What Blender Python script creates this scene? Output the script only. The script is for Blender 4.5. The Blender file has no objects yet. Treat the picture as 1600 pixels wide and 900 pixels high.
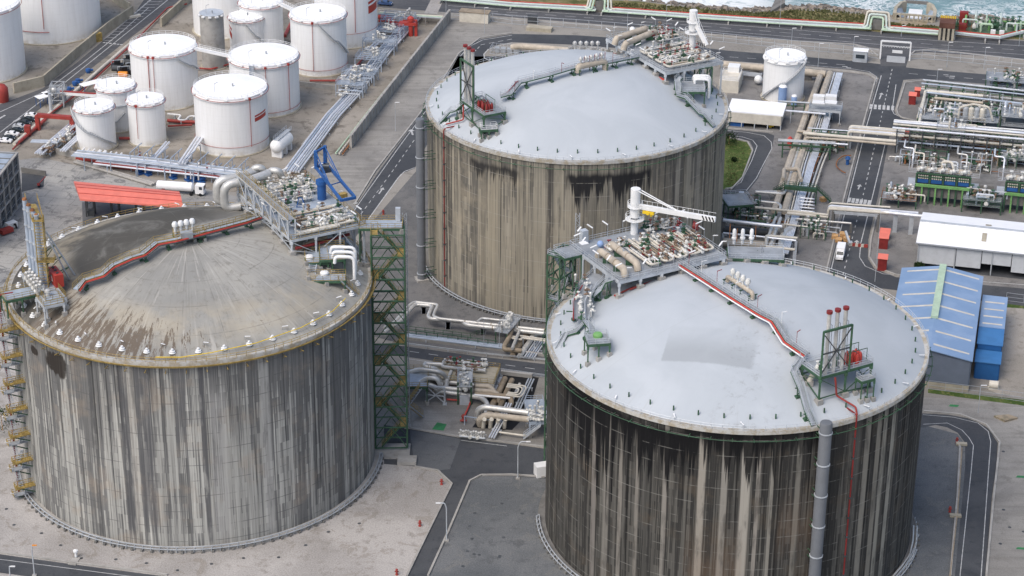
import bpy,math,random
from mathutils import Vector as V,Matrix
rnd = random.Random(11)
pi = math.pi; rad = math.radians; cos = math.cos; sin = math.sin
sc = bpy.context.scene
COL = sc.collection
# ---------------------------------------------------------------- camera
FL,PITCH,ROLL,CH = 3507.8,rad(25.773),rad(0.44),261.44
_F = V((0,cos(PITCH),-sin(PITCH))); _R0 = V((1,0,0)); _U0 = V((0,sin(PITCH),cos(PITCH)))
_R = cos(ROLL)*_R0 + sin(ROLL)*_U0; _U = -sin(ROLL)*_R0 + cos(ROLL)*_U0
CP = V((0,0,CH))
def at(px,py,z=0.0):
    """site point at height z that was surveyed at this spot of the photograph"""
    d = _F*FL + _R*(px-800) - _U*(py-450)
    return CP + d*((z-CH)/d.z)
def scr(p):
    D = V(p)-CP; k = D.dot(_F)
    return 800+FL*D.dot(_R)/k,450-FL*D.dot(_U)/k
def lift(p,py):
    """height above point p that is seen at photo row py"""
    lo,hi = p.z-5,p.z+80
    for _ in range(30):
        m = (lo+hi)/2
        if scr((p.x,p.y,m))[1] > py: lo = m
        else: hi = m
    return lo
cd = bpy.data.cameras.new('camera'); cam = bpy.data.objects.new('camera',cd); COL.objects.link(cam)
cd.sensor_width = 36; cd.lens = FL*36/1600; cd.clip_end = 6000; cd.clip_start = 5
m = Matrix((( _R.x,_U.x,-_F.x,0),(_R.y,_U.y,-_F.y,0),(_R.z,_U.z,-_F.z,CH),(0,0,0,1)))
cam.matrix_world = m; sc.camera = cam
TA,TB,TC = V((-71.5,451,0)),V((16.9,561,0)),V((47.7,424.2,0))
RT,HT = 40.0,45.0
def dz(r): return HT + math.sqrt(max(0,6400-r*r)) - 69.282
def roof(T,px,py,off=0.0):
    z = 50
    for _ in range(25):
        p = at(px,py,z); r = min(40,math.hypot(p.x-T.x,p.y-T.y)); z = .5*z + .5*(dz(r)+off)
    p = at(px,py,z); return p
UE = V((.975,-.222,0)).normalized(); UN = V((-UE.y,UE.x,0))   # grid directions of the site
AE = math.atan2(UE.y,UE.x)
# ---------------------------------------------------------------- mesh builder
ORG = {}
class MB:
    def __init__(s): s.v = []; s.f = []
    def add(s,vs,fs):
        b = len(s.v); s.v += [V(p) for p in vs]; s.f += [tuple(i+b for i in f) for f in fs]; return s
    def box(s,c,sz,a=0,base=True):
        c = V(c); x,y,z = sz[0]/2,sz[1]/2,sz[2]; z0 = 0 if base else -z/2; ca,sa = cos(a),sin(a)
        vs = [c+V((ca*i*x-sa*j*y,sa*i*x+ca*j*y,z0+k*z)) for k in (0,1) for i,j in ((-1,-1),(1,-1),(1,1),(-1,1))]
        return s.add(vs,[(3,2,1,0),(4,5,6,7),(0,1,5,4),(1,2,6,5),(2,3,7,6),(3,0,4,7)])
    def bar(s,p,q,w,h=None):
        p,q = V(p),V(q); d = q-p
        if d.length < 1e-4: return s
        h = h or w; d.normalize()
        u = d.cross(V((0,0,1)))
        if u.length < 1e-3: u = V((UE.x,UE.y,0))
        u.normalize(); n = u.cross(d); u *= w/2; n *= h/2
        vs = [o+a*u+b*n for o in (p,q) for a,b in ((-1,-1),(1,-1),(1,1),(-1,1))]
        return s.add(vs,[(0,1,2,3),(7,6,5,4),(4,5,1,0),(5,6,2,1),(6,7,3,2),(7,4,0,3)])
    def tube(s,pts,r,n=8,bend=0,caps=True):
        pts = [V(p) for p in pts]
        if bend:
            o = [pts[0]]
            for i in range(1,len(pts)-1):
                a,b,c = pts[i-1],pts[i],pts[i+1]
                k = min(bend,(a-b).length*.45,(c-b).length*.45)
                A = b+(a-b).normalized()*k; C_ = b+(c-b).normalized()*k
                for t in (0,.25,.5,.75,1): o.append((1-t)**2*A+2*t*(1-t)*b+t*t*C_)
            o.append(pts[-1]); pts = o
        q = [pts[0]]
        for p in pts[1:]:
            if (p-q[-1]).length > 1e-3: q.append(p)
        pts = q
        if len(pts) < 2: return s
        ds = [(pts[i+1]-pts[i]).normalized() for i in range(len(pts)-1)]
        u = ds[0].cross(V((0,0,1)))
        if u.length < .01: u = ds[0].cross(V((1,0,0)))
        u.normalize(); vs = []
        for i,p in enumerate(pts):
            t = ds[0] if i == 0 else ds[-1] if i == len(pts)-1 else (ds[i-1]+ds[i])
            if t.length < 1e-3: t = ds[i-1]
            t = t.normalized()
            u = (u-t*u.dot(t)).normalized(); w = t.cross(u)
            if 0 < i < len(pts)-1:
                k = 1/max(.5,math.sqrt(max(.05,(1+ds[i-1].dot(ds[i]))/2)))
            else: k = 1
            rr = r[i] if isinstance(r,(list,tuple)) else r
            for j in range(n):
                a = 2*pi*j/n; vs.append(p+(u*cos(a)+w*sin(a))*rr*(k if n > 4 else 1))
        fs = [(i*n+j,i*n+(j+1) % n,(i+1)*n+(j+1) % n,(i+1)*n+j) for i in range(len(pts)-1) for j in range(n)]
        if caps: fs += [tuple(range(n-1,-1,-1)),tuple((len(pts)-1)*n+j for j in range(n))]
        return s.add(vs,fs)
    def cyl(s,p,q,r,r1=None,n=12): return s.tube([p,q],[r,r if r1 is None else r1],n)
    def lathe(s,c,prof,n=24,a0=0,a1=2*pi,cap=False):
        c = V(c); full = abs(a1-a0-2*pi) < 1e-6; m_ = n if full else n+1; vs = []
        for r,z in prof:
            for j in range(m_):
                a = a0+(a1-a0)*j/n; vs.append(c+V((r*cos(a),r*sin(a),z)))
        fs = [(i*m_+j,i*m_+(j+1) % m_,(i+1)*m_+(j+1) % m_,(i+1)*m_+j) for i in range(len(prof)-1) for j in range(n)]
        return s.add(vs,fs)
    def prism(s,pts,z0,z1):
        n = len(pts); pts = [V(p) for p in pts]
        A = sum(pts[i].x*pts[(i+1) % n].y-pts[(i+1) % n].x*pts[i].y for i in range(n))
        if A < 0: pts = pts[::-1]
        vs = [V((p.x,p.y,z0)) for p in pts]+[V((p.x,p.y,z1)) for p in pts]
        return s.add(vs,[tuple(range(n-1,-1,-1)),tuple(range(n,2*n))]+[(i,(i+1) % n,n+(i+1) % n,n+i) for i in range(n)])
    def sheet(s,pts,z=None):
        pts = [V((p.x,p.y,p.z if z is None else z)) for p in map(V,pts)]; n = len(pts)
        A = sum(pts[i].x*pts[(i+1) % n].y-pts[(i+1) % n].x*pts[i].y for i in range(n))
        if A < 0: pts = pts[::-1]
        return s.add(pts,[tuple(range(n))])
    def sph(s,c,r,nu=8,nv=5,sz=1):
        c = V(c); return s.lathe(c,[(max(.01,r*sin(pi*k/nv)),-r*sz*cos(pi*k/nv)) for k in range(nv+1)],nu)
    def rail(s,pts,h=1.15,step=2.2,w=.07,close=False,kick=.15):
        pts = [V(p) for p in pts]
        if close: pts = pts+[pts[0]]
        up = V((0,0,1))
        for a,b in zip(pts,pts[1:]):
            L = (b-a).length
            if L < .1: continue
            for k in (1,.55): s.bar(a+up*h*k,b+up*h*k,w)
            if kick: s.bar(a+up*kick*.5,b+up*kick*.5,.03,kick)
            for i in range(max(1,round(L/step))):
                p = a+(b-a)*(i/max(1,round(L/step))); s.bar(p,p+up*h,w)
        s.bar(pts[-1],pts[-1]+up*h,w); return s
    def stair(s,p,q,w=1.0,tr=.3,n=None):
        """flight from p (low) to q (high): stringers and treads"""
        p,q = V(p),V(q); d = V((q.x-p.x,q.y-p.y,0)); u = V((-d.y,d.x,0)).normalized()*w/2
        for sg in (-1,1): s.bar(p+u*sg,q+u*sg,.08,.3)
        n = n or max(2,int(abs(q.z-p.z)/.28)); dd = d.normalized()
        for i in range(n):
            c = p+(q-p)*((i+.5)/n); s.bar(c-u,c+u,.26,.05)
        return s
    def strip(s,A,B,z=None):
        A = [V(a) for a in A]; B = [V(b) for b in B]
        if z is not None: A = [V((a.x,a.y,z)) for a in A]; B = [V((a.x,a.y,z)) for a in B]
        n = len(A); return s.add(A+B,[(i,i+1,n+i+1,n+i) for i in range(n-1)])
    def build(s,name,mat,parent=None,label=None,cat=None,group=None,kind=None,smooth=False,org=None):
        if parent is not None: org = ORG[parent.name]
        elif org is None:
            xs = [p.x for p in s.v]; ys = [p.y for p in s.v]; zs = [p.z for p in s.v]
            org = V(((min(xs)+max(xs))/2,(min(ys)+max(ys))/2,min(zs)))
        else: org = V(org)
        me = bpy.data.meshes.new(name); me.from_pydata([tuple(p-org) for p in s.v],[],s.f); me.update()
        me.materials.append(mat if not isinstance(mat,str) else MT[mat])
        if smooth:
            for p in me.polygons: p.use_smooth = True
            me.set_sharp_from_angle(angle=rad(38))
        o = bpy.data.objects.new(name,me); COL.objects.link(o); ORG[o.name] = org
        if parent is not None: o.parent = parent
        else: o.location = org
        tag(o,label,cat,group,kind); return o
def tag(o,label=None,cat=None,group=None,kind=None):
    if label: o['label'] = label
    if cat: o['category'] = cat
    if group: o['group'] = group
    if kind: o['kind'] = kind
    return o
def thing(name,label,cat,loc=(0,0,0),group=None,kind=None):
    o = bpy.data.objects.new(name,None); COL.objects.link(o); o.location = loc; ORG[o.name] = V(loc)
    o.empty_display_size = .5
    return tag(o,label,cat,group,kind)
def dup(o,loc=None,rz=None,label=None,parent=None,scale=None):
    c = o.copy(); COL.objects.link(c)
    if parent is not None: c.parent = parent
    if loc is not None: c.location = loc
    if rz is not None: c.rotation_euler = (0,0,rz)
    if scale is not None: c.scale = scale
    if label: c['label'] = label
    for ch in list(o.children): dup(ch,parent=c)
    return c
# ---------------------------------------------------------------- materials
MT = {}
def lin(c): return tuple(c)+(1,)
class NT:
    def __init__(s,name):
        s.m = bpy.data.materials.new(name); s.m.use_nodes = True; s.t = s.m.node_tree; s.n = s.t.nodes
        s.bs = s.n['Principled BSDF']
    def new(s,typ,ins=None,**kw):
        x = s.n.new('ShaderNode'+typ)
        for k,v in kw.items(): setattr(x,k,v)
        for k,v in (ins or {}).items(): s.set(x.inputs[k],v)
        return x
    def set(s,inp,v):
        if isinstance(v,bpy.types.NodeSocket): s.t.links.new(v,inp)
        elif isinstance(v,bpy.types.Node): s.t.links.new(v.outputs[0],inp)
        else: inp.default_value = v
    def math(s,op,a,b=0.0,c=0.0,clamp=False):
        x = s.new('Math',{0: a,1: b,2: c},operation=op,use_clamp=clamp); return x.outputs[0]
    def mix(s,f,a,b,mode='MIX'):
        x = s.new('MixRGB',{'Fac': f,'Color1': a if not isinstance(a,tuple) else lin(a[:3]),'Color2': b if not isinstance(b,tuple) else lin(b[:3])},blend_type=mode)
        return x.outputs[0]
    def ss(s,v,a,b,c=0.0,d=1.0):
        x = s.new('MapRange',{'Value': v,'From Min': a,'From Max': b,'To Min': c,'To Max': d},interpolation_type='SMOOTHSTEP'); return x.outputs[0]
    def noise(s,vec,scale,detail=4,rough=.55,dist=0):
        x = s.new('TexNoise',{'Vector': vec,'Scale': scale,'Detail': detail,'Roughness': rough,'Distortion': dist}); return x.outputs[0]
    def pos(s): return s.new('NewGeometry').outputs['Position']
    def vec(s,x,y,z=0.0): return s.new('CombineXYZ',{0: x,1: y,2: z}).outputs[0]
    def done(s,col,rough=.8,metal=0.0,spec=.3,bump=None,bs=.3,bd=.05):
        s.set(s.bs.inputs['Base Color'],col if not isinstance(col,tuple) else lin(col[:3])); s.set(s.bs.inputs['Roughness'],rough)
        s.set(s.bs.inputs['Metallic'],metal); s.bs.inputs['Specular IOR Level'].default_value = spec
        if bump is not None:
            b = s.new('Bump',{'Height': bump,'Strength': bs,'Distance': bd}); s.set(s.bs.inputs['Normal'],b.outputs[0])
        MT[s.m.name] = s.m; return s.m
def mt(name,col,rough=.6,metal=0.0,var=.18,scale=.4,dirt=0.0,dcol=(.1,.085,.065),spec=.35):
    t = NT(name); P = t.pos()
    n1 = t.noise(P,scale,5,.6); f = t.ss(n1,.3,.7,1-var,1+var)
    c = t.mix(1.0,lin(col),t.new('CombineColor',{0: f,1: f,2: f}).outputs[0],'MULTIPLY')
    if dirt:
        n2 = t.noise(P,scale*2.3+.13,6,.7); c = t.mix(t.ss(n2,.5,.72,0,dirt),c,lin(dcol))
    return t.done(c,rough,metal,spec)
mt('white_paint',(.78,.78,.77),.5,var=.05,dirt=.12,dcol=(.45,.42,.36))
mt('white_roof',(.86,.86,.86),.6,var=.03)
mt('grey_steel',(.36,.38,.40),.5,var=.12,dirt=.15)
mt('light_steel',(.50,.53,.56),.45,.2,var=.12,dirt=.12)
mt('pale_blue_steel',(.42,.48,.56),.42,.2,var=.12)
mt('dark_steel',(.06,.065,.07),.6,var=.25)
mt('green_steel',(.045,.105,.06),.55,var=.25,dirt=.35,dcol=(.11,.08,.04),scale=.7)
mt('bright_green',(.17,.36,.12),.55,var=.15,dirt=.2)
mt('mint_pipe',(.42,.54,.40),.5,var=.1,dirt=.15)
mt('yellow_rail',(.33,.235,.075),.65,var=.3,dirt=.45,dcol=(.16,.10,.05),scale=.8)
mt('yellow_bright',(.75,.52,.03),.5,var=.12)
mt('rust',(.26,.11,.045),.85,var=.35,dirt=.3,scale=.8)
mt('red_pipe',(.33,.05,.04),.5,var=.18,dirt=.2)
mt('red_bright',(.48,.06,.045),.45,var=.1)
mt('red_dark',(.22,.028,.026),.5,var=.2)
mt('salmon_roof',(.72,.19,.14),.55,var=.08,dirt=.12,dcol=(.85,.32,.26))
mt('blue_paint',(.025,.10,.30),.45,var=.15,dirt=.15)
mt('cyl_blue',(.25,.36,.58),.4,var=.08)
mt('beige_pipe',(.46,.40,.32),.55,var=.16,dirt=.3,dcol=(.24,.19,.14))
mt('cream_pipe',(.60,.56,.48),.5,var=.1,dirt=.2,dcol=(.3,.25,.18))
mt('silver_pipe',(.60,.59,.56),.38,.35,var=.12,dirt=.3,dcol=(.25,.22,.18))
mt('brown_pipe',(.30,.24,.17),.6,var=.2,dirt=.3)
mt('silver_bright',(.74,.76,.80),.3,.35,var=.1)
mt('grating',(.30,.32,.34),.6,.1,var=.15,dirt=.1)
mt('bluish_deck',(.33,.38,.44),.6,var=.12,dirt=.2)
mt('concrete',(.36,.345,.32),.9,var=.16,dirt=.4,dcol=(.16,.145,.12),scale=.25)
mt('concrete_warm',(.40,.36,.28),.9,var=.16,dirt=.4,dcol=(.2,.17,.12),scale=.25)
mt('concrete_dark',(.17,.165,.155),.9,var=.2,dirt=.4,scale=.3)
mt('black',(.012,.012,.014),.5,var=.1)
mt('glass',(.035,.045,.055),.15,var=.3,scale=.3,spec=.6)
mt('chrome_dark',(.10,.11,.12),.4,.5,var=.2)
mt('valve_white',(.66,.65,.61),.5,var=.2,scale=2)
mt('valve_brown',(.20,.14,.10),.6,var=.3,scale=2)
mt('paint_line',(.46,.46,.45),.7,var=.25,dirt=.3,dcol=(.2,.2,.2),scale=.9)
mt('block_brown',(.12,.055,.04),.85,var=.3)
mt('marking_green',(.04,.20,.075),.7,var=.2)
mt('orange',(.70,.25,.03),.5,var=.1)
mt('logo_red',(.42,.05,.035),.5,var=.06)
# ---------------------------------------------------------------- ground materials
def gmat(name,c1,c2,c3=None,scale=.04,sp=.0,spc=(.1,.1,.1),rough=.92,fine=.18,streak=None,cracks=0.0):
    t = NT(name); P = t.pos()
    n1 = t.noise(P,scale,6,.62,.4); n2 = t.noise(P,scale*7,6,.65); n3 = t.noise(P,3.2,3,.7)
    c = t.mix(t.ss(n1,.38,.62),lin(c1),lin(c2))
    if c3: c = t.mix(t.ss(n2,.52,.68,0,.7),c,lin(c3))
    if streak:
        s_ = t.new('Mapping',{'Vector': P,'Rotation': (0,0,streak),'Scale': (.03,.6,1)}).outputs[0]
        c = t.mix(t.ss(t.noise(s_,1,5,.6),.45,.68,0,.45),c,lin(spc))
    if sp:
        n4 = t.noise(P,scale*3.1,7,.75,1.2); c = t.mix(t.ss(n4,.54,.60,0,sp),c,lin(spc))
    if cracks:
        mp = t.new('Mapping',{'Vector': P,'Rotation': (0,0,-AE)}).outputs[0]
        br = t.new('TexBrick',{'Vector': mp,'Scale': 1.0,'Mortar Size': .012*10,'Brick Width': 6.5,'Row Height': 5.0,'Color1': lin((1,1,1)),'Color2': lin((.86,.86,.86)),'Mortar': lin((.45,.45,.45))})
        c = t.mix(cracks,c,br.outputs[0],'MULTIPLY')
    f = t.ss(n3,.2,.8,1-fine,1+fine)
    c = t.mix(1.0,c,t.new('CombineColor',{0: f,1: f,2: f}).outputs[0],'MULTIPLY')
    return t.done(c,rough,0,.2,n3,.25,.06)
gmat('g_base',(.24,.225,.20),(.30,.28,.25),(.19,.175,.155),.03,.35,(.13,.12,.10))
gmat('g_yard',(.23,.22,.205),(.31,.295,.27),(.18,.17,.155),.035,.25,(.17,.16,.145),streak=rad(62))
gmat('g_farm',(.25,.225,.19),(.33,.30,.26),(.17,.15,.125),.04,.6,(.12,.105,.085))
gmat('g_slabs',(.28,.275,.265),(.38,.365,.335),(.18,.18,.18),.04,.75,(.13,.13,.13),cracks=.5)
gmat('g_padA',(.32,.30,.28),(.42,.395,.37),(.25,.23,.205),.045,.45,(.22,.19,.155),fine=.28)
gmat('g_padC',(.115,.122,.128),(.16,.165,.168),(.09,.095,.10),.045,.35,(.19,.185,.17),fine=.3)
gmat('g_gravelB',(.13,.13,.13),(.175,.17,.165),(.10,.10,.10),.05,.3,(.08,.08,.08),fine=.25)
gmat('g_proc',(.17,.165,.16),(.23,.22,.21),(.13,.13,.125),.05,.5,(.11,.105,.10),fine=.2)
gmat('g_verge',(.28,.255,.22),(.36,.33,.29),(.20,.18,.15),.05,.3,(.16,.15,.11))
gmat('g_asph',(.058,.062,.069),(.082,.086,.092),(.046,.050,.056),.05,.25,(.085,.085,.085),rough=.8,fine=.15)
gmat('g_asph_w',(.075,.078,.085),(.10,.10,.105),(.062,.062,.066),.05,.35,(.13,.13,.13),rough=.85,fine=.15,streak=AE)
gmat('g_asph_mid',(.10,.105,.112),(.13,.135,.14),(.085,.088,.095),.05,.35,(.15,.15,.15),rough=.85)
gmat('g_soil',(.30,.24,.17),(.36,.30,.22),(.18,.16,.12),.05,.4,(.12,.13,.06))
t = NT('grass_mat'); P = t.pos()
c = t.mix(t.ss(t.noise(P,.16,6,.7),.38,.62),lin((.05,.085,.022)),lin((.095,.13,.04)))
c = t.mix(t.ss(t.noise(P,.6,5,.7),.5,.65,0,.7),c,lin((.20,.19,.075)))
t.done(c,.95,0,.1)
t = NT('scrub_mat'); P = t.pos()
c = t.mix(t.ss(t.noise(P,.12,6,.7),.40,.60),lin((.085,.095,.035)),lin((.21,.18,.09)))
c = t.mix(t.ss(t.noise(P,.35,5,.75),.52,.62,0,.85),c,lin((.27,.21,.13)))
t.done(c,.95,0,.1)
t = NT('sea_mat'); P = t.pos()
w = t.noise(P,.045,7,.68,1.6); w2 = t.noise(P,.13,6,.7,2.2)
deep = t.mix(t.ss(t.noise(P,.015,3),.4,.6),lin((.10,.19,.20)),lin((.15,.25,.25)))
deep = t.mix(t.ss(w,.42,.62,0,.6),deep,lin((.24,.35,.35)))
fo = t.math('SUBTRACT',1.0,t.math('MULTIPLY',t.math('ABSOLUTE',t.math('SUBTRACT',w2,.5)),13.0),clamp=True)
fo = t.math('MULTIPLY',fo,t.ss(t.noise(P,.035,5,.6),.40,.60),clamp=True)
# surf thickens towards the shore
sy = t.new('SeparateXYZ',{0: P})
dist = t.math('ADD',t.math('MULTIPLY',sy.outputs[0],.215),sy.outputs[1])
near = t.ss(dist,826,797)
surf = t.math('MULTIPLY',near,t.ss(t.noise(P,.11,7,.75,.8),.36,.52))
west = t.math('MULTIPLY',t.ss(sy.outputs[0],112,84),t.ss(t.noise(P,.07,7,.7,1.5),.30,.50))
fo = t.math('MAXIMUM',t.math('MAXIMUM',fo,surf),west,clamp=True)
c = t.mix(fo,deep,lin((.78,.80,.79)))
t.done(c,t.ss(fo,0,1,.25,.7),0,.5,t.noise(P,.35,6,.7),.5,.4)
# ---------------------------------------------------------------- ground
def gp(name,pts,z,mat,world=False,kind='structure',label=None):
    P_ = [V(p) if world else at(*p) for p in pts]
    o = MB().sheet(P_,z).build(name,mat,kind=kind)
    if label: o['label'] = label
    return o
# coast line: the land sheet ends at the top of the rocky slope
shore_px = [(1040,6),(1100,12),(1160,17),(1200,16),(1240,12),(1290,12),(1340,17),(1380,26),(1420,27),(1460,31),(1500,28),(1550,28),(1600,38),(1660,52)]
shore = [at(*p) for p in shore_px]
shore = [V((-1500,1120,0)),V((-260,850,0)),V((0,800,0))]+shore+[V((420,690,0)),V((1500,420,0))]
gp('ground',[V((-1500,-400,0)),V((1500,-400,0))]+shore[::-1],0,'g_base',True)
sb = MB(); out = []
for i,p in enumerate(shore): out.append(p+V((.215,.97,0))*(16+5*sin(i*2.3)))
SEA = -6.0
sub = lambda L: [L[i]+(L[i+1]-L[i])*k/6 for i in range(len(L)-1) for k in range(6)]+[L[-1]]
A_,B_ = sub(shore),sub(out)
rows = []
for k in range(6):
    f = k/5; rows.append([V((a.x*(1-f)+b.x*f+rnd.uniform(-.6,.6)*(k > 0),a.y*(1-f)+b.y*f+rnd.uniform(-.6,.6)*(k > 0),(SEA-1.5)*f+(rnd.uniform(-.5,.7) if 0 < k else 0))) for a,b in zip(A_,B_)])
for r0,r1 in zip(rows,rows[1:]): sb.strip(r0,r1)
sb.build('shore_slope','g_verge',kind='structure')
MB().sheet([V((-3000,300,0)),V((3000,300,0)),V((3000,4000,0)),V((-3000,4000,0))],SEA).build('sea','sea_mat',kind='structure')
# areas of different paving
YZ=.006
gp('yard',[(705,28),(800,42),(800,58),(752,63),(722,83),(700,120),(650,190),(622,228),(555,322),(545,352),(380,420),(430,300),(560,215)],.010,'g_yard')
gp('tank_farm_ground',[(300,-25),(1,190),(-60,250),(60,262),(120,268),(330,300),(440,300),(560,215),(700,30),(600,15),(560,-25)],.004,'g_farm')
gp('tank_farm_ground',[(-120,-25),(205,-25),(212,18),(180,48),(68,130),(-60,150),(-160,200)],.004,'g_farm')
gp('concrete_lot',[(-60,262),(60,246),(120,258),(330,297),(420,320),(430,420),(200,520),(-60,470)],.008,'g_slabs')
gp('gravel_yard',[(577,352),(655,262),(700,200),(900,110),(1133,190),(1136,300),(1150,420),(860,561),(632,538),(560,520),(540,430)],.007,'g_gravelB')
gp('process_ground',[(1140,90),(1260,106),(1350,116),(1372,124),(1352,196),(1322,310),(1295,430),(1240,440),(1130,470),(1130,300),(1133,200)],.009,'g_proc')
gp('process_ground',[(1400,180),(1412,128),(1440,122),(1600,136),(1760,160),(1760,470),(1420,440),(1355,405),(1372,307),(1385,230)],.008,'g_proc')
gp('pale_pad',[(-90,470),(120,560),(560,560),(588,690),(640,700),(648,729),(684,735),(705,757),(664,840),(634,902),(540,1100),(-300,1100)],.004,'g_padA')
gp('pale_pad',[(640,606),(850,640),(852,700),(792,692),(712,683),(645,671)],.004,'g_yard')
gp('dark_pad',[(850,748),(800,744),(752,744),(733,753),(700,830),(668,902),(575,1100),(1470,1100),(1492,900),(1507,750),(1512,700),(1496,678),(1450,666),(1300,600),(1000,560),(856,560)],.006,'g_padC')
gp('concrete_strip',[(1441,620),(1600,632),(1760,650),(1760,1100),(1531,1100),(1552,775),(1562,695),(1540,664),(1500,648),(1441,643),(1360,640)],.008,'g_yard')
gp('storage_yard',[(1565,480),(1760,490),(1760,640),(1560,616),(1530,600)],.006,'g_verge')
gp('grass',[(1130,212),(1150,217),(1168,222),(1176,240),(1165,272),(1150,290),(1130,296)],.012,'grass_mat')
gp('grass_strip',[(1567,470),(1760,484),(1760,492),(1567,480)],.010,'grass_mat')
gp('grass_strip',[(1450,607),(1600,625),(1760,640),(1760,648),(1600,634),(1450,614)],.012,'grass_mat')
gp('coast_verge',[(700,3),(800,-6),(1000,2),(1060,10),(1180,21),(1240,15),(1340,22),(1390,34),(1480,42),(1600,60),(1600,62),(1400,52),(1200,36),(1000,22),(800,9),(700,5)],.006,'scrub_mat')
# roads
def road(name,L,Rr,z,mat='g_asph'):
    return MB().strip([at(*p) for p in L],[at(*p) for p in Rr],z).build(name,mat,kind='structure')
road('coast_road',[(480,-14),(700,2),(800,11),(1000,23),(1200,37),(1400,52),(1600,64),(1760,72)],[(480,-2),(590,11),(800,27),(1000,43),(1200,60),(1400,78),(1600,92),(1760,108)],.012,'g_asph_w')
gp('road_junction',[(1350,72),(1374,76),(1376,104),(1415,106),(1422,84),(1450,80),(1440,68),(1350,66)],.014,'g_asph_w')
inner = [(770,95),(757,92),(755,84),(762,77),(778,70),(800,66),(900,70),(1000,78),(1135,95),(1260,103),(1330,109),(1360,114),(1372,122)]
outer = [(690,135),(705,108),(716,88),(731,72),(752,61),(800,53),(900,55),(1000,62),(1135,79),(1260,89),(1330,95),(1374,100),(1395,103)]
road('inner_road',outer,inner,.012)
road('inner_road',[(1395,103),(1440,108),(1600,121),(1760,138)],[(1395,126),(1440,123),(1600,136),(1760,154)],.012)
road('west_road',[(716,88),(700,118),(650,189),(622,226),(589,272),(556,322),(530,362),(480,430),(400,540)],[(790,88),(760,130),(690,190),(662,235),(648,263),(626,272),(572,346),(530,410),(450,540)],.012)
road('north_south_road',[(1372,103),(1374,118),(1351,197),(1322,312),(1293,432),(1286,460)],[(1416,103),(1411,127),(1397,175),(1372,307),(1357,374),(1356,404),(1372,424),(1400,432)][:6]+[(1362,470)],.016)
gp('road_corner',[(1357,380),(1356,404),(1366,420),(1400,433),(1600,451),(1760,462),(1760,490),(1600,478),(1290,440),(1290,425)],.017,'g_asph')
gp('road_corner',[(1397,172),(1400,180),(1412,186),(1440,190),(1440,196),(1402,198),(1390,205)],.018,'g_asph')
road('loop_road',[(1100,196),(1137,202),(1170,205),(1200,208),(1210,212),(1206,232),(1192,262),(1184,280),(1168,300),(1100,306)],[(1100,206),(1137,214),(1156,216),(1172,221),(1177,232),(1172,252),(1163,276),(1152,290),(1137,296),(1100,298)],.014)
road('cross_road',[(560,534),(632,541),(757,558),(860,570),(1000,590)],[(560,552),(632,557),(757,576),(860,590),(1000,608)],.012)
gp('service_road',[(600,664),(645,671),(712,683),(792,693),(850,701),(900,706),(900,752),(850,748),(800,744),(752,744),(733,753),(715,795),(700,830),(668,902),(575,1100),(540,1100),(634,902),(664,840),(705,757),(684,735),(648,729),(600,725)],.012,'g_asph')
gp('road_patch',[(640,671),(720,686),(703,733),(684,735),(648,729)],.016,'g_asph_mid')
road('front_road',[(-60,858),(0,866),(100,880),(260,901),(500,935)],[(-60,888),(0,895),(100,908),(260,925),(500,960)],.016)
road('east_road',[(1380,640),(1442,646),(1482,648),(1520,655),(1545,670),(1559,692),(1557,730),(1550,775),(1540,900),(1530,1100)],[(1380,660),(1442,668),(1462,664),(1480,668),(1496,676),(1508,692),(1508,730),(1504,775),(1492,900),(1475,1100)],.016)
road('farm_road',[(-80,215),(0,163),(67,138),(120,98),(175,52),(212,18),(226,-2),(236,-20)],[(-80,262),(0,222),(50,180),(125,121),(200,62),(275,5),(288,-8),(300,-20)],.012,'g_asph_w')
gp('east_road',[(1590,640),(1600,600),(1800,600),(1800,960),(1588,960)],.014,'g_asph') if False else None
# painted lines
def line(pts,w,z=.024,dash=None,mb=None):
    mb = mb or MB(); P_ = [at(*p) for p in pts]
    if dash:
        on,off = dash; Q = []; 
        for a,b in zip(P_,P_[1:]):
            n = max(1,int((b-a).length/.5)); Q += [a+(b-a)*i/n for i in range(n)]
        Q.append(P_[-1]); acc = 0; seg = []
        for a,b in zip(Q,Q[1:]):
            if acc % (on+off) < on: seg.append((a,b))
            acc += (b-a).length
        for a,b in seg:
            u = (b-a).cross(V((0,0,1))).normalized()*w/2; mb.add([V((p.x,p.y,z)) for p in (a-u,a+u,b+u,b-u)],[(0,1,2,3)])
    else:
        A,B = [],[]
        for i,p in enumerate(P_):
            d = (P_[min(i+1,len(P_)-1)]-P_[max(i-1,0)]); u = d.cross(V((0,0,1))).normalized()*w/2; A.append(p-u); B.append(p+u)
        mb.strip(A,B,z)
    return mb
L = MB()
line([(1377,118),(1354,197),(1325,312),(1299,420)],.25,mb=L); line([(1400,132),(1394,172),(1397,178),(1410,184),(1434,190)],.25,mb=L)
line([(1394,108),(1374,197),(1347,312),(1317,430)],.25,dash=(1.8,2.2),mb=L); line([(1383,225),(1362,312),(1345,380),(1343,402),(1352,416),(1380,428),(1600,445)],.25,mb=L)
for i in range(6):
    a = at(1361+i*6.8,163+.5*i); b = at(1360.5+i*6.8,170+.5*i); u = UE*.45
    L.add([V((p.x,p.y,.026)) for p in (a-u,a+u,b+u,b-u)],[(0,1,2,3)])
    a = at(1328+i*6.2,309+.8*i); b = at(1326+i*6.2,316+.8*i)
    L.add([V((p.x,p.y,.026)) for p in (a-u,a+u,b+u,b-u)],[(0,1,2,3)])
line([(1260,101.5),(1330,107.5),(1358,112),(1370,120),(1369,128)],.22,mb=L)
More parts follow.
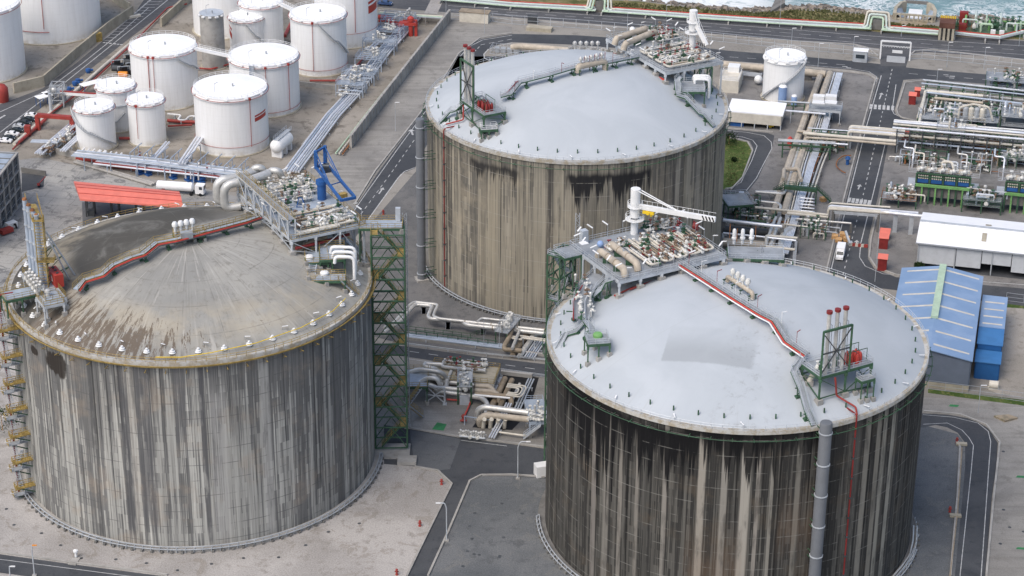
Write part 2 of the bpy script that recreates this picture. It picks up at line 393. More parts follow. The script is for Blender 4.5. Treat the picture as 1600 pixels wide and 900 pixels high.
for k,w_ in ((.28,.22),(.52,.2),(.76,.2)):
    line([(700,2+24*k),(800,11+16*k),(1000,23+20*k),(1200,37+23*k),(1400,52+26*k),(1600,64+28*k)],w_,z=.02,mb=L,dash=(4,3) if k == .52 else None)
line([(1140,89),(1260,97),(1330,102)],.22,dash=(3,3),mb=L); line([(1420,115),(1600,129)],.22,dash=(3,3),mb=L)
for px,py in ((1478,117),(1488,119),(1487,122),(1320,104),(1326,106)): line([(px-4,py-.2),(px+4,py+.3)],.5,z=.026,mb=L)
line([(800,61),(752,70),(738,84),(728,100)],.3,dash=(2,1.5),mb=L); line([(800,55),(754,62.5),(733,73),(719,88)],.3,mb=L)
line([(800,67),(780,71),(763,77),(756,85),(757,91),(768,97)],.35,z=.03,mb=L)
line([(702,124),(624,229),(558,322),(545,342)],.22,mb=L); line([(648,262),(632,268),(622,278),(573,346)],.3,mb=L)
line([(670,190),(645,222),(610,272),(560,340)],.22,dash=(2,2),mb=L)
line([(632,560),(757,578),(852,589)],.2,mb=L)
line([(640,549),(860,580)],.22,dash=(2.5,2.5),mb=L)
line([(1137,204),(1168,207),(1194,212),(1205,222),(1206,232),(1190,262),(1182,278),(1166,298)],.22,mb=L)
line([(1140,212),(1160,214),(1176,219),(1183,228),(1175,250),(1165,270),(1158,285),(1142,293),(1133,294)],.22,mb=L)
line([(0,874),(100,887),(260,908)],.18,mb=L)
line([(1442,648),(1490,652),(1528,661),(1544,674),(1548,690),(1545,730),(1533,900)],.18,z=.028,mb=L)
line([(1442,663),(1480,661),(1503,672),(1514,684),(1521,696),(1517,740),(1500,900)],.18,z=.028,mb=L)
line([(720,688),(792,697)],.2,mb=L)
line([(0,175),(70,143),(130,98),(190,50),(232,12)],.3,mb=L); line([(0,207),(90,138),(170,74),(262,0)],.3,mb=L)
line([(30,216),(110,150),(180,94),(210,70)],.2,mb=L)
for k in range(14):   # hatched island
    f = k/13; a = at(160+70*f,63-60*f); b = at(176+78*f,64-62*f); c = at(172+70*f,55-60*f)
    for q in (b,c):
        u = (q-a).cross(V((0,0,1))).normalized()*.12; L.add([V((p.x,p.y,.026)) for p in (a-u,a+u,q+u,q-u)],[(0,1,2,3)])
for px in (163,168,173,180,185,190): line([(px-2.4,66.5+(px-163)*.12),(px+1.4,66.7+(px-163)*.12)],.8,z=.026,mb=L)
line([(22,190),(31,185)],.9,z=.026,mb=L); line([(-2,186),(8,180)],.7,z=.026,mb=L)
def arrow(px,py,qx,qy,w=1.6):
    a,b = at(px,py),at(qx,qy); d = (b-a).normalized(); u = d.cross(V((0,0,1)))*w/2; m_ = b-d*1.6
    L.add([V((p.x,p.y,.027)) for p in (a-u*.25,a+u*.25,m_+u*.25,m_+u,b,m_-u,m_-u*.25)],[(0,1,2,3,4,5,6)])
arrow(592,303,599,293); arrow(645,211,642,202,2.4); arrow(1341,296,1344,288); arrow(1374,155,1378,145); arrow(1338,384,1339,375)
L.build('road_marking','paint_line',kind='structure')
gp('muster_marking',[(683,660),(698,663),(693,673),(675,671)],.03,'marking_green')
# ---------------------------------------------------------------- big tank materials
def wall_mat(name,base,light,dark,warm,seed,top=None,topcol=(.015,.015,.015),line_c=(.1,.1,.1),line_a=.5,bal=.5,warm_a=.4,bands=(),blots=()):
    t = NT(name); O = t.new('TexCoord').outputs['Object']; s = t.new('SeparateXYZ',{0: O}); X,Y,Z = s.outputs
    an = t.math('ARCTAN2',Y,X); S = t.math('MULTIPLY',an,RT)     # metres along the wall; seam faces away from the visible side
    an = t.math('ARCTAN2',t.math('MULTIPLY',X,-1.0),t.math('MULTIPLY',Y,-1.0)); S = t.math('MULTIPLY',an,-RT)
    # S = 0 straight south, positive to the east
    def nz(fs,fz,sc_,d=4,r=.6,off=0.0): return t.noise(t.vec(t.math('MULTIPLY',S,fs),t.math('MULTIPLY',Z,fz),seed+off),sc_,d,r)
    n1 = nz(.16,.0035,1,3,.5); n2 = nz(.95,.010,1,5,.72,3); n3 = nz(3.2,.05,1,3,.7,7); n4 = nz(.35,.35,.35,6,.65,11)
    c = t.mix(t.ss(n1,.36,.64),lin(base),lin(light))
    lift_ = t.math('FLOOR',t.math('DIVIDE',Z,3.75)); nl = t.noise(t.vec(t.math('MULTIPLY',S,.8),t.math('MULTIPLY',lift_,5.3),seed+77),1,3,.6); nf = nz(3.4,.02,1,4,.75,91)
    st = t.math('ADD',t.math('ADD',t.math('MULTIPLY',n2,.40),t.math('MULTIPLY',n1,.22)),t.math('ADD',t.math('MULTIPLY',nl,.14),t.math('MULTIPLY',nf,.24)))
    st = t.math('ADD',st,t.math('MULTIPLY',t.ss(t.math('ADD',Z,t.math('MULTIPLY',n2,30)),38,62),.055))
    c = t.mix(t.ss(st,bal-.016,bal+.026,0,.86),c,lin(dark))
    c = t.mix(t.ss(n2,.30,.40,.55,0),c,lin(light))
    c = t.mix(t.ss(n4,.5,.7,0,warm_a),c,lin(warm))
    f = t.ss(n3,.25,.75,.72,1.25); c = t.mix(1.0,c,t.new('CombineColor',{0: f,1: f,2: f}).outputs[0],'MULTIPLY')
    # narrow runs of dirt from the rim, of uneven length
    run = nz(1.15,.004,1,3,.75,23); lim = t.ss(nz(.6,.0,1,2,.5,31),.3,.75,10,46)
    c = t.mix(t.math('MULTIPLY',t.ss(run,.565,.61,0,.8),t.ss(t.math('SUBTRACT',45.0,Z),t.math('ADD',lim,3),lim)),c,lin(tuple(v*.45 for v in dark)))
    # explicit wide bands: (centre, half width, strength, colour, z low, z high)
    fade = t.ss(nz(.45,.10,1,4,.65,131),.34,.56,.40,1.0)
    for sc_,hw,a,col,z0,z1 in bands:
        d = t.math('ABSOLUTE',t.math('SUBTRACT',t.math('ADD',S,t.math('MULTIPLY',t.math('SUBTRACT',n2,.5),hw*.9)),sc_))
        g = t.ss(d,hw,hw*.62); so = .8+hw*.6; zj_ = t.math('ADD',Z,t.math('MULTIPLY',n2,12)); zz = t.math('MULTIPLY',fade,t.math('MULTIPLY',t.ss(zj_,z0+6-so,z0+6+so*2),t.ss(zj_,z1+6+so*2+5*(z1 < 43),z1+6-so)))
        c = t.mix(t.math('MULTIPLY',t.math('MULTIPLY',g,zz),a),c,lin(col))
    if top:
        for s0,s1,zt,ln,a in top:   # ragged black stain hanging at height zt
            g = t.math('MULTIPLY',t.ss(S,s0-1,s0+1),t.ss(S,s1+1,s1-1))
            nn = nz(.55,.0,1,4,.72,41+s0); low = t.math('SUBTRACT',zt-1.8,t.math('MULTIPLY',t.ss(nn,.36,.70),ln))
            hi = t.math('ADD',t.math('MULTIPLY',nz(.4,.0,1,3,.6,51+s0),2.4),zt-1.2)
            k = t.math('MULTIPLY',t.ss(t.math('SUBTRACT',Z,low),-.9,1.3),t.ss(t.math('SUBTRACT',hi,Z),-.3,1.3))
            c = t.mix(t.math('MULTIPLY',t.math('MULTIPLY',g,k),a),c,lin(topcol))
    for s0,z0,rs,rz in blots:
        d = t.math('SQRT',t.math('ADD',t.math('POWER',t.math('DIVIDE',t.math('SUBTRACT',S,s0),rs),2.0),t.math('POWER',t.math('DIVIDE',t.math('SUBTRACT',Z,z0),rz),2.0)))
        c = t.mix(t.ss(t.math('ADD',d,t.math('MULTIPLY',t.math('ADD',n4,n2),1.7)),2.75,2.45,0,.92),c,lin((.03,.024,.02)))
    # lift joints every 3.75 m and faint vertical form joints
    zj = t.math('ABSOLUTE',t.math('SUBTRACT',t.math('MODULO',t.math('ADD',Z,t.math('MULTIPLY',n4,.25)),3.75),1.9))
    zj = t.math('MULTIPLY',t.ss(zj,.13,.03),t.ss(nz(.3,.3,1,5,.75,61),.44,.58)); c = t.mix(t.math('MULTIPLY',zj,line_a),c,lin(line_c))
    sj = t.math('ABSOLUTE',t.math('SUBTRACT',t.math('MODULO',t.math('ADD',S,500),2.5),1.25)); sj = t.ss(sj,.07,.02)
    c = t.mix(t.math('MULTIPLY',sj,.10),c,lin(tuple(v*.5 for v in base)))
    return t.done(c,.9,0,.2,n3,.3,.05)
wall_mat('wall_grey',(.34,.335,.31),(.49,.48,.44),(.11,.11,.11),(.36,.29,.22),1.3,line_c=(.11,.11,.11),line_a=.7,bal=.497,
         blots=((-26.6,40.3,3.2,2.8),(-34.2,40.6,1.8,1.3)),
         bands=((-9.5,1.1,.8,(.085,.085,.09),2,45),(-5.3,1.8,.75,(.10,.10,.105),4,45),(7.0,.7,.85,(.09,.09,.095),0,45),(-17.4,.6,.85,(.09,.09,.09),0,45),(14,1.5,.5,(.11,.11,.11),24,45),(2.5,1.4,.6,(.12,.12,.125),26,45),(-8.0,1.0,.6,(.47,.44,.39),4,44),(20.5,1.2,.6,(.48,.47,.44),0,43),(10,2.0,.5,(.44,.43,.41),0,36)))
wall_mat('wall_tan',(.26,.235,.185),(.36,.325,.26),(.105,.10,.09),(.42,.36,.26),4.7,line_c=(.40,.38,.33),line_a=.5,bal=.525,
         top=((-31,-16,41.8,5.0,.85),(-3.5,19,42.0,8.5,.97)),topcol=(.022,.022,.024),
         bands=((-5.2,1.5,.7,(.40,.36,.28),6,45),(-10,2.0,.6,(.37,.335,.265),6,45),(-7.7,.6,.8,(.07,.065,.06),6,45),(-25,3.5,.45,(.40,.35,.26),2,33),(7,9,.35,(.12,.12,.115),8,36),(25,5,.55,(.085,.08,.075),10,45),(27.5,.9,.8,(.36,.33,.27),0,43),(31.5,1.0,.8,(.34,.31,.25),0,43),(35.5,1.0,.7,(.32,.29,.24),0,43)))
wall_mat('wall_black',(.078,.075,.068),(.15,.142,.124),(.028,.027,.026),(.14,.105,.07),9.1,line_c=(.34,.33,.30),line_a=.38,bal=.49,warm_a=.3,
         top=((-46,-27,44.8,30,.97),(-28,-13,43.6,14,.97),(-14,5,45.2,13,.93),(5,16,45.2,7,.7)),topcol=(.007,.007,.008),
         bands=((-31.2,1.0,.8,(.22,.205,.18),0,38),(-34.8,.8,.8,(.22,.20,.18),0,36),(-27.5,.6,.8,(.25,.23,.20),0,39),(-23.5,.5,.8,(.25,.23,.2),6,38),(-17.3,.6,.85,(.27,.25,.22),0,42),(-9.8,.9,.9,(.34,.31,.265),0,43),(-5.3,.8,.85,(.30,.28,.245),2,43.5),(-1.2,1.1,.9,(.40,.37,.32),0,43.5),(1.4,.5,.85,(.33,.3,.26),0,43),(4.2,.45,.8,(.30,.28,.24),8,43),(9.5,.6,.7,(.26,.245,.21),0,41),(14,.6,.7,(.24,.22,.19),0,42),
                (22,2.0,.5,(.19,.18,.155),0,40),(25.5,.9,.75,(.28,.26,.22),0,42),(28.8,.8,.8,(.26,.24,.2),0,42),(30.6,.7,.85,(.33,.31,.26),0,42),(33.6,.8,.85,(.35,.33,.28),0,42),(36,.9,.7,(.05,.05,.05),0,43),(-7,7,.35,(.22,.14,.085),4,12),(10,5,.4,(.21,.14,.09),17,22)))
def dome_paint(name,c1,c2,patch=False):
    t = NT(name); O = t.new('TexCoord').outputs['Object']; n = t.noise(O,.06,6,.6,.5); n2 = t.noise(O,.9,4,.7)
    c = t.mix(t.ss(n,.35,.65),lin(c1),lin(c2)); c = t.mix(t.ss(n2,.56,.72,0,.12),c,lin((.36,.38,.39)))
    s = t.new('SeparateXYZ',{0: O}); rr = t.math('SQRT',t.math('ADD',t.math('MULTIPLY',s.outputs[0],s.outputs[0]),t.math('MULTIPLY',s.outputs[1],s.outputs[1])))
    seam = t.ss(t.math('ABSOLUTE',t.math('SUBTRACT',t.math('ADD',t.math('MULTIPLY',s.outputs[0],.52),t.math('MULTIPLY',s.outputs[1],-.85)),2.0)),.22,.05,0,.35)
    c = t.mix(seam,c,lin((.40,.42,.43)))
    an = t.math('ARCTAN2',s.outputs[1],s.outputs[0]); rn = t.noise(t.vec(t.math('MULTIPLY',an,60),t.math('MULTIPLY',rr,.03),0),1,3,.7)
    c = t.mix(t.math('MULTIPLY',t.ss(rn,.54,.68,0,.30),t.ss(rr,30,40)),c,lin((.36,.36,.35)))
    if patch:   # repainted darker rectangle
        mp = t.new('Mapping',{'Vector': O,'Rotation': (0,0,rad(14))},vector_type='POINT'); q = t.new('SeparateXYZ',{0: mp.outputs[0]})
        x = t.math('ADD',q.outputs[0],t.math('MULTIPLY',n2,.6)); y = t.math('ADD',q.outputs[1],t.math('MULTIPLY',n2,.6))
        inx = t.math('MULTIPLY',t.ss(x,-11.6,-11.2),t.ss(x,7.6,6.4)); iny = t.math('MULTIPLY',t.ss(y,-25.0,-24.4),t.ss(y,-13.4,-15))
        c = t.mix(t.math('MULTIPLY',t.math('MULTIPLY',inx,iny),t.ss(y,-16,-22,.12,.5)),c,lin((.25,.265,.275)))
        c = t.mix(t.math('MULTIPLY',t.ss(t.noise(O,.5,7,.8),.52,.66,0,.5),t.math('MULTIPLY',t.math('MULTIPLY',t.ss(x,-2,5),t.ss(x,18,8)),t.ss(y,0,-12))),c,lin((.25,.255,.255)))
    return t.done(c,.75,0,.25)
dome_paint('dome_white',(.42,.45,.475),(.47,.50,.525)); dome_paint('dome_white_patched',(.41,.44,.465),(.46,.49,.515),True)
t = NT('dome_concrete'); O = t.new('TexCoord').outputs['Object']; s = t.new('SeparateXYZ',{0: O}); X,Y = s.outputs[0],s.outputs[1]
rr = t.math('SQRT',t.math('ADD',t.math('MULTIPLY',X,X),t.math('MULTIPLY',Y,Y))); an = t.math('ARCTAN2',t.math('MULTIPLY',Y,-1.0),t.math('MULTIPLY',X,-1.0))
a40 = t.math('MULTIPLY',an,40.0)
c = t.mix(t.ss(t.noise(O,.05,5,.6),.38,.62),lin((.27,.265,.245)),lin((.385,.37,.33)))
fine = t.noise(t.vec(t.math('MULTIPLY',a40,1.1),t.math('MULTIPLY',rr,.10),0),1,5,.7)
c = t.mix(t.ss(fine,.48,.68,0,.42),c,lin((.19,.18,.16))); c = t.mix(t.ss(t.noise(O,.5,7,.8,.5),.52,.64,0,.5),c,lin((.18,.165,.14)))
c = t.mix(t.ss(t.noise(t.vec(t.math('MULTIPLY',a40,.5),t.math('MULTIPLY',rr,.05),4),1,4,.6),.55,.7,0,.7),c,lin((.46,.44,.40)))
# back half is mossy and dark, south-west rim has brown stains
back = t.math('MULTIPLY',t.ss(t.math('SUBTRACT',Y,X),4.5,8),t.ss(t.noise(O,.09,7,.72,.8),.30,.52,.55,1))
ck = t.math('MULTIPLY',back,t.ss(X,16,-2)); c = t.mix(ck,c,lin((.085,.08,.07)))
c = t.mix(t.math('MULTIPLY',t.math('MULTIPLY',t.ss(rr,24,29),t.ss(rr,38,33)),t.ss(t.noise(O,.12,5,.6),.35,.6,0,.5)),c,lin((.44,.38,.28)))
st = t.noise(t.vec(t.math('MULTIPLY',a40,.8),t.math('MULTIPLY',rr,.16),9),1,7,.8)
sw = t.math('MULTIPLY',t.ss(rr,20,36,.0,1),t.ss(t.math('SUBTRACT',t.math('MULTIPLY',X,-1.0),t.math('MULTIPLY',Y,.35)),-10,26))
thr = t.math('SUBTRACT',.66,t.math('MULTIPLY',sw,.215))
c = t.mix(t.math('MULTIPLY',t.ss(t.math('SUBTRACT',st,thr),0,.03,0,.85),t.ss(t.math('SUBTRACT',Y,X),10,4)),c,lin((.12,.09,.065)))
sp = t.noise(t.vec(t.math('MULTIPLY',a40,.35),t.math('MULTIPLY',rr,.25),3),1,5,.88); c = t.mix(t.ss(sp,.645,.68,0,.8),c,lin((.13,.10,.075)))
jr = t.math('ABSOLUTE',t.math('SUBTRACT',t.math('MODULO',rr,7.5),3.75)); jt = t.ss(jr,.16,.04)
ja = t.math('MULTIPLY',t.math('ABSOLUTE',t.math('SUBTRACT',t.math('MODULO',t.math('ADD',an,10.0),pi/12),pi/24)),rr); jt = t.math('MAXIMUM',jt,t.ss(ja,.14,.04))
c = t.mix(t.math('MULTIPLY',t.math('MULTIPLY',jt,t.ss(t.noise(O,.25,4,.7),.40,.6,.1,1)),.5),c,lin((.15,.14,.125)))
t.done(c,.9,0,.2,fine,.3,.05)
t = NT('rim_concrete'); P = t.pos()
c = t.mix(t.ss(t.noise(P,.5,6,.75),.42,.6),lin((.50,.49,.46)),lin((.38,.33,.25))); t.done(c,.85)
mt('duct_grey',(.15,.16,.175),.5,var=.06,dirt=.1)
# ---------------------------------------------------------------- big tanks
def arc(T,r,z,a0,a1,n): return [V((T.x+r*cos(a0+(a1-a0)*i/n),T.y+r*sin(a0+(a1-a0)*i/n),z)) for i in range(n+1)]
def on_ring(T,r,a,z): return V((T.x+r*cos(a),T.y+r*sin(a),z))
def big_tank(T,label,wm,dm,rimm,rail_m,style):
    t = thing('concrete_storage_tank',label,'storage tank',T,'large concrete storage tanks')
    MB().lathe(T,[(RT,0),(RT,15),(RT,30),(RT,HT-.02)],180).build('wall',wm,t,smooth=True)
    MB().lathe(T,[(39.8,HT-.1)]+[(r,dz(r)) for r in (39.7,38.6,36,32,28,24,20,16,12,8,4,.01)],120).build('roof_dome',dm,t,smooth=True)
    MB().lathe(T,[(RT,HT-.6),(RT+.3,HT-.55),(RT+.3,HT+.35),(39.35,HT+.35),(39.35,HT-.2)],180).build('rim_beam',rimm,t)
    MB().lathe(T,[(RT+1.6,0),(RT+1.6,.55),(RT,.6)],120).build('footing','concrete' if style == 'A' else 'concrete_dark',t)
    rm = MB()
    n = 120
    P_ = arc(T,RT+.25,HT+.35,0,2*pi,n)
    for k in (1.1,.55): rm.tube([p+V((0,0,k)) for p in P_],.05 if style != 'A' else .06,4,caps=False)
    for p in P_[:-1]: rm.bar(p,p+V((0,0,1.1)),.08)
    rm.build('rim_railing',rail_m,t)
    pm = MB(); rp = RT+1.1
    for z in ((HT-1.6,) if style != 'A' else (HT-.2,)): pm.tube(arc(T,rp,z,0,2*pi,n),.085,6,caps=False)
    for i in range(0,n,2): pm.bar(on_ring(T,RT,2*pi*i/n,HT-2.3),on_ring(T,rp,2*pi*i/n,HT-1.6),.1); pm.bar(on_ring(T,RT,2*pi*i/n,HT-1.6),on_ring(T,rp+.3,2*pi*i/n,HT-1.6),.12)
    if style == 'A':
        pm.lathe(T,[(RT+.3,HT-.7),(RT+.8,HT-.7),(RT+.8,HT-.45),(RT+.7,HT-.45)],120)
    pm.build('ring_pipe' if style != 'A' else 'gutter','green_steel' if style != 'A' else 'yellow_rail',t)
    bp = MB()
    for r,z in ((RT+1.9,.9),(RT+1.3,1.2)): bp.tube(arc(T,r,z,pi,2*pi if style != 'C' else 1.9*pi,70),.14,6)
    for i in range(71): bp.bar(on_ring(T,RT+1.6,pi+pi*i/70,.2),on_ring(T,RT+1.6,pi+pi*i/70,1.1),.15,.8)
    bp.build('base_pipe','grey_steel',t)
    fb = MB().box((T.x,T.y,0),(.7,.5,.5)).build('drain_block','concrete_dark',t)
    for i in range(60):
        a = pi+pi*(i+.5)/60; o = fb if i == 0 else dup(fb,parent=t); o.location = on_ring(T,RT+1.9,a,0)-T; o.rotation_euler = (0,0,a)
    return t
tankA = big_tank(TA,'streaked grey concrete tank with bare unpainted dome and ochre rim railing','wall_grey','dome_concrete','rim_concrete','yellow_rail','A')
tankB = big_tank(TB,'tan concrete tank with plain white dome and black stain below the rim, nearest the sea','wall_tan','dome_white','rim_concrete','light_steel','B')
tankC = big_tank(TC,'soot black concrete tank with white dome carrying a grey patch, nearest the blue roofed warehouse','wall_black','dome_white_patched','rim_concrete','light_steel','C')
# roof studs: short green posts (white capped knobs on the bare dome)
for T,t,n in ((TB,tankB,46),(TC,tankC,46)):
    p0 = MB().box((T.x,T.y,0),(.28,.28,1.0)).build('stub_post','green_steel',t)
    for i in range(n):
        o = p0 if i == 0 else dup(p0,parent=t)
        p = on_ring(T,37.4,2*pi*i/n+.05,dz(37.4)); o.location = p-T
k0 = MB().lathe(TA,[(.01,.95),(.25,.9),(.3,.75),(.12,.7),(.12,.45),(.6,.4),(.6,.1),(.75,.0)],10).build('roof_vent','white_paint',tankA,smooth=True)
for i in range(44):
    o = k0 if i == 0 else dup(k0,parent=tankA)
    o.location = on_ring(TA,37.6,2*pi*i/44+.03,dz(37.6))-TA
# inclined lamp bars round the rims
def rim_lamp_proto(m='white_paint'):
    t = thing('roof_lamp','-','lamp')
    MB().cyl((0,0,0),(0,0,2.3),.05,n=6).build('pole','grey_steel',t)
    MB().bar((0,0,2.3),(1.3,0,2.75),.3,.12).build('lamp_head',m,t)
    return t
used = False
lamp0 = rim_lamp_proto()
for T,nm,r,z0,n in ((TA,'bare concrete dome',36.3,None,26),(TB,'rim of the white dome nearest the sea',39.4,HT+.35,18),(TC,'rim of the white dome with the grey patch',39.4,HT+.35,18)):
    for i in range(n):
        a = 2*pi*(i+.35)/n
        loc = on_ring(T,r,a,z0 or dz(r))
        o = lamp0 if not used else dup(lamp0); used = True
        o.location = loc; o.rotation_euler = (0,0,a+pi+.5 if T is not TA else a+.9); 
        if T is TA: o.scale = (.95,.95,.35)
        o['label'] = ('low inclined white lamp bar on the ' if T is TA else 'white arm lamp standing on the ')+nm
        o['group'] = 'lamps round the '+nm
# vertical ducts, risers and downpipes on the walls
def duct(T,a,r,R_,z1,label,mat,rings,brk=True,rtop=None):
    t = thing('vertical_duct',label,'duct',on_ring(T,r,a,0),'tall grey wall ducts'); c = on_ring(T,r,a,0)
    MB().lathe(c,[(R_,.1),(R_,z1),(R_*.9,z1+.3),(.01,z1+.35)],28).build('pipe',mat,t,smooth=True)
    MB().box(c,(R_*2.8,R_*2.8,.5),a).build('base_block','concrete',t)
    for k in range(rings):
        m_ = MB(); b = MB(); z = z1-2-(z1-4)*k/(rings-1); m_.lathe(c,[(R_,z-.12),(R_+.14,z-.12),(R_+.14,z+.12),(R_,z+.12)],24)
        u = V((cos(a),sin(a),0)); w = V((-sin(a),cos(a),0))
        for s_ in (-1,1):
            for h in (-.6,.9): b.bar(c+w*s_*R_*.9+V((0,0,z+h)),on_ring(T,RT,a,z+h)+w*s_*R_*.9,.14)
        m_.build('clamp_ring','light_steel',t); b.build('bracket','green_steel',t)
def ang(T,px,py,z): p = at(px,py,z); return math.atan2(p.y-T.y,p.x-T.x)
def wall_ang(T,px,z):   # visible wall azimuth whose point at height z is seen at column px
    best = None
    for i in range(1801):
        a = -pi+pi*i/1800*1.0
        x = scr(on_ring(T,RT,a,z))[0]
        if best is None or abs(x-px) < best[0]: best = (abs(x-px),a)
    return best[1]
pb = at(659,437,0); duct(TB,math.atan2(pb.y-TB.y,pb.x-TB.x),(pb-TB).length,1.15,HT+1.2,'tall grey duct up the left side of the tan tank','duct_grey',6)
aC = wall_ang(TC,1284,HT); duct(TC,aC,RT+1.7,1.25,HT+1.6,'tall grey duct up the front of the soot black tank','duct_grey',7)
def riser(T,px,z,label,mat='red_dark',r=.17):
    a = wall_ang(T,px,z); t = thing('wall_riser',label,'pipe',on_ring(T,RT+.7,a,0)); p = on_ring(T,RT+.7,a,0)
    MB().tube([on_ring(T,37.5,a,HT+1.3),on_ring(T,RT+.7,a,HT+1.3),on_ring(T,RT+.7,a,.5)],r,8,bend=.8).build('pipe',mat,t)
    j = MB()
    for k in range(9): j.lathe(p,[(r,4+k*4.6),(r*1.8,4+k*4.6),(r*1.8,4.35+k*4.6),(r,4.35+k*4.6)],8); j.bar(on_ring(T,RT,a,4.2+k*4.6),p+V((0,0,4.2+k*4.6)),.12)
    j.build('joint','dark_steel',t)
riser(TC,1335,HT,'dark red pipe down the wall of the soot black tank'); riser(TB,697,HT,'dark red pipe down the wall of the tan tank')
# ---------------------------------------------------------------- helpers for roof steelwork
U29 = V((cos(rad(29)),sin(rad(29)),0)); V29 = V((-sin(rad(29)),cos(rad(29)),0)); A29 = rad(29)
UP = V((0,0,1))
def rz(T,p):
    r = math.hypot(p.x-T.x,p.y-T.y); return dz(r) if r < 40 else HT
def poly4(o,u,v,a,b,c,d): return [o+u*a+v*c,o+u*b+v*c,o+u*b+v*d,o+u*a+v*d]
def valve_meshes():
    P0 = {}
    m_ = MB(); m_.cyl((-.9,0,.0),(.9,0,.0),.22,n=8); m_.sph((0,0,0),.42,8,5); 
    for x in (-.75,.75): m_.cyl((x-.06,0,0),(x+.06,0,0),.40,n=10)
    m_.cyl((0,0,.3),(0,0,1.2),.1,n=6); m_.cyl((0,0,1.1),(0,0,1.2),.38,n=10); P0['gate_valve'] = (m_,'valve_white')
    m_ = MB(); m_.cyl((-.7,0,0),(.7,0,0),.2,n=8); m_.sph((0,0,0),.36,8,5); m_.cyl((0,0,0),(0,0,.9),.1,n=6)
    m_.cyl((-.55,0,.95),(.55,0,.95),.26,n=8); m_.box((0,0,.95),(.35,.5,.35)); P0['actuator_valve'] = (m_,'valve_brown')
    m_ = MB(); m_.cyl((0,0,-.3),(0,0,1.1),.2,n=8); m_.lathe((0,0,1.1),[(.2,0),(.34,.05),(.34,.35),(.2,.5),(.01,.55)],8)
    m_.cyl((0,0,.6),(.6,0,.6),.16,n=8); P0['relief_valve'] = (m_,'silver_pipe')
    m_ = MB(); m_.cyl((-.8,0,0),(.8,0,0),.24,n=8); m_.box((0,0,-.3),(.5,.6,.9)); m_.cyl((0,0,.5),(0,0,1.3),.09,n=6); m_.lathe((0,0,1.25),[(.01,0),(.42,.04),(.42,.1),(.01,.14)],8); P0['globe_valve'] = (m_,'green_steel')
    m_ = MB(); m_.cyl((-.8,0,0),(.8,0,0),.2,n=8); m_.sph((0,0,0),.38,8,5); m_.cyl((0,0,0),(0,0,1.3),.08,n=6); m_.lathe((0,0,1.25),[(.01,0),(.36,.04),(.36,.1),(.01,.14)],8); P0['red_valve'] = (m_,'red_dark')
    return P0
VP = valve_meshes(); VME = {}
def valve(t,kind,p,a=0,s=1.0):
    mb,m_ = VP[kind]
    if kind not in VME:
        me = bpy.data.meshes.new(kind); me.from_pydata([tuple(q) for q in mb.v],[],mb.f); me.materials.append(MT[m_])
        VME[kind] = me
    o = bpy.data.objects.new('valve',VME[kind]); COL.objects.link(o); o.parent = t
    o.location = V(p)-ORG[t.name]; o.rotation_euler = (0,0,a); o.scale = (s,s,s); return o
def legs(t,pts,ztop,zfun,w=.42,mat='light_steel',foot='concrete',name='leg'):
    for p in pts:
        z = zfun(p); m_ = MB(); m_.bar((p.x,p.y,z+.6),(p.x,p.y,ztop),w)
        m_.bar((p.x,p.y,ztop-.7),(p.x,p.y,ztop),w*1.7)
        l = m_.build(name,mat,t); 
        if foot: MB().box((p.x,p.y,z-.4),(w*3.2,w*3.2,1.15),A29).build('footing',foot,l)
def deck_thing(name,label,cat,T,o,z,u,v,Lu,Lv,nu,nv,railm='light_steel',legm='light_steel',floorm='grating',beam='light_steel',gaps=(),zf=None,group=None,rails=True,w=.42,ties=True):
    o = V((o.x,o.y,z)); c = o+u*Lu/2+v*Lv/2
    t = thing(name,label,cat,(c.x,c.y,z),group)
    zf = zf or (lambda p: rz(T,p))
    MB().prism(poly4(o,u,v,0,Lu,0,Lv),z-.12,z).build('floor',floorm,t)
    b = MB()
    for k in (0,1):
        b.bar(o+v*Lv*k-UP*.35,o+u*Lu+v*Lv*k-UP*.35,.3,.55); b.bar(o+u*Lu*k-UP*.35,o+u*Lu*k+v*Lv-UP*.35,.3,.55)
    for i in range(1,nu): b.bar(o+u*Lu*i/nu-UP*.35,o+u*Lu*i/nu+v*Lv-UP*.35,.2,.4)
    for i in range(1,nv): b.bar(o+v*Lv*i/nv-UP*.35,o+v*Lv*i/nv+u*Lu-UP*.35,.2,.4)
    b.build('floor_beam',beam,t)
    if rails:
        C_ = poly4(o,u,v,0,Lu,0,Lv); r = MB()
        for k in range(4):
            if k not in gaps: r.rail([C_[k],C_[(k+1) % 4]],step=1.6)
        r.build('railing',railm,t)
    P_ = [o+u*Lu*i/nu+v*Lv*j/nv for i in range(nu+1) for j in range(nv+1) if i in (0,nu) or j in (0,nv) or (i+j) % 2 == 0]
    P_ = [o+(p-o)*.985+(c-p)*.01 for p in P_]
    legs(t,P_,z-.5,zf,w,legm)
    if ties:
        x = MB()
        for (a,b_,n) in ((o,u*Lu,nu),(o,v*Lv,nv),(o+u*Lu,v*Lv,nv),(o+v*Lv,u*Lu,nu)):
            for i in range(n):
                p,q = a+b_*i/n,a+b_*(i+1)/n; zp,zq = zf(p)+.9,zf(q)+.9
                x.bar((p.x,p.y,zp),(q.x,q.y,zq),.2)
                if i % 2: x.bar((p.x,p.y,zp),(q.x,q.y,z-.6),.14)
                else: x.bar((p.x,p.y,z-.6),(q.x,q.y,zq),.14)
        x.build('bracing',legm,t)
    return t
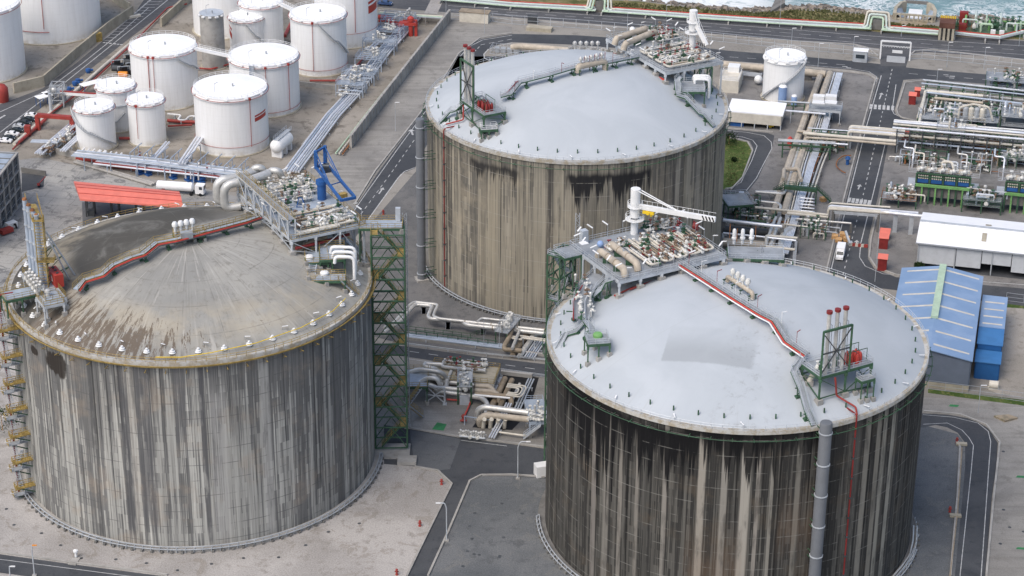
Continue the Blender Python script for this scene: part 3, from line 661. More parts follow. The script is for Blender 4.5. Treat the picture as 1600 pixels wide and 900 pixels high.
def walkway(label,T,pts,w=1.3,pipes=(('red_pipe',.16),),side=-1,railm='light_steel',floorm='grating',supm='green_steel',step=6.5,name='roof_walkway',zf=None,high=2.0,lamps=0):
    """pts: list of 3-D centre line points"""
    zf = zf or (lambda p: rz(T,p))
    t = thing(name,label,'walkway',pts[0]); A,B = [],[]
    for i,p in enumerate(pts):
        d = pts[min(i+1,len(pts)-1)]-pts[max(i-1,0)]; d.z = 0; n = V((-d.y,d.x,0)).normalized()*w/2; A.append(p+n); B.append(p-n)
    f = MB().strip(A,B).strip([a-UP*.12 for a in B],[a-UP*.12 for a in A]); f.build('floor',floorm,t)
    s_ = MB()
    for Q in (A,B):
        for a,b in zip(Q,Q[1:]): s_.bar(a-UP*.15,b-UP*.15,.1,.3)
    s_.build('stringer',supm,t)
    for k,Q in enumerate((A,B)): MB().rail(Q,step=2).build('railing',railm,t)
    for i,(m_,r) in enumerate(pipes):
        Q = B if side < 0 else A; n_ = []
        for q,p in zip(Q,pts): n_.append(q+(q-p).normalized()*(.35+.5*i)-UP*(.15+.1*i))
        MB().tube(n_,r,6,bend=.5).build('pipe',m_,t)
    L = sum((b-a).length for a,b in zip(pts,pts[1:])); ns = max(2,int(L/step))
    def atl(s):
        for a,b in zip(pts,pts[1:]):
            l = (b-a).length
            if s <= l: return a+(b-a)*(s/l),(b-a).normalized()
            s -= l
        return pts[-1],(pts[-1]-pts[-2]).normalized()
    for i in range(ns):
        p,d = atl(L*(i+.5)/ns); n = V((-d.y,d.x,0)).normalized()
        z = zf(p)
        if p.z-z < .4: continue
        m_ = MB()
        for k in (-1,1): m_.bar(V((p.x,p.y,z))+n*k*w*.45,V((p.x,p.y,p.z-.2))+n*k*w*.45,.2)
        m_.bar(p-n*w*.9-UP*.3,p+n*w*.6-UP*.3,.2)
        m_.bar(V((p.x,p.y,z+.3))-n*w*.45,V((p.x,p.y,p.z-.4))+n*w*.45,.12)
        for k in (-1,1): m_.box(V((p.x,p.y,z-.3))+n*k*w*.45,(.8,.8,.6),A29)
        m_.build('support',supm,t)
    for i in range(lamps):
        p,d = atl(L*(i+.5)/lamps); n = V((-d.y,d.x,0)).normalized(); q = p+n*w*.5*(-side)
        m_ = MB(); m_.bar(q,q+UP*2.6,.09); m_.bar(q+UP*2.6,q+UP*2.7+n*(-side)*1.1,.16,.1); m_.build('lamp_arm','white_paint' if i % 2 else 'red_dark',t)
    return t
def light_pole(p,h,label,arm=1.0,ang_=0,mat='light_steel',group=None,hm='white_paint'):
    t = thing('lamp_post',label,'lamp post',p,group); p = V(p)
    MB().cyl(p,p+UP*h,.09,.06,6).build('pole',mat,t); d = V((cos(ang_),sin(ang_),0))
    MB().bar(p+UP*h,p+UP*h+d*arm+UP*.15,.28,.12).build('lamp_head',hm,t); return t
def crane(label,base,ztop,zr,tip,mat,parts=True,yellow=True):
    t = thing('pedestal_crane',label,'crane',base); b = V(base)
    MB().lathe(b,[(.85,0),(.85,zr-b.z-3.2)],20).build('pedestal',mat,t,smooth=True)
    MB().lathe(b,[(1.0,zr-b.z-2.7),(1.1,zr-b.z-1.5),(1.1,ztop-b.z),(.01,ztop-b.z+.05)],20).build('slewing_column',mat,t,smooth=True)
    for h,r in ((zr-b.z-3.2,2.1),(zr-b.z-.2,1.7)):
        MB().lathe(b,[(.9,h-.25),(r,h-.1),(r,h),(.9,h)],24).build('access_ring',mat,t)
        m_ = MB(); n = 12
        Q = [b+V((r*cos(2*pi*i/n),r*sin(2*pi*i/n),h)) for i in range(n+1)]; m_.rail(Q,step=3,w=.06,kick=0); m_.build('railing',mat,t)
    d = V((tip.x-b.x,tip.y-b.y,0)); L = d.length; d.normalize(); n = V((-d.y,d.x,0)); r0 = V((b.x,b.y,zr))
    MB().bar(r0+d*.6,V((tip.x,tip.y,tip.z)),.7,1.1).build('jib',mat,t)
    m_ = MB()
    for s_ in (-.5,.5): m_.tube([V((b.x,b.y,ztop-.3))+n*s_+d*.8,r0+d*L*.52+n*s_*.4+UP*(.5+(tip.z-zr)*.52)],.13,6)
    m_.build('tie_rod',mat,t)
    m_ = MB()
    N = 14
    for i in range(N):
        q = r0+d*(1.5+(L-2)*i/N)+UP*(.55+(tip.z-zr)*(1.5+(L-2)*i/N)/L); m_.bar(q+n*.3,q+n*.3+UP*.9,.07)
    m_.bar(r0+d*1.5+n*.3+UP*1.4,tip+n*.3+UP*1.4,.06); m_.build('jib_railing',mat,t)
    if yellow:
        q = r0+d*3.2-UP*1.4; m_ = MB(); m_.box(q,(2.6,.9,.7),math.atan2(d.y,d.x)); m_.cyl(q-n*.7+UP*.3,q+n*.7+UP*.3,.4,n=10); m_.box(q+d*.6-UP*.5,(.5,.5,.6)); m_.build('hoist_trolley','yellow_bright',t)
    m_ = MB()
    for i in range(4): q = V(tip)-d*(.5+i*.75)-n*.36; m_.bar(q+UP*.5-d*.2,q-UP*.5+d*.25,.012,.32) 
    m_.build('hazard_stripe','black',t)
    return t
# ---------------------------------------------------------------- valve skids: rounded pipe loop on a frame, filled with valves
def skid(label,o,u,v,Lu,Lv,seed,loopm='cream_pipe',group=None,r=.24,n=10,mix=('gate_valve','actuator_valve','red_valve','globe_valve','relief_valve'),h=.9,name='valve_skid',runs=2):
    R_ = random.Random(seed); c = o+u*Lu/2+v*Lv/2
    t = thing(name,label,'pipework',c,group); z = UP*h; a = math.atan2(v.y,v.x)
    P_ = [o+v*Lv+z,o+z,o+u*Lu+z,o+u*Lu+v*Lv+z]; MB().tube(P_,r,8,bend=.9).build('pipe_loop',loopm,t,smooth=True)
    f = MB()
    for x in (.15,.85):
        for y in (.12,.5,.88): q = o+u*Lu*x+v*Lv*y; f.bar(q,q+z*.8,.14)
    for y in (.12,.5,.88): f.bar(o+v*Lv*y+z*.75,o+u*Lu+v*Lv*y+z*.75,.14)
    for x in (.15,.85): f.bar(o+u*Lu*x+v*Lv*.05+z*.72,o+u*Lu*x+v*Lv*.95+z*.72,.12)
    f.build('skid_frame','green_steel',t)
    for k in range(runs):
        x = (k+1)/(runs+1); q = []
        y0 = R_.uniform(.05,.2); hz = h+R_.uniform(-.1,.7); q = [o+u*Lu*x+v*Lv*y0+UP*.1,o+u*Lu*x+v*Lv*y0+UP*hz,o+u*Lu*x+v*Lv*R_.uniform(.8,.95)+UP*hz]
        q.append(q[-1]+u*R_.uniform(-.4,.4)*Lu*.5); MB().tube(q,R_.uniform(.1,.2),6,bend=.3).build('pipe_run',R_.choice(['silver_pipe','cream_pipe','valve_white','brown_pipe']),t)
    for i in range(n):
        x = R_.choice([0,.33,.66,1,.2,.8]); y = (i+.5)/n+R_.uniform(-.03,.03)
        valve(t,R_.choice(mix),o+u*Lu*x+v*Lv*y+UP*(h+R_.uniform(-.2,.5)),a+R_.choice([0,0,pi/2]),R_.uniform(.7,1.15))
    return t
def big_pipe(label,pts,r,mat,bend=2.2,name='insulated_pipe',group=None,sup=None,zf=None,smat='green_steel',bands=0,n=12):
    pts = [V(p) for p in pts]; t = thing(name,label,'pipe',pts[0],group)
    MB().tube(pts,r,n,bend=bend).build('pipe',mat,t,smooth=True)
    if sup:
        for p in sup:
            p = V(p); z = zf(p) if zf else 0
            MB().box((p.x,p.y,z),(r*2.4,.25,max(.2,p.z-z-r*.7))).build('support',smat,t)
    if bands:
        for a,b in zip(pts,pts[1:]):
            k = int((b-a).length/bands); d = (b-a).normalized()
            for i in range(1,k): MB().cyl(a+(b-a)*i/k-d*.12,a+(b-a)*i/k+d*.12,r*1.06,n=12).build('clamp_band','brown_pipe',t)
    return t
def stair_tower(label,o,u,v,Lu,Lv,z0,z1,fl,fm='green_steel',railm='light_steel',stm='grating',landm='grating',group=None):
    """open steel frame with zig-zag flights, o = corner"""
    t = thing('stair_tower',label,'stair tower',(o.x,o.y,z0),group); o = V((o.x,o.y,0)); C_ = poly4(o,u,v,0,Lu,0,Lv)
    for c in C_: MB().bar((c.x,c.y,z0),(c.x,c.y,z1),.34).build('column',fm,t)
    n = round((z1-z0)/fl); dzf = (z1-z0)/n; x = MB()
    for k in range(n+1):
        z = UP*(z0+dzf*k); b = MB()
        for i in range(4): b.bar(C_[i]+z,C_[(i+1) % 4]+z,.26)
        b.build('cross_beam',fm,t)
        if k < n:
            for i in range(4):
                p,q = C_[i],C_[(i+1) % 4]; m_ = (p+q)/2
                if (q-p).length > 6: x.bar(p+z,m_+z+UP*dzf,.17); x.bar(q+z,m_+z+UP*dzf,.17); x.bar(p+z+UP*dzf*.5,q+z+UP*dzf*.5,.14)
                else: x.bar(p+z,q+z+UP*dzf,.15)
    x.build('bracing',fm,t)
    for k in range(n):
        z = z0+dzf*k; s_ = 1 if k % 2 == 0 else -1; w = Lv*.36; a = o+v*Lv*(.27 if s_ > 0 else .73)
        p = a+u*(Lu*.2 if s_ > 0 else Lu*.8); q = a+u*(Lu*.8 if s_ > 0 else Lu*.2)
        P_,Q_ = V((p.x,p.y,z)),V((q.x,q.y,z+dzf)); MB().stair(P_,Q_,w).build('flight',stm,t)
        r = MB(); nrm = v*w/2
        for g in (-1,1):
            r.bar(P_+nrm*g+UP*1.05,Q_+nrm*g+UP*1.05,.07); r.bar(P_+nrm*g+UP*.5,Q_+nrm*g+UP*.5,.06)
            for i in range(5): e = P_+(Q_-P_)*i/4+nrm*g; r.bar(e,e+UP*1.05,.06)
        e0 = Lu*.8 if s_ > 0 else 0; La = poly4(o+UP*(z+dzf),u,v,e0,e0+Lu*.2,0,Lv)
        r.rail([La[0],La[1],La[2],La[3]] if s_ > 0 else [La[1],La[0],La[3],La[2]],step=1.3); r.build('handrail',railm,t)
        MB().prism(La,z+dzf-.1,z+dzf).build('landing',landm,t)
    return t
def lattice_mast(label,p,h,w=.9,mat='grey_steel'):
    t = thing('lattice_mast',label,'mast',p); p = V(p)
    m_ = MB(); C_ = [V((w/2*i,w/2*j,0)) for i,j in ((-1,-1),(1,-1),(1,1),(-1,1))]
    for c in C_: m_.bar(p+c,p+c+UP*h,.12)
    m_.build('upright',mat,t); x = MB(); n = int(h/1.1)
    for k in range(n):
        for i in range(4):
            a,b = C_[i],C_[(i+1) % 4]
            if k % 2: a,b = b,a
            x.bar(p+a+UP*h*k/n,p+b+UP*h*(k+1)/n,.08)
    x.build('lacing',mat,t); MB().box(p,(1.6,1.6,.5)).build('base_block','concrete',t); return t
# ================================================================ bare-dome tank: process deck, crane, loops
FA = V((-48.6,449.2,0)); ZA = 55.9
dA = deck_thing('process_deck','steel process deck with ochre railings standing on the bare concrete dome','platform',TA,FA,ZA,U29,V29,18,31,3,6,'yellow_rail',floorm='bluish_deck')
g = 'valve skids on the ochre railed deck'
rows = [1.2,4.9,8.6,20.5,24.3,27.6]
nmA = ['white valve skid along the front edge of the ochre railed deck','second valve skid behind the front edge of the ochre railed deck','third valve skid, just in front of the blue crane','valve skid just behind the blue crane pedestal','valve skid between the crane and the big silver pipe loops','rearmost valve skid of the ochre railed deck by the silver loops']
for i,r_ in enumerate(rows):
    skid(nmA[i],FA+UP*ZA+U29*2.2+V29*r_,V29,U29,2.5,14.5,100+i,'silver_pipe' if i % 2 else 'cream_pipe',g,r=.24,n=15,mix=('gate_valve','gate_valve','relief_valve','actuator_valve','gate_valve','globe_valve'),runs=3)
for i,(a,b) in enumerate(((2.4,14.5),(8.5,17.2))):
    skid('short valve skid '+('left' if i == 0 else 'right')+' of the blue crane foot',FA+UP*ZA+U29*a+V29*b,V29,U29,2.0,4.6,140+i,'silver_pipe',g,r=.18,n=6)
# raised catwalk along the left side of the deck
o = FA+UP*(ZA+4.6)-U29*.4
t = thing('raised_catwalk','raised catwalk with ochre railings along the left side of the crane deck','walkway',o)
MB().prism(poly4(o,U29,V29,0,1.7,.5,30),ZA+4.5,ZA+4.6).build('floor','grating',t)
for k in (0,1.7): MB().rail([o+U29*k+V29*.5,o+U29*k+V29*30],step=1.8).build('railing','yellow_rail',t)
b = MB()
for k in (0,1.7): b.bar(o+U29*k+V29*.5-UP*.2,o+U29*k+V29*30-UP*.2,.15,.35)
b.build('edge_beam','light_steel',t)
for j in range(7):
    m_ = MB()
    for k in (0,1.7): q = o+U29*k+V29*(.6+4.8*j); m_.bar(q-UP*4.6,q-UP*.1,.28)
    if j < 6: m_.bar(o+V29*(.6+4.8*j)-UP*4.5,o+V29*(.6+4.8*j+4.8)-UP*.3,.14)
    m_.build('leg','light_steel',t)
# blue crane: pedestal and open box boom
cb = at(503,311,ZA); zc = 60.6
t = thing('blue_crane','blue crane with open rectangular boom on the ochre railed deck','crane',cb)
MB().lathe(cb,[(1.05,0),(1.05,zc-cb.z-.9)],20).build('pedestal','blue_paint',t,smooth=True)
MB().lathe(cb,[(1.3,zc-cb.z-.9),(1.3,zc-cb.z),(.01,zc-cb.z)],20).build('slewing_ring','blue_paint',t)
q0,q1 = at(494,262,zc+.8),at(514,251,zc+.8); p0,p1 = at(533,313,zc+.8),at(554,309,zc+.8)
q1 = q0+(q1-q0).normalized()*3.6; p1 = p0+(p1-p0).normalized()*3.4
m_ = MB(); m_.bar(q0,p0,.5,.65); m_.bar(q1,p1,.5,.65); m_.bar(p0,p1,.5,.6); m_.bar(q0,q1,.5,.6); m_.bar(q0+(p0-q0)*.55,q1+(p1-q1)*.55,.2); m_.build('boom','blue_paint',t)
m_ = MB()
for q in (q0,q1): m_.bar(q-UP*.2,q+UP*4.2,.7,.8)
m_.bar(q0+UP*3.9,q1+UP*3.9,.4); m_.build('gantry_frame','blue_paint',t)
m_ = MB()
for q,p in ((q0,p0),(q1,p1)):
    m_.tube([q+UP*4,q+(p-q)*.55+UP*.3],.13,6); m_.tube([q+UP*2.6+(p-q)*.02,q+(p-q)*.45+UP*.3],.09,6)
m_.build('stay_rod','blue_paint',t)
c_ = (q0+q1)/2+((p0+p1)/2-(q0+q1)/2)*.18; m_ = MB(); m_.box(c_-UP*.2,(1.9,1.6,1.0),.5); m_.cyl(c_+V((-.8,0,1.2)),c_+V((.8,0,1.2)),.55,n=12); m_.box(c_+V((.4,.5,.8)),(.8,.7,.9)); m_.build('winch','chrome_dark',t)
MB().box(c_+V((-.9,.7,.8)),(.6,.6,.8)).build('motor','white_paint',t)
m_ = MB(); e = p0+(p1-p0)*.5; m_.box(e+(q0-p0).normalized()*4.2-UP*1.2,(1.8,1.2,.9),.6); m_.build('hook_block','yellow_rail',t)
# small blue lifting frame on the deck
c_ = at(470,322,ZA); m_ = MB()
for s_ in (-.9,.9):
    for r_ in (-.8,.8): m_.bar(c_+V((s_,r_,0)),c_+V((s_*.4,0,2.0)),.14)
m_.bar(c_+V((-.36,0,2)),c_+V((.36,0,2)),.14); m_.bar(c_+V((-.9,-.8,.1)),c_+V((.9,-.8,.1)),.12); m_.bar(c_+V((-.9,.8,.1)),c_+V((.9,.8,.1)),.12)
tag(m_.build('lifting_tripod','blue_paint'),'small blue A-shaped lifting frame on the bare floor left of the blue crane','frame')
# big silver loops
zl = 58.6
big_pipe('huge silver pipe loop nearest the left end of the ochre railed deck',[at(420,271,zl),at(388,283,zl),at(349,288,zl),at(349,288,zl)-UP*6,at(376,322,52.9)+UP*0],1.0,'silver_pipe',3.2,'pipe_loop','huge silver pipe loops')
big_pipe('huge silver pipe loop outermost over the dome edge',[at(402,266,zl),at(372,277,zl),at(338,282,zl),at(338,282,zl)-UP*5.2,at(356,314,53.3)],1.0,'silver_pipe',3.0,'pipe_loop','huge silver pipe loops')
big_pipe('silver pipe hump rising over the back of the ochre railed deck',[at(390,277,56.6),at(398,262,59.6),at(409,262,59.6),at(416,276,56.6)],.8,'silver_pipe',2.4,'pipe_loop','silver pipe humps')
big_pipe('silver pipe hump at the rear corner of the ochre railed deck',[at(414,277,56.6),at(424,266,59.2),at(436,267,59.2),at(441,278,56.6)],.8,'silver_pipe',2.4,'pipe_loop','silver pipe humps')
big_pipe('long white pipe along the front railing of the ochre railed deck',[FA+UP*(ZA+.7)+U29*1.2+V29*.7,FA+UP*(ZA+.7)+U29*12+V29*.7],.32,'valve_white',0)
# shadowed pipework under the deck
big_pipe('dark red fire main running beneath the ochre railed deck',[at(462,388,53.6),at(505,378,53.2),at(545,366,52.5)],.35,'red_dark',0)
big_pipe('brown elbowed pipe beneath the ochre railed deck',[at(466,392,52.6),at(482,379,53.6),at(510,371,53.4)],.45,'brown_pipe',1.2)
# side platforms under the right corner
def small_deck(label,corner,z,u,v,Lu,Lv,rm='yellow_rail',T=TA,fm='bluish_deck',lm='green_steel',gaps=(),nu=2,nv=1,w=.26):
    return deck_thing('access_platform',label,'platform',T,corner,z,u,v,Lu,Lv,nu,nv,rm,lm,fm,lm,gaps,w=w,ties=False)
s1 = small_deck('upper side platform carrying a white hatch lid below the ochre railed deck',at(478,411,51.6),51.6,V((1,.15,0)).normalized(),V((-.15,1,0)).normalized(),5.0,5.5)
s2 = small_deck('lower side platform with a round white hatch near the ochre dome edge',at(481,439,49.9),49.9,V((1,.06,0)).normalized(),V((-.06,1,0)).normalized(),8.2,3.2)
s3 = small_deck('side platform beneath three white elbowed pipes beside the green tower',at(500,406,52.4),52.4,V((1,.1,0)).normalized(),V((-.1,1,0)).normalized(),5.5,7.5)
for i,(px,py,z) in enumerate(((483,404,51.6),(507,429,49.9))):
    c_ = at(px,py,z); m_ = MB(); m_.lathe(c_,[(.9,.0),(.9,.5),(1.0,.5),(.8,.75),(.01,.9)],20)
    tag(m_.build('hatch','white_paint',smooth=True),'round white hatch lid on the '+('upper' if i == 0 else 'lower')+' side platform of the bare dome','hatch')
t = thing('access_stair','short steep stair between the two hatch platforms on the bare dome','stair',at(487,428,49.9)); MB().stair(at(487,430,49.9),at(489,413,51.6),1.6).build('flight','pale_blue_steel',t)
t = thing('access_stair','ochre railed stair from the lower hatch platform to the dome edge','stair',at(556,452,46))
a_,b_ = at(558,462,45.6),at(532,437,49.9); MB().stair(a_,b_,1.3).build('flight','grating',t)
for s_ in (-.7,.7): MB().rail([b_+V((s_*.6,s_*.6,0)),a_+V((s_*.6,s_*.6,0))],step=1.2).build('railing','yellow_rail',t)
for i in range(3):
    o = at(518+3*i,386+7.5*i,53.8); d = V((1,-.03,0)); big_pipe(['rearmost','middle','front'][i]+' of three white elbowed pipes beside the green tower',[o-d*.2+UP*-1.6,o,o+d*(5.2-.55*i),o+d*(5.2-.55*i)-UP*(5.2)+V((0,-.3,0))],.38,'white_paint',1.3,'elbow_pipe','three white elbowed pipes',smat='light_steel')
deck_thing('access_platform','ochre railed bridge platform between the deck and the green stair tower','platform',TA,V((-34.2,456.5,0)),55.5,V((1,.03,0)).normalized(),V((0,1,0)),9.6,4.6,2,1,'yellow_rail','green_steel','bluish_deck','green_steel',zf=lambda p: 46.5 if math.hypot(p.x-TA.x,p.y-TA.y) < 39.5 else 54.5,w=.25,ties=False)
stair_tower('tall green stair tower with ochre landings against the grey streaked tank',V((-31.4,453.3,0)),V((1,.05,0)).normalized(),V((-.05,1,0)),7.4,5.0,1.0,55.2,5.4,'green_steel','yellow_rail','green_steel','yellow_rail')
for px,py,dz_ in ((566,352,0),(574,368,4),(576,384,8)): pass
lattice_mast('thin grey lattice mast beside the green stair tower',at(637,668,0),lift(at(637,668,0),334),1.0)
t = thing('foot_slab','concrete foot block and ramp at the green stair tower','base',at(630,720,0))
MB().box(at(636,722,0),(4.4,3.2,.9)).build('block','concrete',t); MB().box(at(612,706,0),(8.5,6.8,.35)).build('slab','concrete',t)
# pale box on top of tower
tag(MB().box(at(622,345,55.6),(1.1,1.0,3.2)).build('cabinet','light_steel'),'narrow grey cabinet on the top landing of the green stair tower','cabinet')
# ---- walkway over the bare dome
W = [(118,452),(131,437),(160,428),(175,414),(205,401),(222,396),(243,379),(275,373),(320,361),(382,345),(402,338)]
walkway('ochre railed roof walkway with a red pipe crossing the bare concrete dome',TA,[roof(TA,px,py,2.0) for px,py in W],1.5,(('red_bright',.2),('dark_steel',.14)),-1,'yellow_rail','bluish_deck')
# relief valve group on the dome walkway
t = deck_thing('vent_platform','little platform with four white relief vents halfway along the dome walkway','platform',TA,roof(TA,272,371,1.6),roof(TA,272,371,1.6).z,V((1,.25,0)).normalized(),V((-.25,1,0)).normalized(),6.8,2.4,3,1,'yellow_rail','green_steel','grating','green_steel',w=.2,ties=False)
for i in range(4):
    q = roof(TA,274+9*i,366-1.7*i,1.6); o = MB().lathe(q,[(.3,0),(.3,1.8),(.62,1.9),(.68,2.5),(.4,2.95),(.01,3.0)],12).build('relief_vent','white_paint',t,smooth=True)
MB().box(roof(TA,292,372,1.6),(2.6,1.6,1.5),.25).build('control_cabinet','grating',t)
# ---- stack platform on the left rim
oS = V((-98.6,426.4,0)); ZS = 51.6
t = deck_thing('stack_platform','ochre railed platform with tall stacks on the left rim of the bare dome','platform',TA,oS,ZS,U29,V29,4.4,16,1,3,'yellow_rail','light_steel','bluish_deck','light_steel',zf=lambda p: rz(TA,p) if math.hypot(p.x-TA.x,p.y-TA.y) < 39 else 46,w=.3,ties=False)
for i in range(4):
    b_ = at(50+5.6*i,436+3.4*i,ZS); top = lift(b_,[313,322,330,338][i]-1)
    s_ = thing('vent_stack',['first tall grey vent stack, at the left','second tall grey vent stack from the left','third tall grey vent stack from the left','fourth tall grey vent stack, next to the ochre ladder'][i]+', on the bare dome platform','stack',b_,'four tall vent stacks on the bare dome')
    MB().cyl((b_.x,b_.y,ZS-1),(b_.x,b_.y,top),.48,n=14).build('pipe','pale_blue_steel',s_,smooth=True)
    for k in range(5): MB().cyl((b_.x,b_.y,ZS+2+k*3.6),(b_.x,b_.y,ZS+2.3+k*3.6),.62,n=14).build('flange','light_steel',s_)
    MB().cyl((b_.x,b_.y,top),(b_.x,b_.y,top+.4),.55,.4,n=14).build('cap','rust',s_)
t = thing('stack_ladder','ochre ladder cage tower beside the tall vent stacks','ladder',at(69,445,ZS)); b_ = at(70,447,ZS); m_ = MB()
for i,j in ((-.9,-.7),(.9,-.7),(.9,.7),(-.9,.7)): m_.bar(b_+V((i,j,0)),b_+V((i,j,16.5)),.16)
for k in range(24):
    z = UP*k*.68
    for a,c in (((-.9,-.7),(.9,-.7)),((-.9,.7),(.9,.7)),((.9,-.7),(.9,.7))): m_.bar(b_+V((*a,0))+z,b_+V((*c,0))+z,.09)
m_.build('cage','yellow_rail',t)
m_ = MB(); top = at(45,312,ZS+17); q = b_+UP*15.5; m_.prism([q+V((-1.2,-1,0)),q+V((1.2,-1,0)),top+V((1.2,1,0)),top+V((-1,1,0))],ZS+15.5,ZS+15.6); m_.rail([q+V((1.2,-1,0)),top+V((1.6,1,0))],step=1.2); m_.rail([q+V((-1.2,-1,0)),top+V((-1,1,0))],step=1.2); m_.build('top_walk','yellow_rail',t)
m_ = MB(); q = b_+UP*6; m_.prism([q+V((-1,-1,0)),q+V((2.6,-1,0)),q+V((2.6,1.6,0)),q+V((-1,1.6,0))],ZS+6,ZS+6.1); m_.rail([q+V((-1,-1,0)),q+V((2.6,-1,0)),q+V((2.6,1.6,0))],step=1); m_.build('rest_landing','yellow_rail',t)
t = thing('raking_brace','pair of grey raking braces propping the tall vent stacks','brace',at(100,440,50))
for k in range(2):
    a_ = at(72+4*k,362+12*k,ZS+12.5); e = roof(TA,117-9*k,430+7*k); m_ = MB(); m_.bar(a_,e,.3); m_.build('prop','light_steel',t)
m_ = MB(); a_,e = at(72,362,ZS+12.5),roof(TA,117,430); a2,e2 = b_+UP*11,b_+V((1,0,0))
for k in (.3,.55,.8): m_.bar(a_+(e-a_)*k,a2+(e2-a2)*k,.16); m_.bar(a_+(e-a_)*k,a2+(e2-a2)*(k+.15),.12)
m_.build('lattice','green_steel',t)
rb = at(88,442,ZS); t = thing('red_cabinet','long dark red equipment cabinet on the stack platform of the bare dome','cabinet',rb); m_ = MB(); m_.box(rb,(1.9,5.0,2.9),A29); m_.build('housing','logo_red',t)
m_ = MB()
for k in (-1.5,0,1.5): m_.box(rb+V29*k+UP*2.9,(.5,.4,.25),A29)
m_.build('roof_knob','dark_steel',t); MB().bar(rb-U29*.98-V29*.5+UP*.8,rb-U29*.98-V29*.2+UP*2.0,.05,.4).build('notice','white_paint',t)
t = thing('valve_cluster','white valves clustered beside the tall vent stacks','valves',at(52,448,ZS))
for i in range(5):
    for j in range(3): valve(t,['relief_valve','gate_valve','relief_valve'][j],at(42+4*i+3*j,437+5*i-3*j,ZS+.9),.5,1.2)
MB().box(at(52,448,ZS),(4,1,.5),2.2).build('manifold','silver_pipe',t)
oT = V((-95.6,425.5,0)); t = deck_thing('access_platform','long legged platform with two grey vents in front of the stack platform','platform',TA,at(69,479,51.2),51.2,U29,V29,4.4,5.5,1,1,'yellow_rail','light_steel','bluish_deck','light_steel',w=.3,ties=False,zf=lambda p: rz(TA,p) if math.hypot(p.x-TA.x,p.y-TA.y) < 39 else 46)
for px,py in ((67,459),(75,465)): MB().lathe(at(px,py,51.2),[(.5,0),(.5,.8),(.3,1.0),(.7,1.3),(.6,1.8),(.01,2.1)],12).build('vent','silver_pipe',t,smooth=True)
# ---- zig-zag stair down the left side of the grey tank
t = thing('wall_stair','zig-zag stair with ochre landings down the left side of the grey streaked tank','stair',at(43,785,0)); b0 = at(42,780,0); e1 = V((-.35,.94,0)); nf = 7
rd = (b0-TA).normalized(); td = V((-rd.y,rd.x,0))
for k in range(nf):
    z = 1+k*6.5; c_ = b0+rd*.3
    p_,q_ = c_-td*1.5+rd*1.0,c_+td*1.5+rd*1.0
    La = [c_-td*2.0-rd*2.2,c_-td*2.0+rd*2.4,c_-td*.4+rd*2.4,c_-td*.4-rd*2.2]; Lb = [c_+td*.6-rd*2.2,c_+td*.6+rd*2.4,c_+td*2.2+rd*2.4,c_+td*2.2-rd*2.2]
    MB().prism(La,z,z+.12).build('landing','grating',t); MB().prism(Lb,z+3.2,z+3.32).build('landing','yellow_rail',t)
    MB().rail([q+UP*z for q in (La[3],La[0],La[1],La[2])],step=1,w=.09).build('handrail','yellow_rail',t); MB().rail([q+UP*(z+3.25) for q in (Lb[0],Lb[1],Lb[2],Lb[3])],step=1,w=.09).build('handrail','yellow_rail',t)
    MB().stair(c_-td*1.2-rd*.6+UP*z,c_+td*1.2-rd*.6+UP*(z+3.25),.9).stair(c_+td*1.2+rd*1.0+UP*(z+3.25),c_-td*1.2+rd*1.0+UP*(z+6.5),.9).build('flight','grey_steel',t)
    MB().bar(c_-td*1.2-rd*2.2+UP*(z-2.2),c_-td*1.2+rd*2+UP*z,.2).bar(c_+td*1.4-rd*2.2+UP*(z+1.2),c_+td*1.4+rd*2+UP*(z+3.2),.2).build('bracket','green_steel',t)
    MB().bar(c_+rd*2.2+UP*(z+1),c_+rd*3.2+UP*(z+1.6),.25,.1).build('lamp_arm','white_paint',t)
big_pipe('dark red riser pipe beside the zig-zag stair',[b0+rd*1.0+td*-2.4+UP*.6,b0+rd*1.0-td*2.4+UP*50,b0-rd*2-td*2+UP*50],.2,'red_dark',.8,'riser_pipe')
small_deck('ochre railed landing where the zig-zag stair meets the bare dome',at(10,470,50),50.0,U29,V29,7,4.5,T=TA,gaps=())
big_pipe('yellow painted handrail pipe near the front of the bare dome',[roof(TA,243,558,1.0),roof(TA,283,558,1.0),roof(TA,330,551,1.0),roof(TA,400,536,1.0),roof(TA,470,512,1.0),roof(TA,520,486,1.0),roof(TA,540,466,1.0)],.09,'yellow_bright',0,'guard_line')
# ================================================================ soot black tank (C)
FC = V((22.8,430.5,0)); ZC = 55.3
deck_thing('process_deck','grey process deck with white crane on the patched white dome','platform',TC,FC,ZC,U29,V29,27.2,21,5,4,zf=lambda p: rz(TC,p) if math.hypot(p.x-TC.x,p.y-TC.y) < 39.5 else 46,ties=False)
for i,(a,b,zz) in enumerate((((960,462),(1052,420),51.9),((985,452),(1128,398),52.6))): big_pipe(['lower','upper'][i]+' red fire pipe running beneath the grey crane deck of the patched dome',[at(*a,zz),at(*b,zz)],.2,'red_pipe',0,'fire_pipe')
g = 'pipe loops on the grey railed deck of the patched dome'
nmC = ['leftmost cream pipe loop with valves, beside the two insulated pipes','second cream pipe loop with valves from the insulated pipes','middle cream pipe loop with valves under the white crane jib','fourth cream pipe loop with valves from the insulated pipes','rightmost cream pipe loop with valves, by the corner of the deck']
for i in range(5):
    skid(nmC[i],FC+UP*ZC+U29*(9.3+3.55*i)+V29*(2.3+.2*i),U29,V29,2.7,13.5-.5*i,200+i,'cream_pipe',g,r=.27,n=15,mix=('gate_valve','actuator_valve','red_valve','globe_valve','actuator_valve'),runs=3)
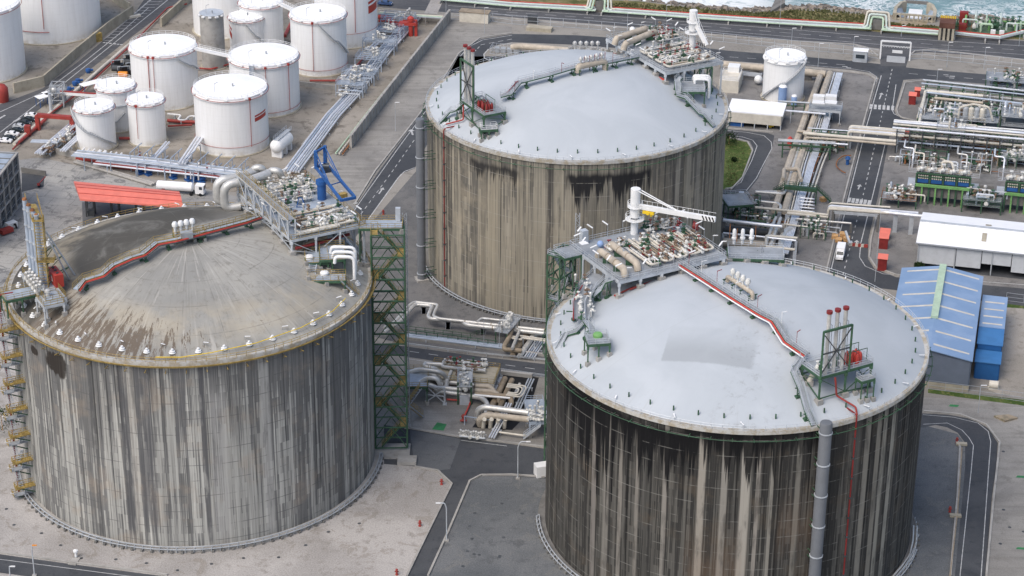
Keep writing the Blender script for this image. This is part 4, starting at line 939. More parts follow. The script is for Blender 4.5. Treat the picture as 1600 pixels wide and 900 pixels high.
for i,(a,b) in enumerate(((5.5,13.5),(18,18),(22,17))):
    skid(['compact valve skid left of the white crane column','compact valve skid right of the white crane column','compact valve skid at the rear corner near the red hose reel'][i],FC+UP*ZC+U29*a+V29*b,V29,U29,2.2,4.5,220+i,'silver_pipe',g,r=.18,n=8)
for i,((a,b),(c,d)) in enumerate((((938,392),(975,420)),((955,381),(995,411)))):
    p,q = at(a,b,ZC+1.7),at(c,d,ZC+1.7); big_pipe(['left','right'][i]+' thick beige insulated pipe on the grey railed deck of the patched dome',[p-UP*1.6-V29*-.8,p,q,q-UP*1.6-V29*.6],.82,'beige_pipe',1.6,'insulated_pipe','thick insulated pipes on the decks',bands=3,sup=[p+(q-p)*.3,p+(q-p)*.75],zf=lambda p: ZC)
t = thing('access_ladder','steel ladder frame lying between the two thick beige pipes','ladder',at(985,400,ZC)); m_ = MB(); a_,b_ = at(972,388,ZC+3.0),at(985,412,ZC+.3); m_.bar(a_,b_,.12); m_.bar(a_+U29*1.2,b_+U29*1.2,.12)
for k in range(12): q = a_+(b_-a_)*k/12; m_.bar(q,q+U29*1.2,.1)
m_.build('rungs','light_steel',t)
cC = at(991,365,ZC); zr = 62.1; crane('white pedestal crane with long jib over the patched dome deck',cC,66.2,zr,at(1118,343,zr),'white_paint')
tag(MB().sph(at(938,381,ZC+1),.75,14,8).build('float_ball','cyl_blue',smooth=True),'blue ball beside the left beige pipe on the deck','ball')
tag(MB().cyl(at(1084,353,ZC+1.2),at(1084,353,ZC+1.2)+V((1.0,-.5,0)),.9,n=16).box(at(1084,353,ZC),(.4,.4,1.2)).build('hose_reel','red_dark'),'dark red hose reel at the rear right of the grey railed deck','hose reel')
for i,(px,py) in enumerate(((918,378),(918,369))): pass
t = thing('cabinet','tall grey cabinet at the stair end of the grey railed deck','cabinet',at(914,380,ZC)); MB().box(at(912,380,ZC),(1.5,1.4,3.2),A29).build('housing','light_steel',t); MB().box(at(912,380,ZC+3.2),(1.7,1.6,.12),A29).build('lid','white_paint',t)
lattice_mast('grey lattice mast behind the green stair tower of the patched dome tank',V((at(902,374,55).x,at(902,374,55).y,0)),lift(at(902,374,55),334),.9)
# green tower left of C with bridge
stair_tower('green stair tower with grey flights standing between the tan and soot black tanks',V((10.4,443.6,0)),V((cos(rad(57)),sin(rad(57)),0)),V((cos(rad(147)),sin(rad(147)),0)),6.5,3.2,1.0,54.6,5.2,'green_steel','light_steel','light_steel','grating')
deck_thing('access_platform','grey bridge platform from the green tower to the crane deck','platform',TC,FC-U29*4.4+V29*15.5,ZC,U29,V29,4.3,5.0,2,1,'light_steel','green_steel','grating','green_steel',zf=lambda p: 46,w=.25,ties=False)
# right-hand lower platform with three white domed vents
t = deck_thing('vent_platform','grey platform with three white capped vents right of the crane deck','platform',TC,at(1138,403,53.0),53.0,V((1,-.06,0)).normalized(),V((.06,1,0)).normalized(),12.2,6,3,1,'light_steel','green_steel','grating','green_steel',zf=lambda p: rz(TC,p) if math.hypot(p.x-TC.x,p.y-TC.y) < 39.5 else 46,w=.4,ties=False)
for px in (1147,1160,1174): MB().lathe(at(px,377,53),[(.35,-.5),(.35,.5),(.6,.6),(.6,1.0),(.45,1.1),(.45,2.6),(.3,3.0),(.01,3.1)],12).build('vent','white_paint',t,smooth=True)
for px,py in ((1140,372),(1151,379),(1180,374)): MB().cyl(at(px,py,53),at(px,py,53)+UP*3.4,.1,n=6).build('post','rust',t)
t = thing('access_stair','stair from the vent platform down to the rear rim of the patched dome','stair',at(1200,402,48)); a_,b_ = at(1212,411,46.5),at(1188,393,53.0)
MB().stair(a_,b_,1.4).build('flight','green_steel',t)
for s_ in (-.7,.7): MB().rail([a_+V((0,s_,0)),b_+V((0,s_,0))],step=1.2).build('railing','light_steel',t)
# left strip platform, stairs and small platforms
def path_deck(label,pts,w,T,rm='light_steel',fm='grating',sm='green_steel',z=None,high=None):
    P_ = [at(px,py,zz) for px,py,zz in pts]
    return walkway(label,T,P_,w,(),-1,rm,fm,sm,5.0,'roof_walkway',zf=lambda p: rz(T,p) if math.hypot(p.x-T.x,p.y-T.y) < 39.5 else 46)
path_deck('broad grey walkway deck with valves on the left rim of the patched dome',[(938,429,53.0),(920,446,52.4),(910,465,51.6),(908,498,50.2)],3.6,TC)
t = thing('valve_cluster','pipes and valves along the broad walkway deck on the left rim of the patched dome','valves',at(910,470,51))
for i in range(16): valve(t,rnd.choice(['gate_valve','relief_valve','actuator_valve','globe_valve']),at(897+rnd.uniform(-3,5)+8*(i % 2)*2+(15-i)*.9,497-4.2*i,51.3+.14*i),rnd.uniform(0,3),rnd.uniform(.7,1.1))
MB().tube([at(896,500,51),at(896,470,52),at(910,446,53)],.16,6).build('pipe_run','red_dark',t); MB().tube([at(914,500,50.8),at(914,470,52),at(924,446,53)],.16,6).build('pipe_run','light_steel',t)
path_deck('grey roof stair stepping down to the left rim of the patched dome',[(912,503,50.0),(900,517,48.6),(884,522,47.6),(872,545,45.7)],1.2,TC)
path_deck('short grey roof stair down to the platform with the green hatch',[(915,500,52.2),(924,512,52.1),(926,522,52.0)],1.3,TC)
oG = at(919,538,52.0); t = small_deck('small green legged platform with a green round hatch on the left of the patched dome',oG,52.0,V((1,.15,0)).normalized(),V((-.15,1,0)).normalized(),4.6,4.2,'light_steel',TC,'grating')
MB().lathe(at(934,526,52.0),[(1.0,0),(1.0,.5),(.8,.8),(.01,.9)],20).build('hatch_lid','bright_green',t)
path_deck('steep steel stair from the crane deck to the left walkway deck',[(960,437,55.2),(948,440,54.0),(938,452,52.2),(926,462,51.4)],1.2,TC,fm='light_steel')
# long walkway over the dome
W = [(1062,408),(1100,432),(1150,464),(1192,490),(1212,500),(1232,532),(1262,553)]
walkway('grey roof walkway with red and white pipes crossing the patched white dome',TC,[roof(TC,px,py,2.0) for px,py in W],1.4,(('red_bright',.2),('white_paint',.15)),-1,'light_steel','grating',lamps=7)
# short pipe manifold on dome
c0,c1 = roof(TC,1137,432,1.6),roof(TC,1176,458,1.6); t = thing('pipe_manifold','beige pipe manifold with four white relief valves beside the dome walkway','pipework',c0)
MB().tube([c0-UP*1.2,c0,c1,c1-UP*1.4],.5,10,bend=1).build('pipe','beige_pipe',t,smooth=True)
for i in range(4):
    q = c0+(c1-c0)*(.2+.2*i); MB().lathe(q,[(.25,.3),(.25,1.3),(.55,1.4),(.6,2.1),(.35,2.6),(.01,2.7)],10).build('relief_valve','valve_white',t,smooth=True)
f = MB()
for k in (0,.33,.66,1):
    q = c0+(c1-c0)*k; f.bar(q-UP*2.0-U29,q-UP*.4-U29*.8,.18); f.bar(q-UP*2.0+U29,q-UP*.4+U29*.8,.18); f.bar(q-U29*1.2-UP*.5,q+U29*1.2-UP*.5,.2)
f.build('stand','green_steel',t)
def stack_rig(T,o,u,v,zf,ztop,zst,labels,wall_red):
    """u: along the row of stacks, v: into the dome"""
    t = deck_thing('stack_platform',labels[0],'platform',T,o,zf,u,v,12.8,6.2,2,1,'light_steel','green_steel','grating','green_steel',w=.42,ties=True)
    f = MB(); a,b = o-v*.05+UP*0,o+u*6.9-v*.05
    fr = t
    for q in (a,b): MB().bar((q.x,q.y,zf-.4),(q.x,q.y,ztop),.42).build('upright','green_steel',fr)
    MB().bar((a.x,a.y,ztop),(b.x,b.y,ztop),.42).build('top_beam','green_steel',fr)
    x = MB(); zm = (zf+ztop)/2; x.bar((a.x,a.y,zm),(b.x,b.y,zm),.22); x.bar((a.x,a.y,zf+.5),(b.x,b.y,ztop-.4),.18); x.bar((b.x,b.y,zf+.5),(a.x,a.y,ztop-.4),.18); x.build('bracing','dark_steel',fr)
    for i in range(3):
        q = o+u*(1.5+2.0*i)+v*.55; s_ = thing('vent_stack',labels[2][i],'stack',V((q.x,q.y,zf)),labels[3])
        MB().cyl((q.x,q.y,zf-.3),(q.x,q.y,zst),.42,n=14).build('pipe','silver_pipe',s_,smooth=True)
        MB().cyl((q.x,q.y,zst-.2),(q.x,q.y,zst+.35),.62,n=14).build('cap','red_dark',s_)
        MB().tube([(q.x,q.y,zf+.4),q+u*.9+UP*(zf+.4),q+u*.9+UP*(zst-3),q+UP*(zst-2.4)],.07,5).build('drain_line','grey_steel',s_)
        valve(s_,'globe_valve',q+v*1.6+UP*(zf+.6),1.2); valve(s_,'gate_valve',q+v*2.6+UP*(zf+.5),1.2)
        MB().bar(q-v*.1+u*.2+UP*(zf+.35)+v*1.0,q+v*2.3+u*1.0+UP*(zf+.75),.5,.12).build('cover_plate','white_paint',s_)
    for i in range(4):
        q = o+u*(7.6+1.1*i)+v*(1.2+.5*(i % 2))+UP*zf; c = thing('extinguisher_set',labels[4][i],'gas cylinders',q,labels[5])
        for k in range(3): MB().lathe(q+v*.75*k,[(.4,0),(.4,1.6),(.22,2.0),(.1,2.2),(.01,2.25)],10).build('cylinder','red_bright' if T is TC else 'red_dark',c,smooth=True)
        MB().tube([q+UP*2.3,q+v*1.5+UP*2.3],.06,5).build('hose_header','dark_steel',c)
    r = MB()
    for (dx,dy) in ((7,.8),(11.8,.8),(7,3.6),(11.8,3.6)): q = o+u*dx+v*dy; r.bar(q+UP*zf,q+UP*(zf+3.2),.12)
    for dy in (.8,3.6): r.bar(o+u*7+v*dy+UP*(zf+3.2),o+u*11.8+v*dy+UP*(zf+3.2),.12)
    r.build('cylinder_frame','green_steel',t)
    return t
stack_rig(TC,V((61.0,391.6,0)),U29,V29,53.4,63.3,67.0,('green legged platform with stacks and red gas cylinders on the patched dome','',['left of the three red capped stacks on the patched dome','middle of the three red capped stacks on the patched dome','right of the three red capped stacks on the patched dome'],'red capped stacks on the patched dome',[w_+' row of red gas cylinders on the patched dome platform' for w_ in ('first, leftmost','second','third','fourth, rightmost')],'red gas cylinders on the patched dome'),None)
big_pipe('red pipe from the stack platform down over the rim of the patched dome',[at(1305,590,53.0),at(1306,600,51.6),roof(TC,1307,618,1.0),roof(TC,1337,636,.9),on_ring(TC,40.7,wall_ang(TC,1335,HT),HT+1.3)],.2,'red_pipe',.5,'fire_pipe')
path_deck('grey stair curving from the stack platform to the front rim of the patched dome',[(1255,560,53.2),(1240,580,52.6),(1252,607,50.6),(1261,640,48.0),(1272,664,45.6)],1.2,TC)
t = small_deck('tiny green legged platform with a ladder right of the stack platform',at(1347,596,51.2),51.2,U29,V29,3.2,2.0,'light_steel',TC,'grating')
t = thing('pump','beige pump body under the stack platform stair on the patched dome','pump',roof(TC,1264,600)); q = roof(TC,1264,600); m_ = MB(); m_.cyl(q+UP*.6,q+UP*2.6+U29*1.2,.55,n=12); m_.sph(q+UP*2.6+U29*1.2,.6,10,6); m_.build('casing','cream_pipe',t,smooth=True); MB().box(q-UP*.3,(1.6,1.3,1.1)).build('plinth','concrete',t)
def deck_lamps(F_,z,Lu,Lv,nu,nv,where):
    k = 0
    for i in range(2*(nu+nv)):
        if i < nu: p = F_+U29*Lu*(i+.5)/nu
        elif i < 2*nu: p = F_+U29*Lu*(i-nu+.5)/nu+V29*Lv
        elif i < 2*nu+nv: p = F_+V29*Lv*(i-2*nu+.5)/nv
        else: p = F_+U29*Lu+V29*Lv*(i-2*nu-nv+.5)/nv
        p = V((p.x,p.y,z)); o = dup(lamp0); o.location = p; o.rotation_euler = (0,0,rnd.choice([.2,1.0,2.6,-1])); o.scale = (1.1,1.1,1.25); o['label'] = 'white bar lamp on the rail of the '+where; o['group'] = 'pole lamps of the '+where
deck_lamps(FA,ZA,18,31,4,8,'ochre railed crane deck'); deck_lamps(FC,ZC,27.2,21,7,6,'grey crane deck over the patched dome'); FB = V((40.1,558.2,0)); ZB = 55.3; deck_lamps(FB,ZB,18.2,30.5,4,7,'crane deck nearest the sea')
# ================================================================ white-domed tank nearest the sea (B)
FB = V((40.1,558.2,0)); ZB = 55.3
deck_thing('process_deck','grey process deck with white crane on the plain white dome nearest the sea','platform',TB,FB,ZB,U29,V29,18.2,30.5,3,6,zf=lambda p: rz(TB,p) if math.hypot(p.x-TB.x,p.y-TB.y) < 39.5 else 46,ties=False)
big_pipe('bright red fire pipe under the front left edge of the deck nearest the sea',[FB+UP*52.6+U29*.8+V29*1,FB+UP*51.6+U29*.8+V29*14],.35,'red_bright',0,'fire_pipe')
g = 'pipe loops on the deck nearest the sea'; nmB = ['front cream pipe loop with valves on the deck nearest the sea','second cream pipe loop from the front on the deck nearest the sea','third cream pipe loop from the front on the deck nearest the sea','fourth cream pipe loop from the front, beside the beige pipes nearest the sea']
for i in range(4): skid(nmB[i],FB+UP*ZB+U29*(1.8)+V29*(1.4+3.9*i),V29,U29,2.9,14.5,300+i,'cream_pipe',g,r=.3,n=14,runs=3)
for i in range(3): skid(['valve skid against the rear rail of the deck nearest the sea','valve skid behind the right beige pipe on the deck nearest the sea','valve skid by the white crane column nearest the sea'][i],FB+UP*ZB+U29*(9.5+.5*i)+V29*(27-3.6*i),V29,U29,2.6,7.5,320+i,'silver_pipe',g,r=.2,n=10)
for i,((a,b),(c,d)) in enumerate((((963,60),(1010,44)),((977,68),(1024,49)))):
    p,q = at(a,b,ZB+1.9),at(c,d,ZB+1.9); big_pipe(['rear','front'][i]+' thick beige insulated pipe on the deck nearest the sea',[p-UP*1.7-U29*.6,p,q,q-UP*1.7],.85,'beige_pipe',1.8,'insulated_pipe','thick insulated pipes on the decks',sup=[p+(q-p)*.4,p+(q-p)*.8],zf=lambda p: ZB)
tag(MB().sph(at(988,46,ZB+2.5),.8,12,7).cyl(at(988,46,ZB),at(988,46,ZB+2.3),.2).build('vessel','white_paint',smooth=True),'white round vessel behind the beige pipes on the deck nearest the sea','vessel')
cB = at(1081,78,ZB); crane('white pedestal crane with jib on the deck nearest the sea',cB,66.6,63.5,at(1104,71,58),'white_paint',yellow=False)
tag(MB().box(at(1083,47,60),(1.4,.9,1.5),.4).build('crane_box','yellow_bright'),'yellow control box hanging on the white crane nearest the sea','box')
stair_tower('dark green stair tower at the right of the tank nearest the sea',V((49.5,563.5,0)),V((.96,.28,0)),V((-.28,.96,0)),3.6,3.6,46.5,54.6,4)
t = small_deck('grey platform with three white elbowed pipes below the deck nearest the sea',at(1066,143,52.3),52.3,V((1,.0,0)).normalized(),V((.0,1,0)).normalized(),6.0,7.5,'light_steel',TB,'grating')
for i in range(3):
    o = at(1084+1*i,118+3*i,53.6); d = V((1,-.02,0)); big_pipe(['rear','middle','front'][i]+' of three white elbowed pipes right of the deck nearest the sea',[o-UP*1.2,o,o+d*(4.4-.3*i),o+d*(4.4-.3*i)-UP*5.2],.34,'white_paint',1.2,'elbow_pipe','white elbowed pipes nearest the sea')
path_deck('grey roof stair descending to the right rim of the dome nearest the sea',[(1058,148,52.0),(1072,152,51.6),(1094,176,48.8),(1100,178,48.6),(1116,197,46)],1.3,TB)
path_deck('short grey upper stair left of the elbowed pipes nearest the sea',[(1060,146,52.0),(1058,126,53.8),(1064,120,54.5)],1.3,TB)
W = [(782,150),(797,146),(812,128),(860,116),(900,104),(950,97),(996,88)]
walkway('grey roof walkway with a red pipe crossing the plain white dome',TB,[roof(TB,px,py,2.0) for px,py in W],1.4,(('red_dark',.18),),1,'light_steel','grating',lamps=6)
c0,c1 = roof(TB,903,104,2.2),roof(TB,946,95,2.4); t = thing('pipe_manifold','beige pipe manifold with relief valves beside the walkway on the plain white dome','pipework',c0)
MB().tube([c0-UP*1.6,c0,c1,c1-UP*2.6],.85,12,bend=1.4).build('pipe','beige_pipe',t,smooth=True)
for i in range(5): q = c0+(c1-c0)*(.1+.19*i); MB().lathe(q,[(.25,.5),(.25,1.5),(.6,1.6),(.6,2.2),(.01,2.7)],10).build('relief_valve','silver_pipe',t,smooth=True); MB().bar(q-UP*1+U29,q+UP*2.4+U29,.14).build('standpipe','red_dark',t)
f = MB()
for k in (0,.5,1): q = c0+(c1-c0)*k; f.bar(q-UP*2.4-V29,q-UP*.7-V29*.8,.2); f.bar(q-UP*2.4+V29,q-UP*.7+V29*.8,.2); f.bar(q-V29*1.6-UP*.8,q+V29*1.4-UP*.8,.22)
f.build('stand','green_steel',t)
stack_rig(TB,V((-13.6,544.6,0)),-V29,U29,52.6,63.8,67.6,('green legged platform with stacks and dark red cylinders on the plain white dome','',['left of the three red capped stacks on the plain white dome','middle of the three red capped stacks on the plain white dome','right of the three red capped stacks on the plain white dome'],'red capped stacks on the plain white dome',[w_+' row of dark red gas cylinders on the plain white dome platform' for w_ in ('first, leftmost','second','third','fourth, nearest')],'dark red gas cylinders on the plain white dome'),None)
big_pipe('red pipe from the stack platform to the left rim of the plain white dome',[at(724,164,51.5),at(724,176,49.6),roof(TB,724,187,.9),roof(TB,697,194,.8)],.2,'red_pipe',.5,'fire_pipe')
path_deck('grey roof stair from the left rim to the stacks on the plain white dome',[(724,162,51.8),(714,172,49.6),(704,174,48.6),(686,192,45.6)],1.2,TB)
t = small_deck('small white railed platform under the stack platform on the plain white dome',at(752,203,49.2),49.2,V((1,.2,0)).normalized(),V((-.2,1,0)).normalized(),4.2,2.2,'white_paint',TB,'grating')
# equipment visible just behind the dome nearest the sea
t = deck_thing('access_platform','rear platform with small vents behind the dome nearest the sea','platform',TB,at(890,84,50),50,UE,UN,9.5,4,3,1,'light_steel','green_steel','grating','green_steel',zf=lambda p: rz(TB,p) if math.hypot(p.x-TB.x,p.y-TB.y) < 39.5 else 46,w=.25,ties=False)
for i in range(5): MB().lathe(at(898+9*i,78,50),[(.25,0),(.25,1.6),(.6,1.7),(.6,2.3),(.01,2.7)],8).build('vent','silver_pipe',t)
# ================================================================ white tank farm
t_ = NT('tank_white'); O = t_.new('TexCoord').outputs['Object']; s_ = t_.new('SeparateXYZ',{0: O}); X,Y,Z = s_.outputs
an = t_.math('ARCTAN2',t_.math('MULTIPLY',X,-1),t_.math('MULTIPLY',Y,-1)); n1 = t_.noise(t_.vec(t_.math('MULTIPLY',an,9),t_.math('MULTIPLY',Z,.05),0),1,5,.65)
c = t_.mix(t_.ss(n1,.42,.7,0,.28),lin((.84,.84,.83)),lin((.62,.61,.58)))
lj = t_.ss(t_.math('ABSOLUTE',t_.math('SUBTRACT',t_.math('MODULO',Z,2.4),1.2)),.05,.01,0,.18); c = t_.mix(lj,c,lin((.45,.45,.45)))
vj = t_.ss(t_.math('ABSOLUTE',t_.math('SUBTRACT',t_.math('MODULO',t_.math('ADD',an,10),.22),.11)),.004,.001,0,.15); c = t_.mix(vj,c,lin((.45,.45,.45)))
c = t_.mix(t_.math('MULTIPLY',t_.ss(Z,3.0,.2),t_.ss(t_.noise(O,.5,5,.7),.4,.65,0,.5)),c,lin((.42,.36,.26)))
t_.done(c,.45,0,.35)
t_ = NT('tank_top'); O = t_.new('TexCoord').outputs['Object']; c = t_.mix(t_.ss(t_.noise(O,.35,6,.7),.5,.75,0,.25),lin((.90,.90,.89)),lin((.72,.70,.65))); t_.done(c,.5,0,.3)
def depth(p): return (V(p)-CP).dot(_F)
def white_tank(label,cx,base,hw,top,stair=None,dome=.1,ring=True,pipes=(),mat='tank_white',topm='tank_top',wind=True,redring=True,group='white storage tanks',name='storage_tank',flat=False,rails=True):
    P = at(cx,base,0); r = hw*depth(P)/FL
    for _ in range(3): C_ = P+V((P.x/P.y*r,r,0)); r = hw*depth(C_+UP*8)/FL
    c = P+V((P.x/P.y,1,0)).normalized()*r; H = lift(P,top)
    t = thing(name,label,'storage tank',c,group)
    nn = 72
    MB().lathe(c,[(r,0),(r,H)],nn).build('shell',mat,t,smooth=True)
    MB().lathe(c,[(r,H),(r+.08,H+.12),(r*.82,H+r*dome*.36),(r*.6,H+r*dome*.66),(r*.3,H+r*dome*.9),(.01,H+r*dome)],nn).build('roof',topm,t,smooth=True)
    MB().lathe(c,[(r+.6,0),(r+.6,.3),(r,.35)],nn).build('base_ring','concrete_warm',t)
    if wind: MB().lathe(c,[(r,H-1.1),(r+.5,H-1.0),(r+.5,H-.75),(r,H-.7)],nn).build('wind_girder','white_paint',t)
    if redring: MB().tube([c+V(((r+.55)*cos(a),(r+.55)*sin(a),H-.6)) for a in [2*pi*i/60 for i in range(61)]],.09,5,caps=False).build('ring_pipe','red_pipe',t)
    if rails:
        m_ = MB(); n = max(20,int(r*3)); Q = [c+V(((r-.1)*cos(2*pi*i/n),(r-.1)*sin(2*pi*i/n),H+.05)) for i in range(n+1)]; m_.rail(Q,step=9,w=.07,kick=0); m_.build('top_railing','white_paint',t)
    if stair:   # spiral stair: start column px fraction (-1..1), end fraction, z fractions
        f0,f1,z0,z1 = stair; a0 = -pi/2+math.asin(max(-1,min(1,f0))); a1 = -pi/2+math.asin(max(-1,min(1,f1))) if abs(f1) <= 1 else -pi/2+(pi-math.asin(2-abs(f1)))*(1 if f1 > 0 else -1)
        m_ = MB(); h_ = MB(); n = 26; Pi = []; Po = []
        for i in range(n+1):
            k = i/n; kk = min(1,k*1.12 if k < .45 else .504+max(0,k-.52)*1.035); a = a0+(a1-a0)*k; z = H*(z0+(z1-z0)*kk)
            Pi.append(c+V(((r+.1)*cos(a),(r+.1)*sin(a),z))); Po.append(c+V(((r+1.1)*cos(a),(r+1.1)*sin(a),z)))
        m_.strip(Pi,Po); 
        for a,b in zip(Po,Po[1:]): m_.bar(a-UP*.1,b-UP*.1,.08,.35); h_.bar(a+UP*1.1,b+UP*1.1,.07); h_.bar(a,a+UP*1.1,.06)
        m_.build('spiral_stair','grey_steel',t); h_.build('stair_railing','white_paint',t)
    for f,z0,m__,rr in pipes:
        a = -pi/2+math.asin(f); q = c+V(((r+.4)*cos(a),(r+.4)*sin(a),0)); MB().tube([q+UP*(H-.4),q+UP*H*z0],rr,6).build('riser_pipe',m__,t)
        MB().lathe(q,[(.01,H-.9),(.4,H-.8),(.4,H-.1),(.01,H)],8).build('foam_chamber',m__,t)
    # roof fittings
    MB().cyl(c+V((r*.1,-r*.2,H+r*dome*.8)),c+V((r*.1,-r*.2,H+r*dome*.8+1)),.25,n=8).build('vent','grey_steel',t)
    m_ = MB(); q = c+V((-r*.35,-r*.55,H+.2)); m_.bar(q,q+UP*3,.1); m_.bar(q+UP*3,q+UP*3.4+V((1,.4,0)),.22,.1); m_.build('lamp_arm','grey_steel',t)
    for i in range(5):
        a = -pi/2+(-1.1+.55*i); q = c+V(((r+.3)*cos(a),(r+.3)*sin(a),H-.5)); MB().box(q,(1.1,.7,.45),a+pi/2).build('roof_nozzle','white_paint',t)
    return t,c,r,H
T1 = white_tank('huge white tank cut off at the far left edge of the view',-28,134,70,26,wind=False,dome=.06)
T2 = white_tank('huge white tank behind the concrete bund at the upper left',84,70.5,76,-60,wind=False,dome=.05,pipes=((.05,.2,'red_pipe',.12),))
_,c2,r2,H2 = T2
MB().tube([c2+V(((r2+.3)*cos(a),(r2+.3)*sin(a),H2*.16)) for a in [-pi/2-.75+.06*i for i in range(16)]],.12,6).build('ring_main','red_pipe',T2[0])
Tm = white_tank('large white tank half hidden behind the grey silo at the top',352,62,48,-34,wind=False,dome=.05)
Tk = white_tank('tall white tank behind the grey silo with a walkway to its right',411,88,33.5,12)
Tl = white_tank('large white tank with brown red lettering and stripes by the coast road',542,77,49,-42,wind=False,dome=.05,pipes=((.35,.22,'red_pipe',.12),))
Th = white_tank('bare grey concrete silo among the white tanks',335,110,18.5,26,mat='concrete_silo' if 'concrete_silo' in MT else 'concrete',topm='light_steel',ring=False,wind=False,redring=False,rails=False,name='concrete_silo',group='silo',dome=.02)
Tj = white_tank('small white tank right of the grey silo with a red mark on its side',388,95,27,33,stair=(.1,.95,.92,.3))
Tg = white_tank('white tank with a dark stair across its right side, beside the pipe rack',500,121,43.5,34,stair=(.08,.97,.97,.32),pipes=((-.12,.12,'red_pipe',.1),))
Ta = white_tank('broad white tank with twin red risers and a footbridge on its right',261,174,51.5,88,stair=(.55,.99,.93,.6),pipes=((-.3,.1,'red_pipe',.14),(-.15,.1,'red_pipe',.09)))
Tb = white_tank('white tank with a red riser at the right end of the footbridge',416,185,54,104,pipes=((.15,.12,'red_pipe',.09),(.75,.1,'red_pipe',.1)))
Tf = white_tank('squat white tank with a second rim ring, behind the two smallest tanks',186,208,30.5,142,stair=(-.3,.5,.1,.5))
Td = white_tank('small white tank with a flat rim, right of the smallest tank',232.5,230,28.5,164,pipes=((-.35,.2,'red_pipe',.08),))
Te = white_tank('smallest white tank with a stair winding across its front',152.5,238,30.5,175,stair=(-.98,.93,.92,.12))
Tc = white_tank('widest white tank in front with a brown red mark on its right side',365,246,57,156,stair=None,pipes=((.6,.15,'red_pipe',.1),))
# painted marks: lettering and stripes wrapped on the shells
def wrap(T_,a0,z0,w,h,name,mat,cells):
    t,c,r,H = T_; m_ = MB()
    for x0,y0,x1,y1,x2,y2,x3,y3 in cells:   # quads in 0..1 space, split along x
        n = 6; A,B = [],[]
        for i in range(n+1):
            k = i/n
            for L,(xa,ya,xb,yb) in ((A,(x0,y0,x1,y1)),(B,(x3,y3,x2,y2))):
                x,y = xa+(xb-xa)*k,ya+(yb-ya)*k; a = a0+x*w/r; L.append(c+V(((r+.04)*cos(a),(r+.04)*sin(a),z0+y*h)))
        m_.strip(A,B)
    m_.build(name,mat,t)
bar_ = lambda x0,y0,x1,y1,dy: (x0,y0,x1,y1,x1,y1+dy,x0,y0+dy)
def face(T_,f): return -pi/2+math.asin(f)
H_ = Tl[3]; r_ = Tl[2]; zb = lift(Tl[1]+V((r_*.75,-r_*.66,0)),22)
wrap(Tl,face(Tl,.76),zb,6.2,5.4,'stripe_mark','logo_red',[bar_(0,0,1,.1,.5),bar_(0,.62,1,.78,.17)])
def letter(pts,T_,a0,z0,sw,mat='logo_red',name='lettering'):
    t,c,r,H = T_; m_ = MB()
    for (x0,y0),(x1,y1) in pts:
        P_ = []
        for k in range(4): x,y = x0+(x1-x0)*k/3,y0+(y1-y0)*k/3; a = a0+x/r; P_.append(c+V(((r+.05)*cos(a),(r+.05)*sin(a),z0+y)))
        m_.tube(P_,sw/2,4)
    m_.build(name,mat,t)
letter([((0,0),(1.2,3.6)),((1.2,3.6),(2.4,.1)),((.5,1.3),(1.9,1.4))],Tl,face(Tl,.78),zb+5.6,.55)
letter([((0,0),(0,3.6)),((-1,3.6),(1.1,3.8))],Tl,face(Tl,.93),zb+5.7,.55)
zc_ = lift(Tc[1]+V((Tc[2]*.82,-Tc[2]*.57,0)),188)
wrap(Tc,face(Tc,.72),zc_,5.6,4.4,'stripe_mark','logo_red',[bar_(0,0,1,.1,.28),bar_(0,.34,1,.46,.12)])
zj_ = lift(Tj[1]+V((-Tj[2]*.95,-Tj[2]*.3,0)),52); wrap(Tj,face(Tj,-.97),zj_,2.4,5,'stripe_mark','logo_red',[bar_(0,0,1,-.3,.4),bar_(0,.55,1,.3,.15)])
# lower red hoop on some shells
for T_,f in ((Tc,.17),(Tl,.2),(Tb,.1),(Tg,.12)):
    t,c,r,H = T_; MB().tube([c+V(((r+.25)*cos(a),(r+.25)*sin(a),H*f)) for a in [-pi+pi*i/40 for i in range(41)]],.07,5).build('ring_main','red_pipe',t)
t,c,r,H = Tf; MB().lathe(c,[(r,H*.62),(r+.5,H*.63),(r+.5,H*.65),(r,H*.66)],60).build('second_girder','light_steel',t)
# footbridges
def bridge(label,p,q,w=1.6,m='white_paint'):
    t = thing('footbridge',label,'footbridge',p); d = (q-p); d.z = 0; n = V((-d.y,d.x,0)).normalized()*w/2
    MB().strip([p+n,q+n],[p-n,q-n]).strip([p-n-UP*.2,q-n-UP*.2],[p+n-UP*.2,q+n-UP*.2]).build('floor',m,t)
    for s__ in (-1,1): MB().rail([p+n*s__,q+n*s__],step=1.8,w=.08).bar(p+n*s__-UP*.25,q+n*s__-UP*.25,.12,.5).build('railing',m,t)
bridge('white footbridge between the broad twin riser tank and the tank to its right',Ta[1]+V((Ta[2]*.96,-Ta[2]*.2,Ta[3])),Tb[1]+V((-Tb[2]*.96,-Tb[2]*.1,Tb[3])))
bridge('narrow footbridge from the tall tank behind the silo to the tank beside the pipe rack',Tk[1]+V((Tk[2]*.9,-Tk[2]*.3,Tk[3])),Tg[1]+V((-Tg[2]*.9,Tg[2]*.3,Tg[3])))
bridge('steep footbridge climbing from the front white tank towards the tank behind it',Tc[1]+V((Tc[2]*.5,Tc[2]*.85,Tc[3])),Tb[1]+V((-Tb[2]*.25,-Tb[2]*.97,Tb[3])),1.3,'grey_steel')
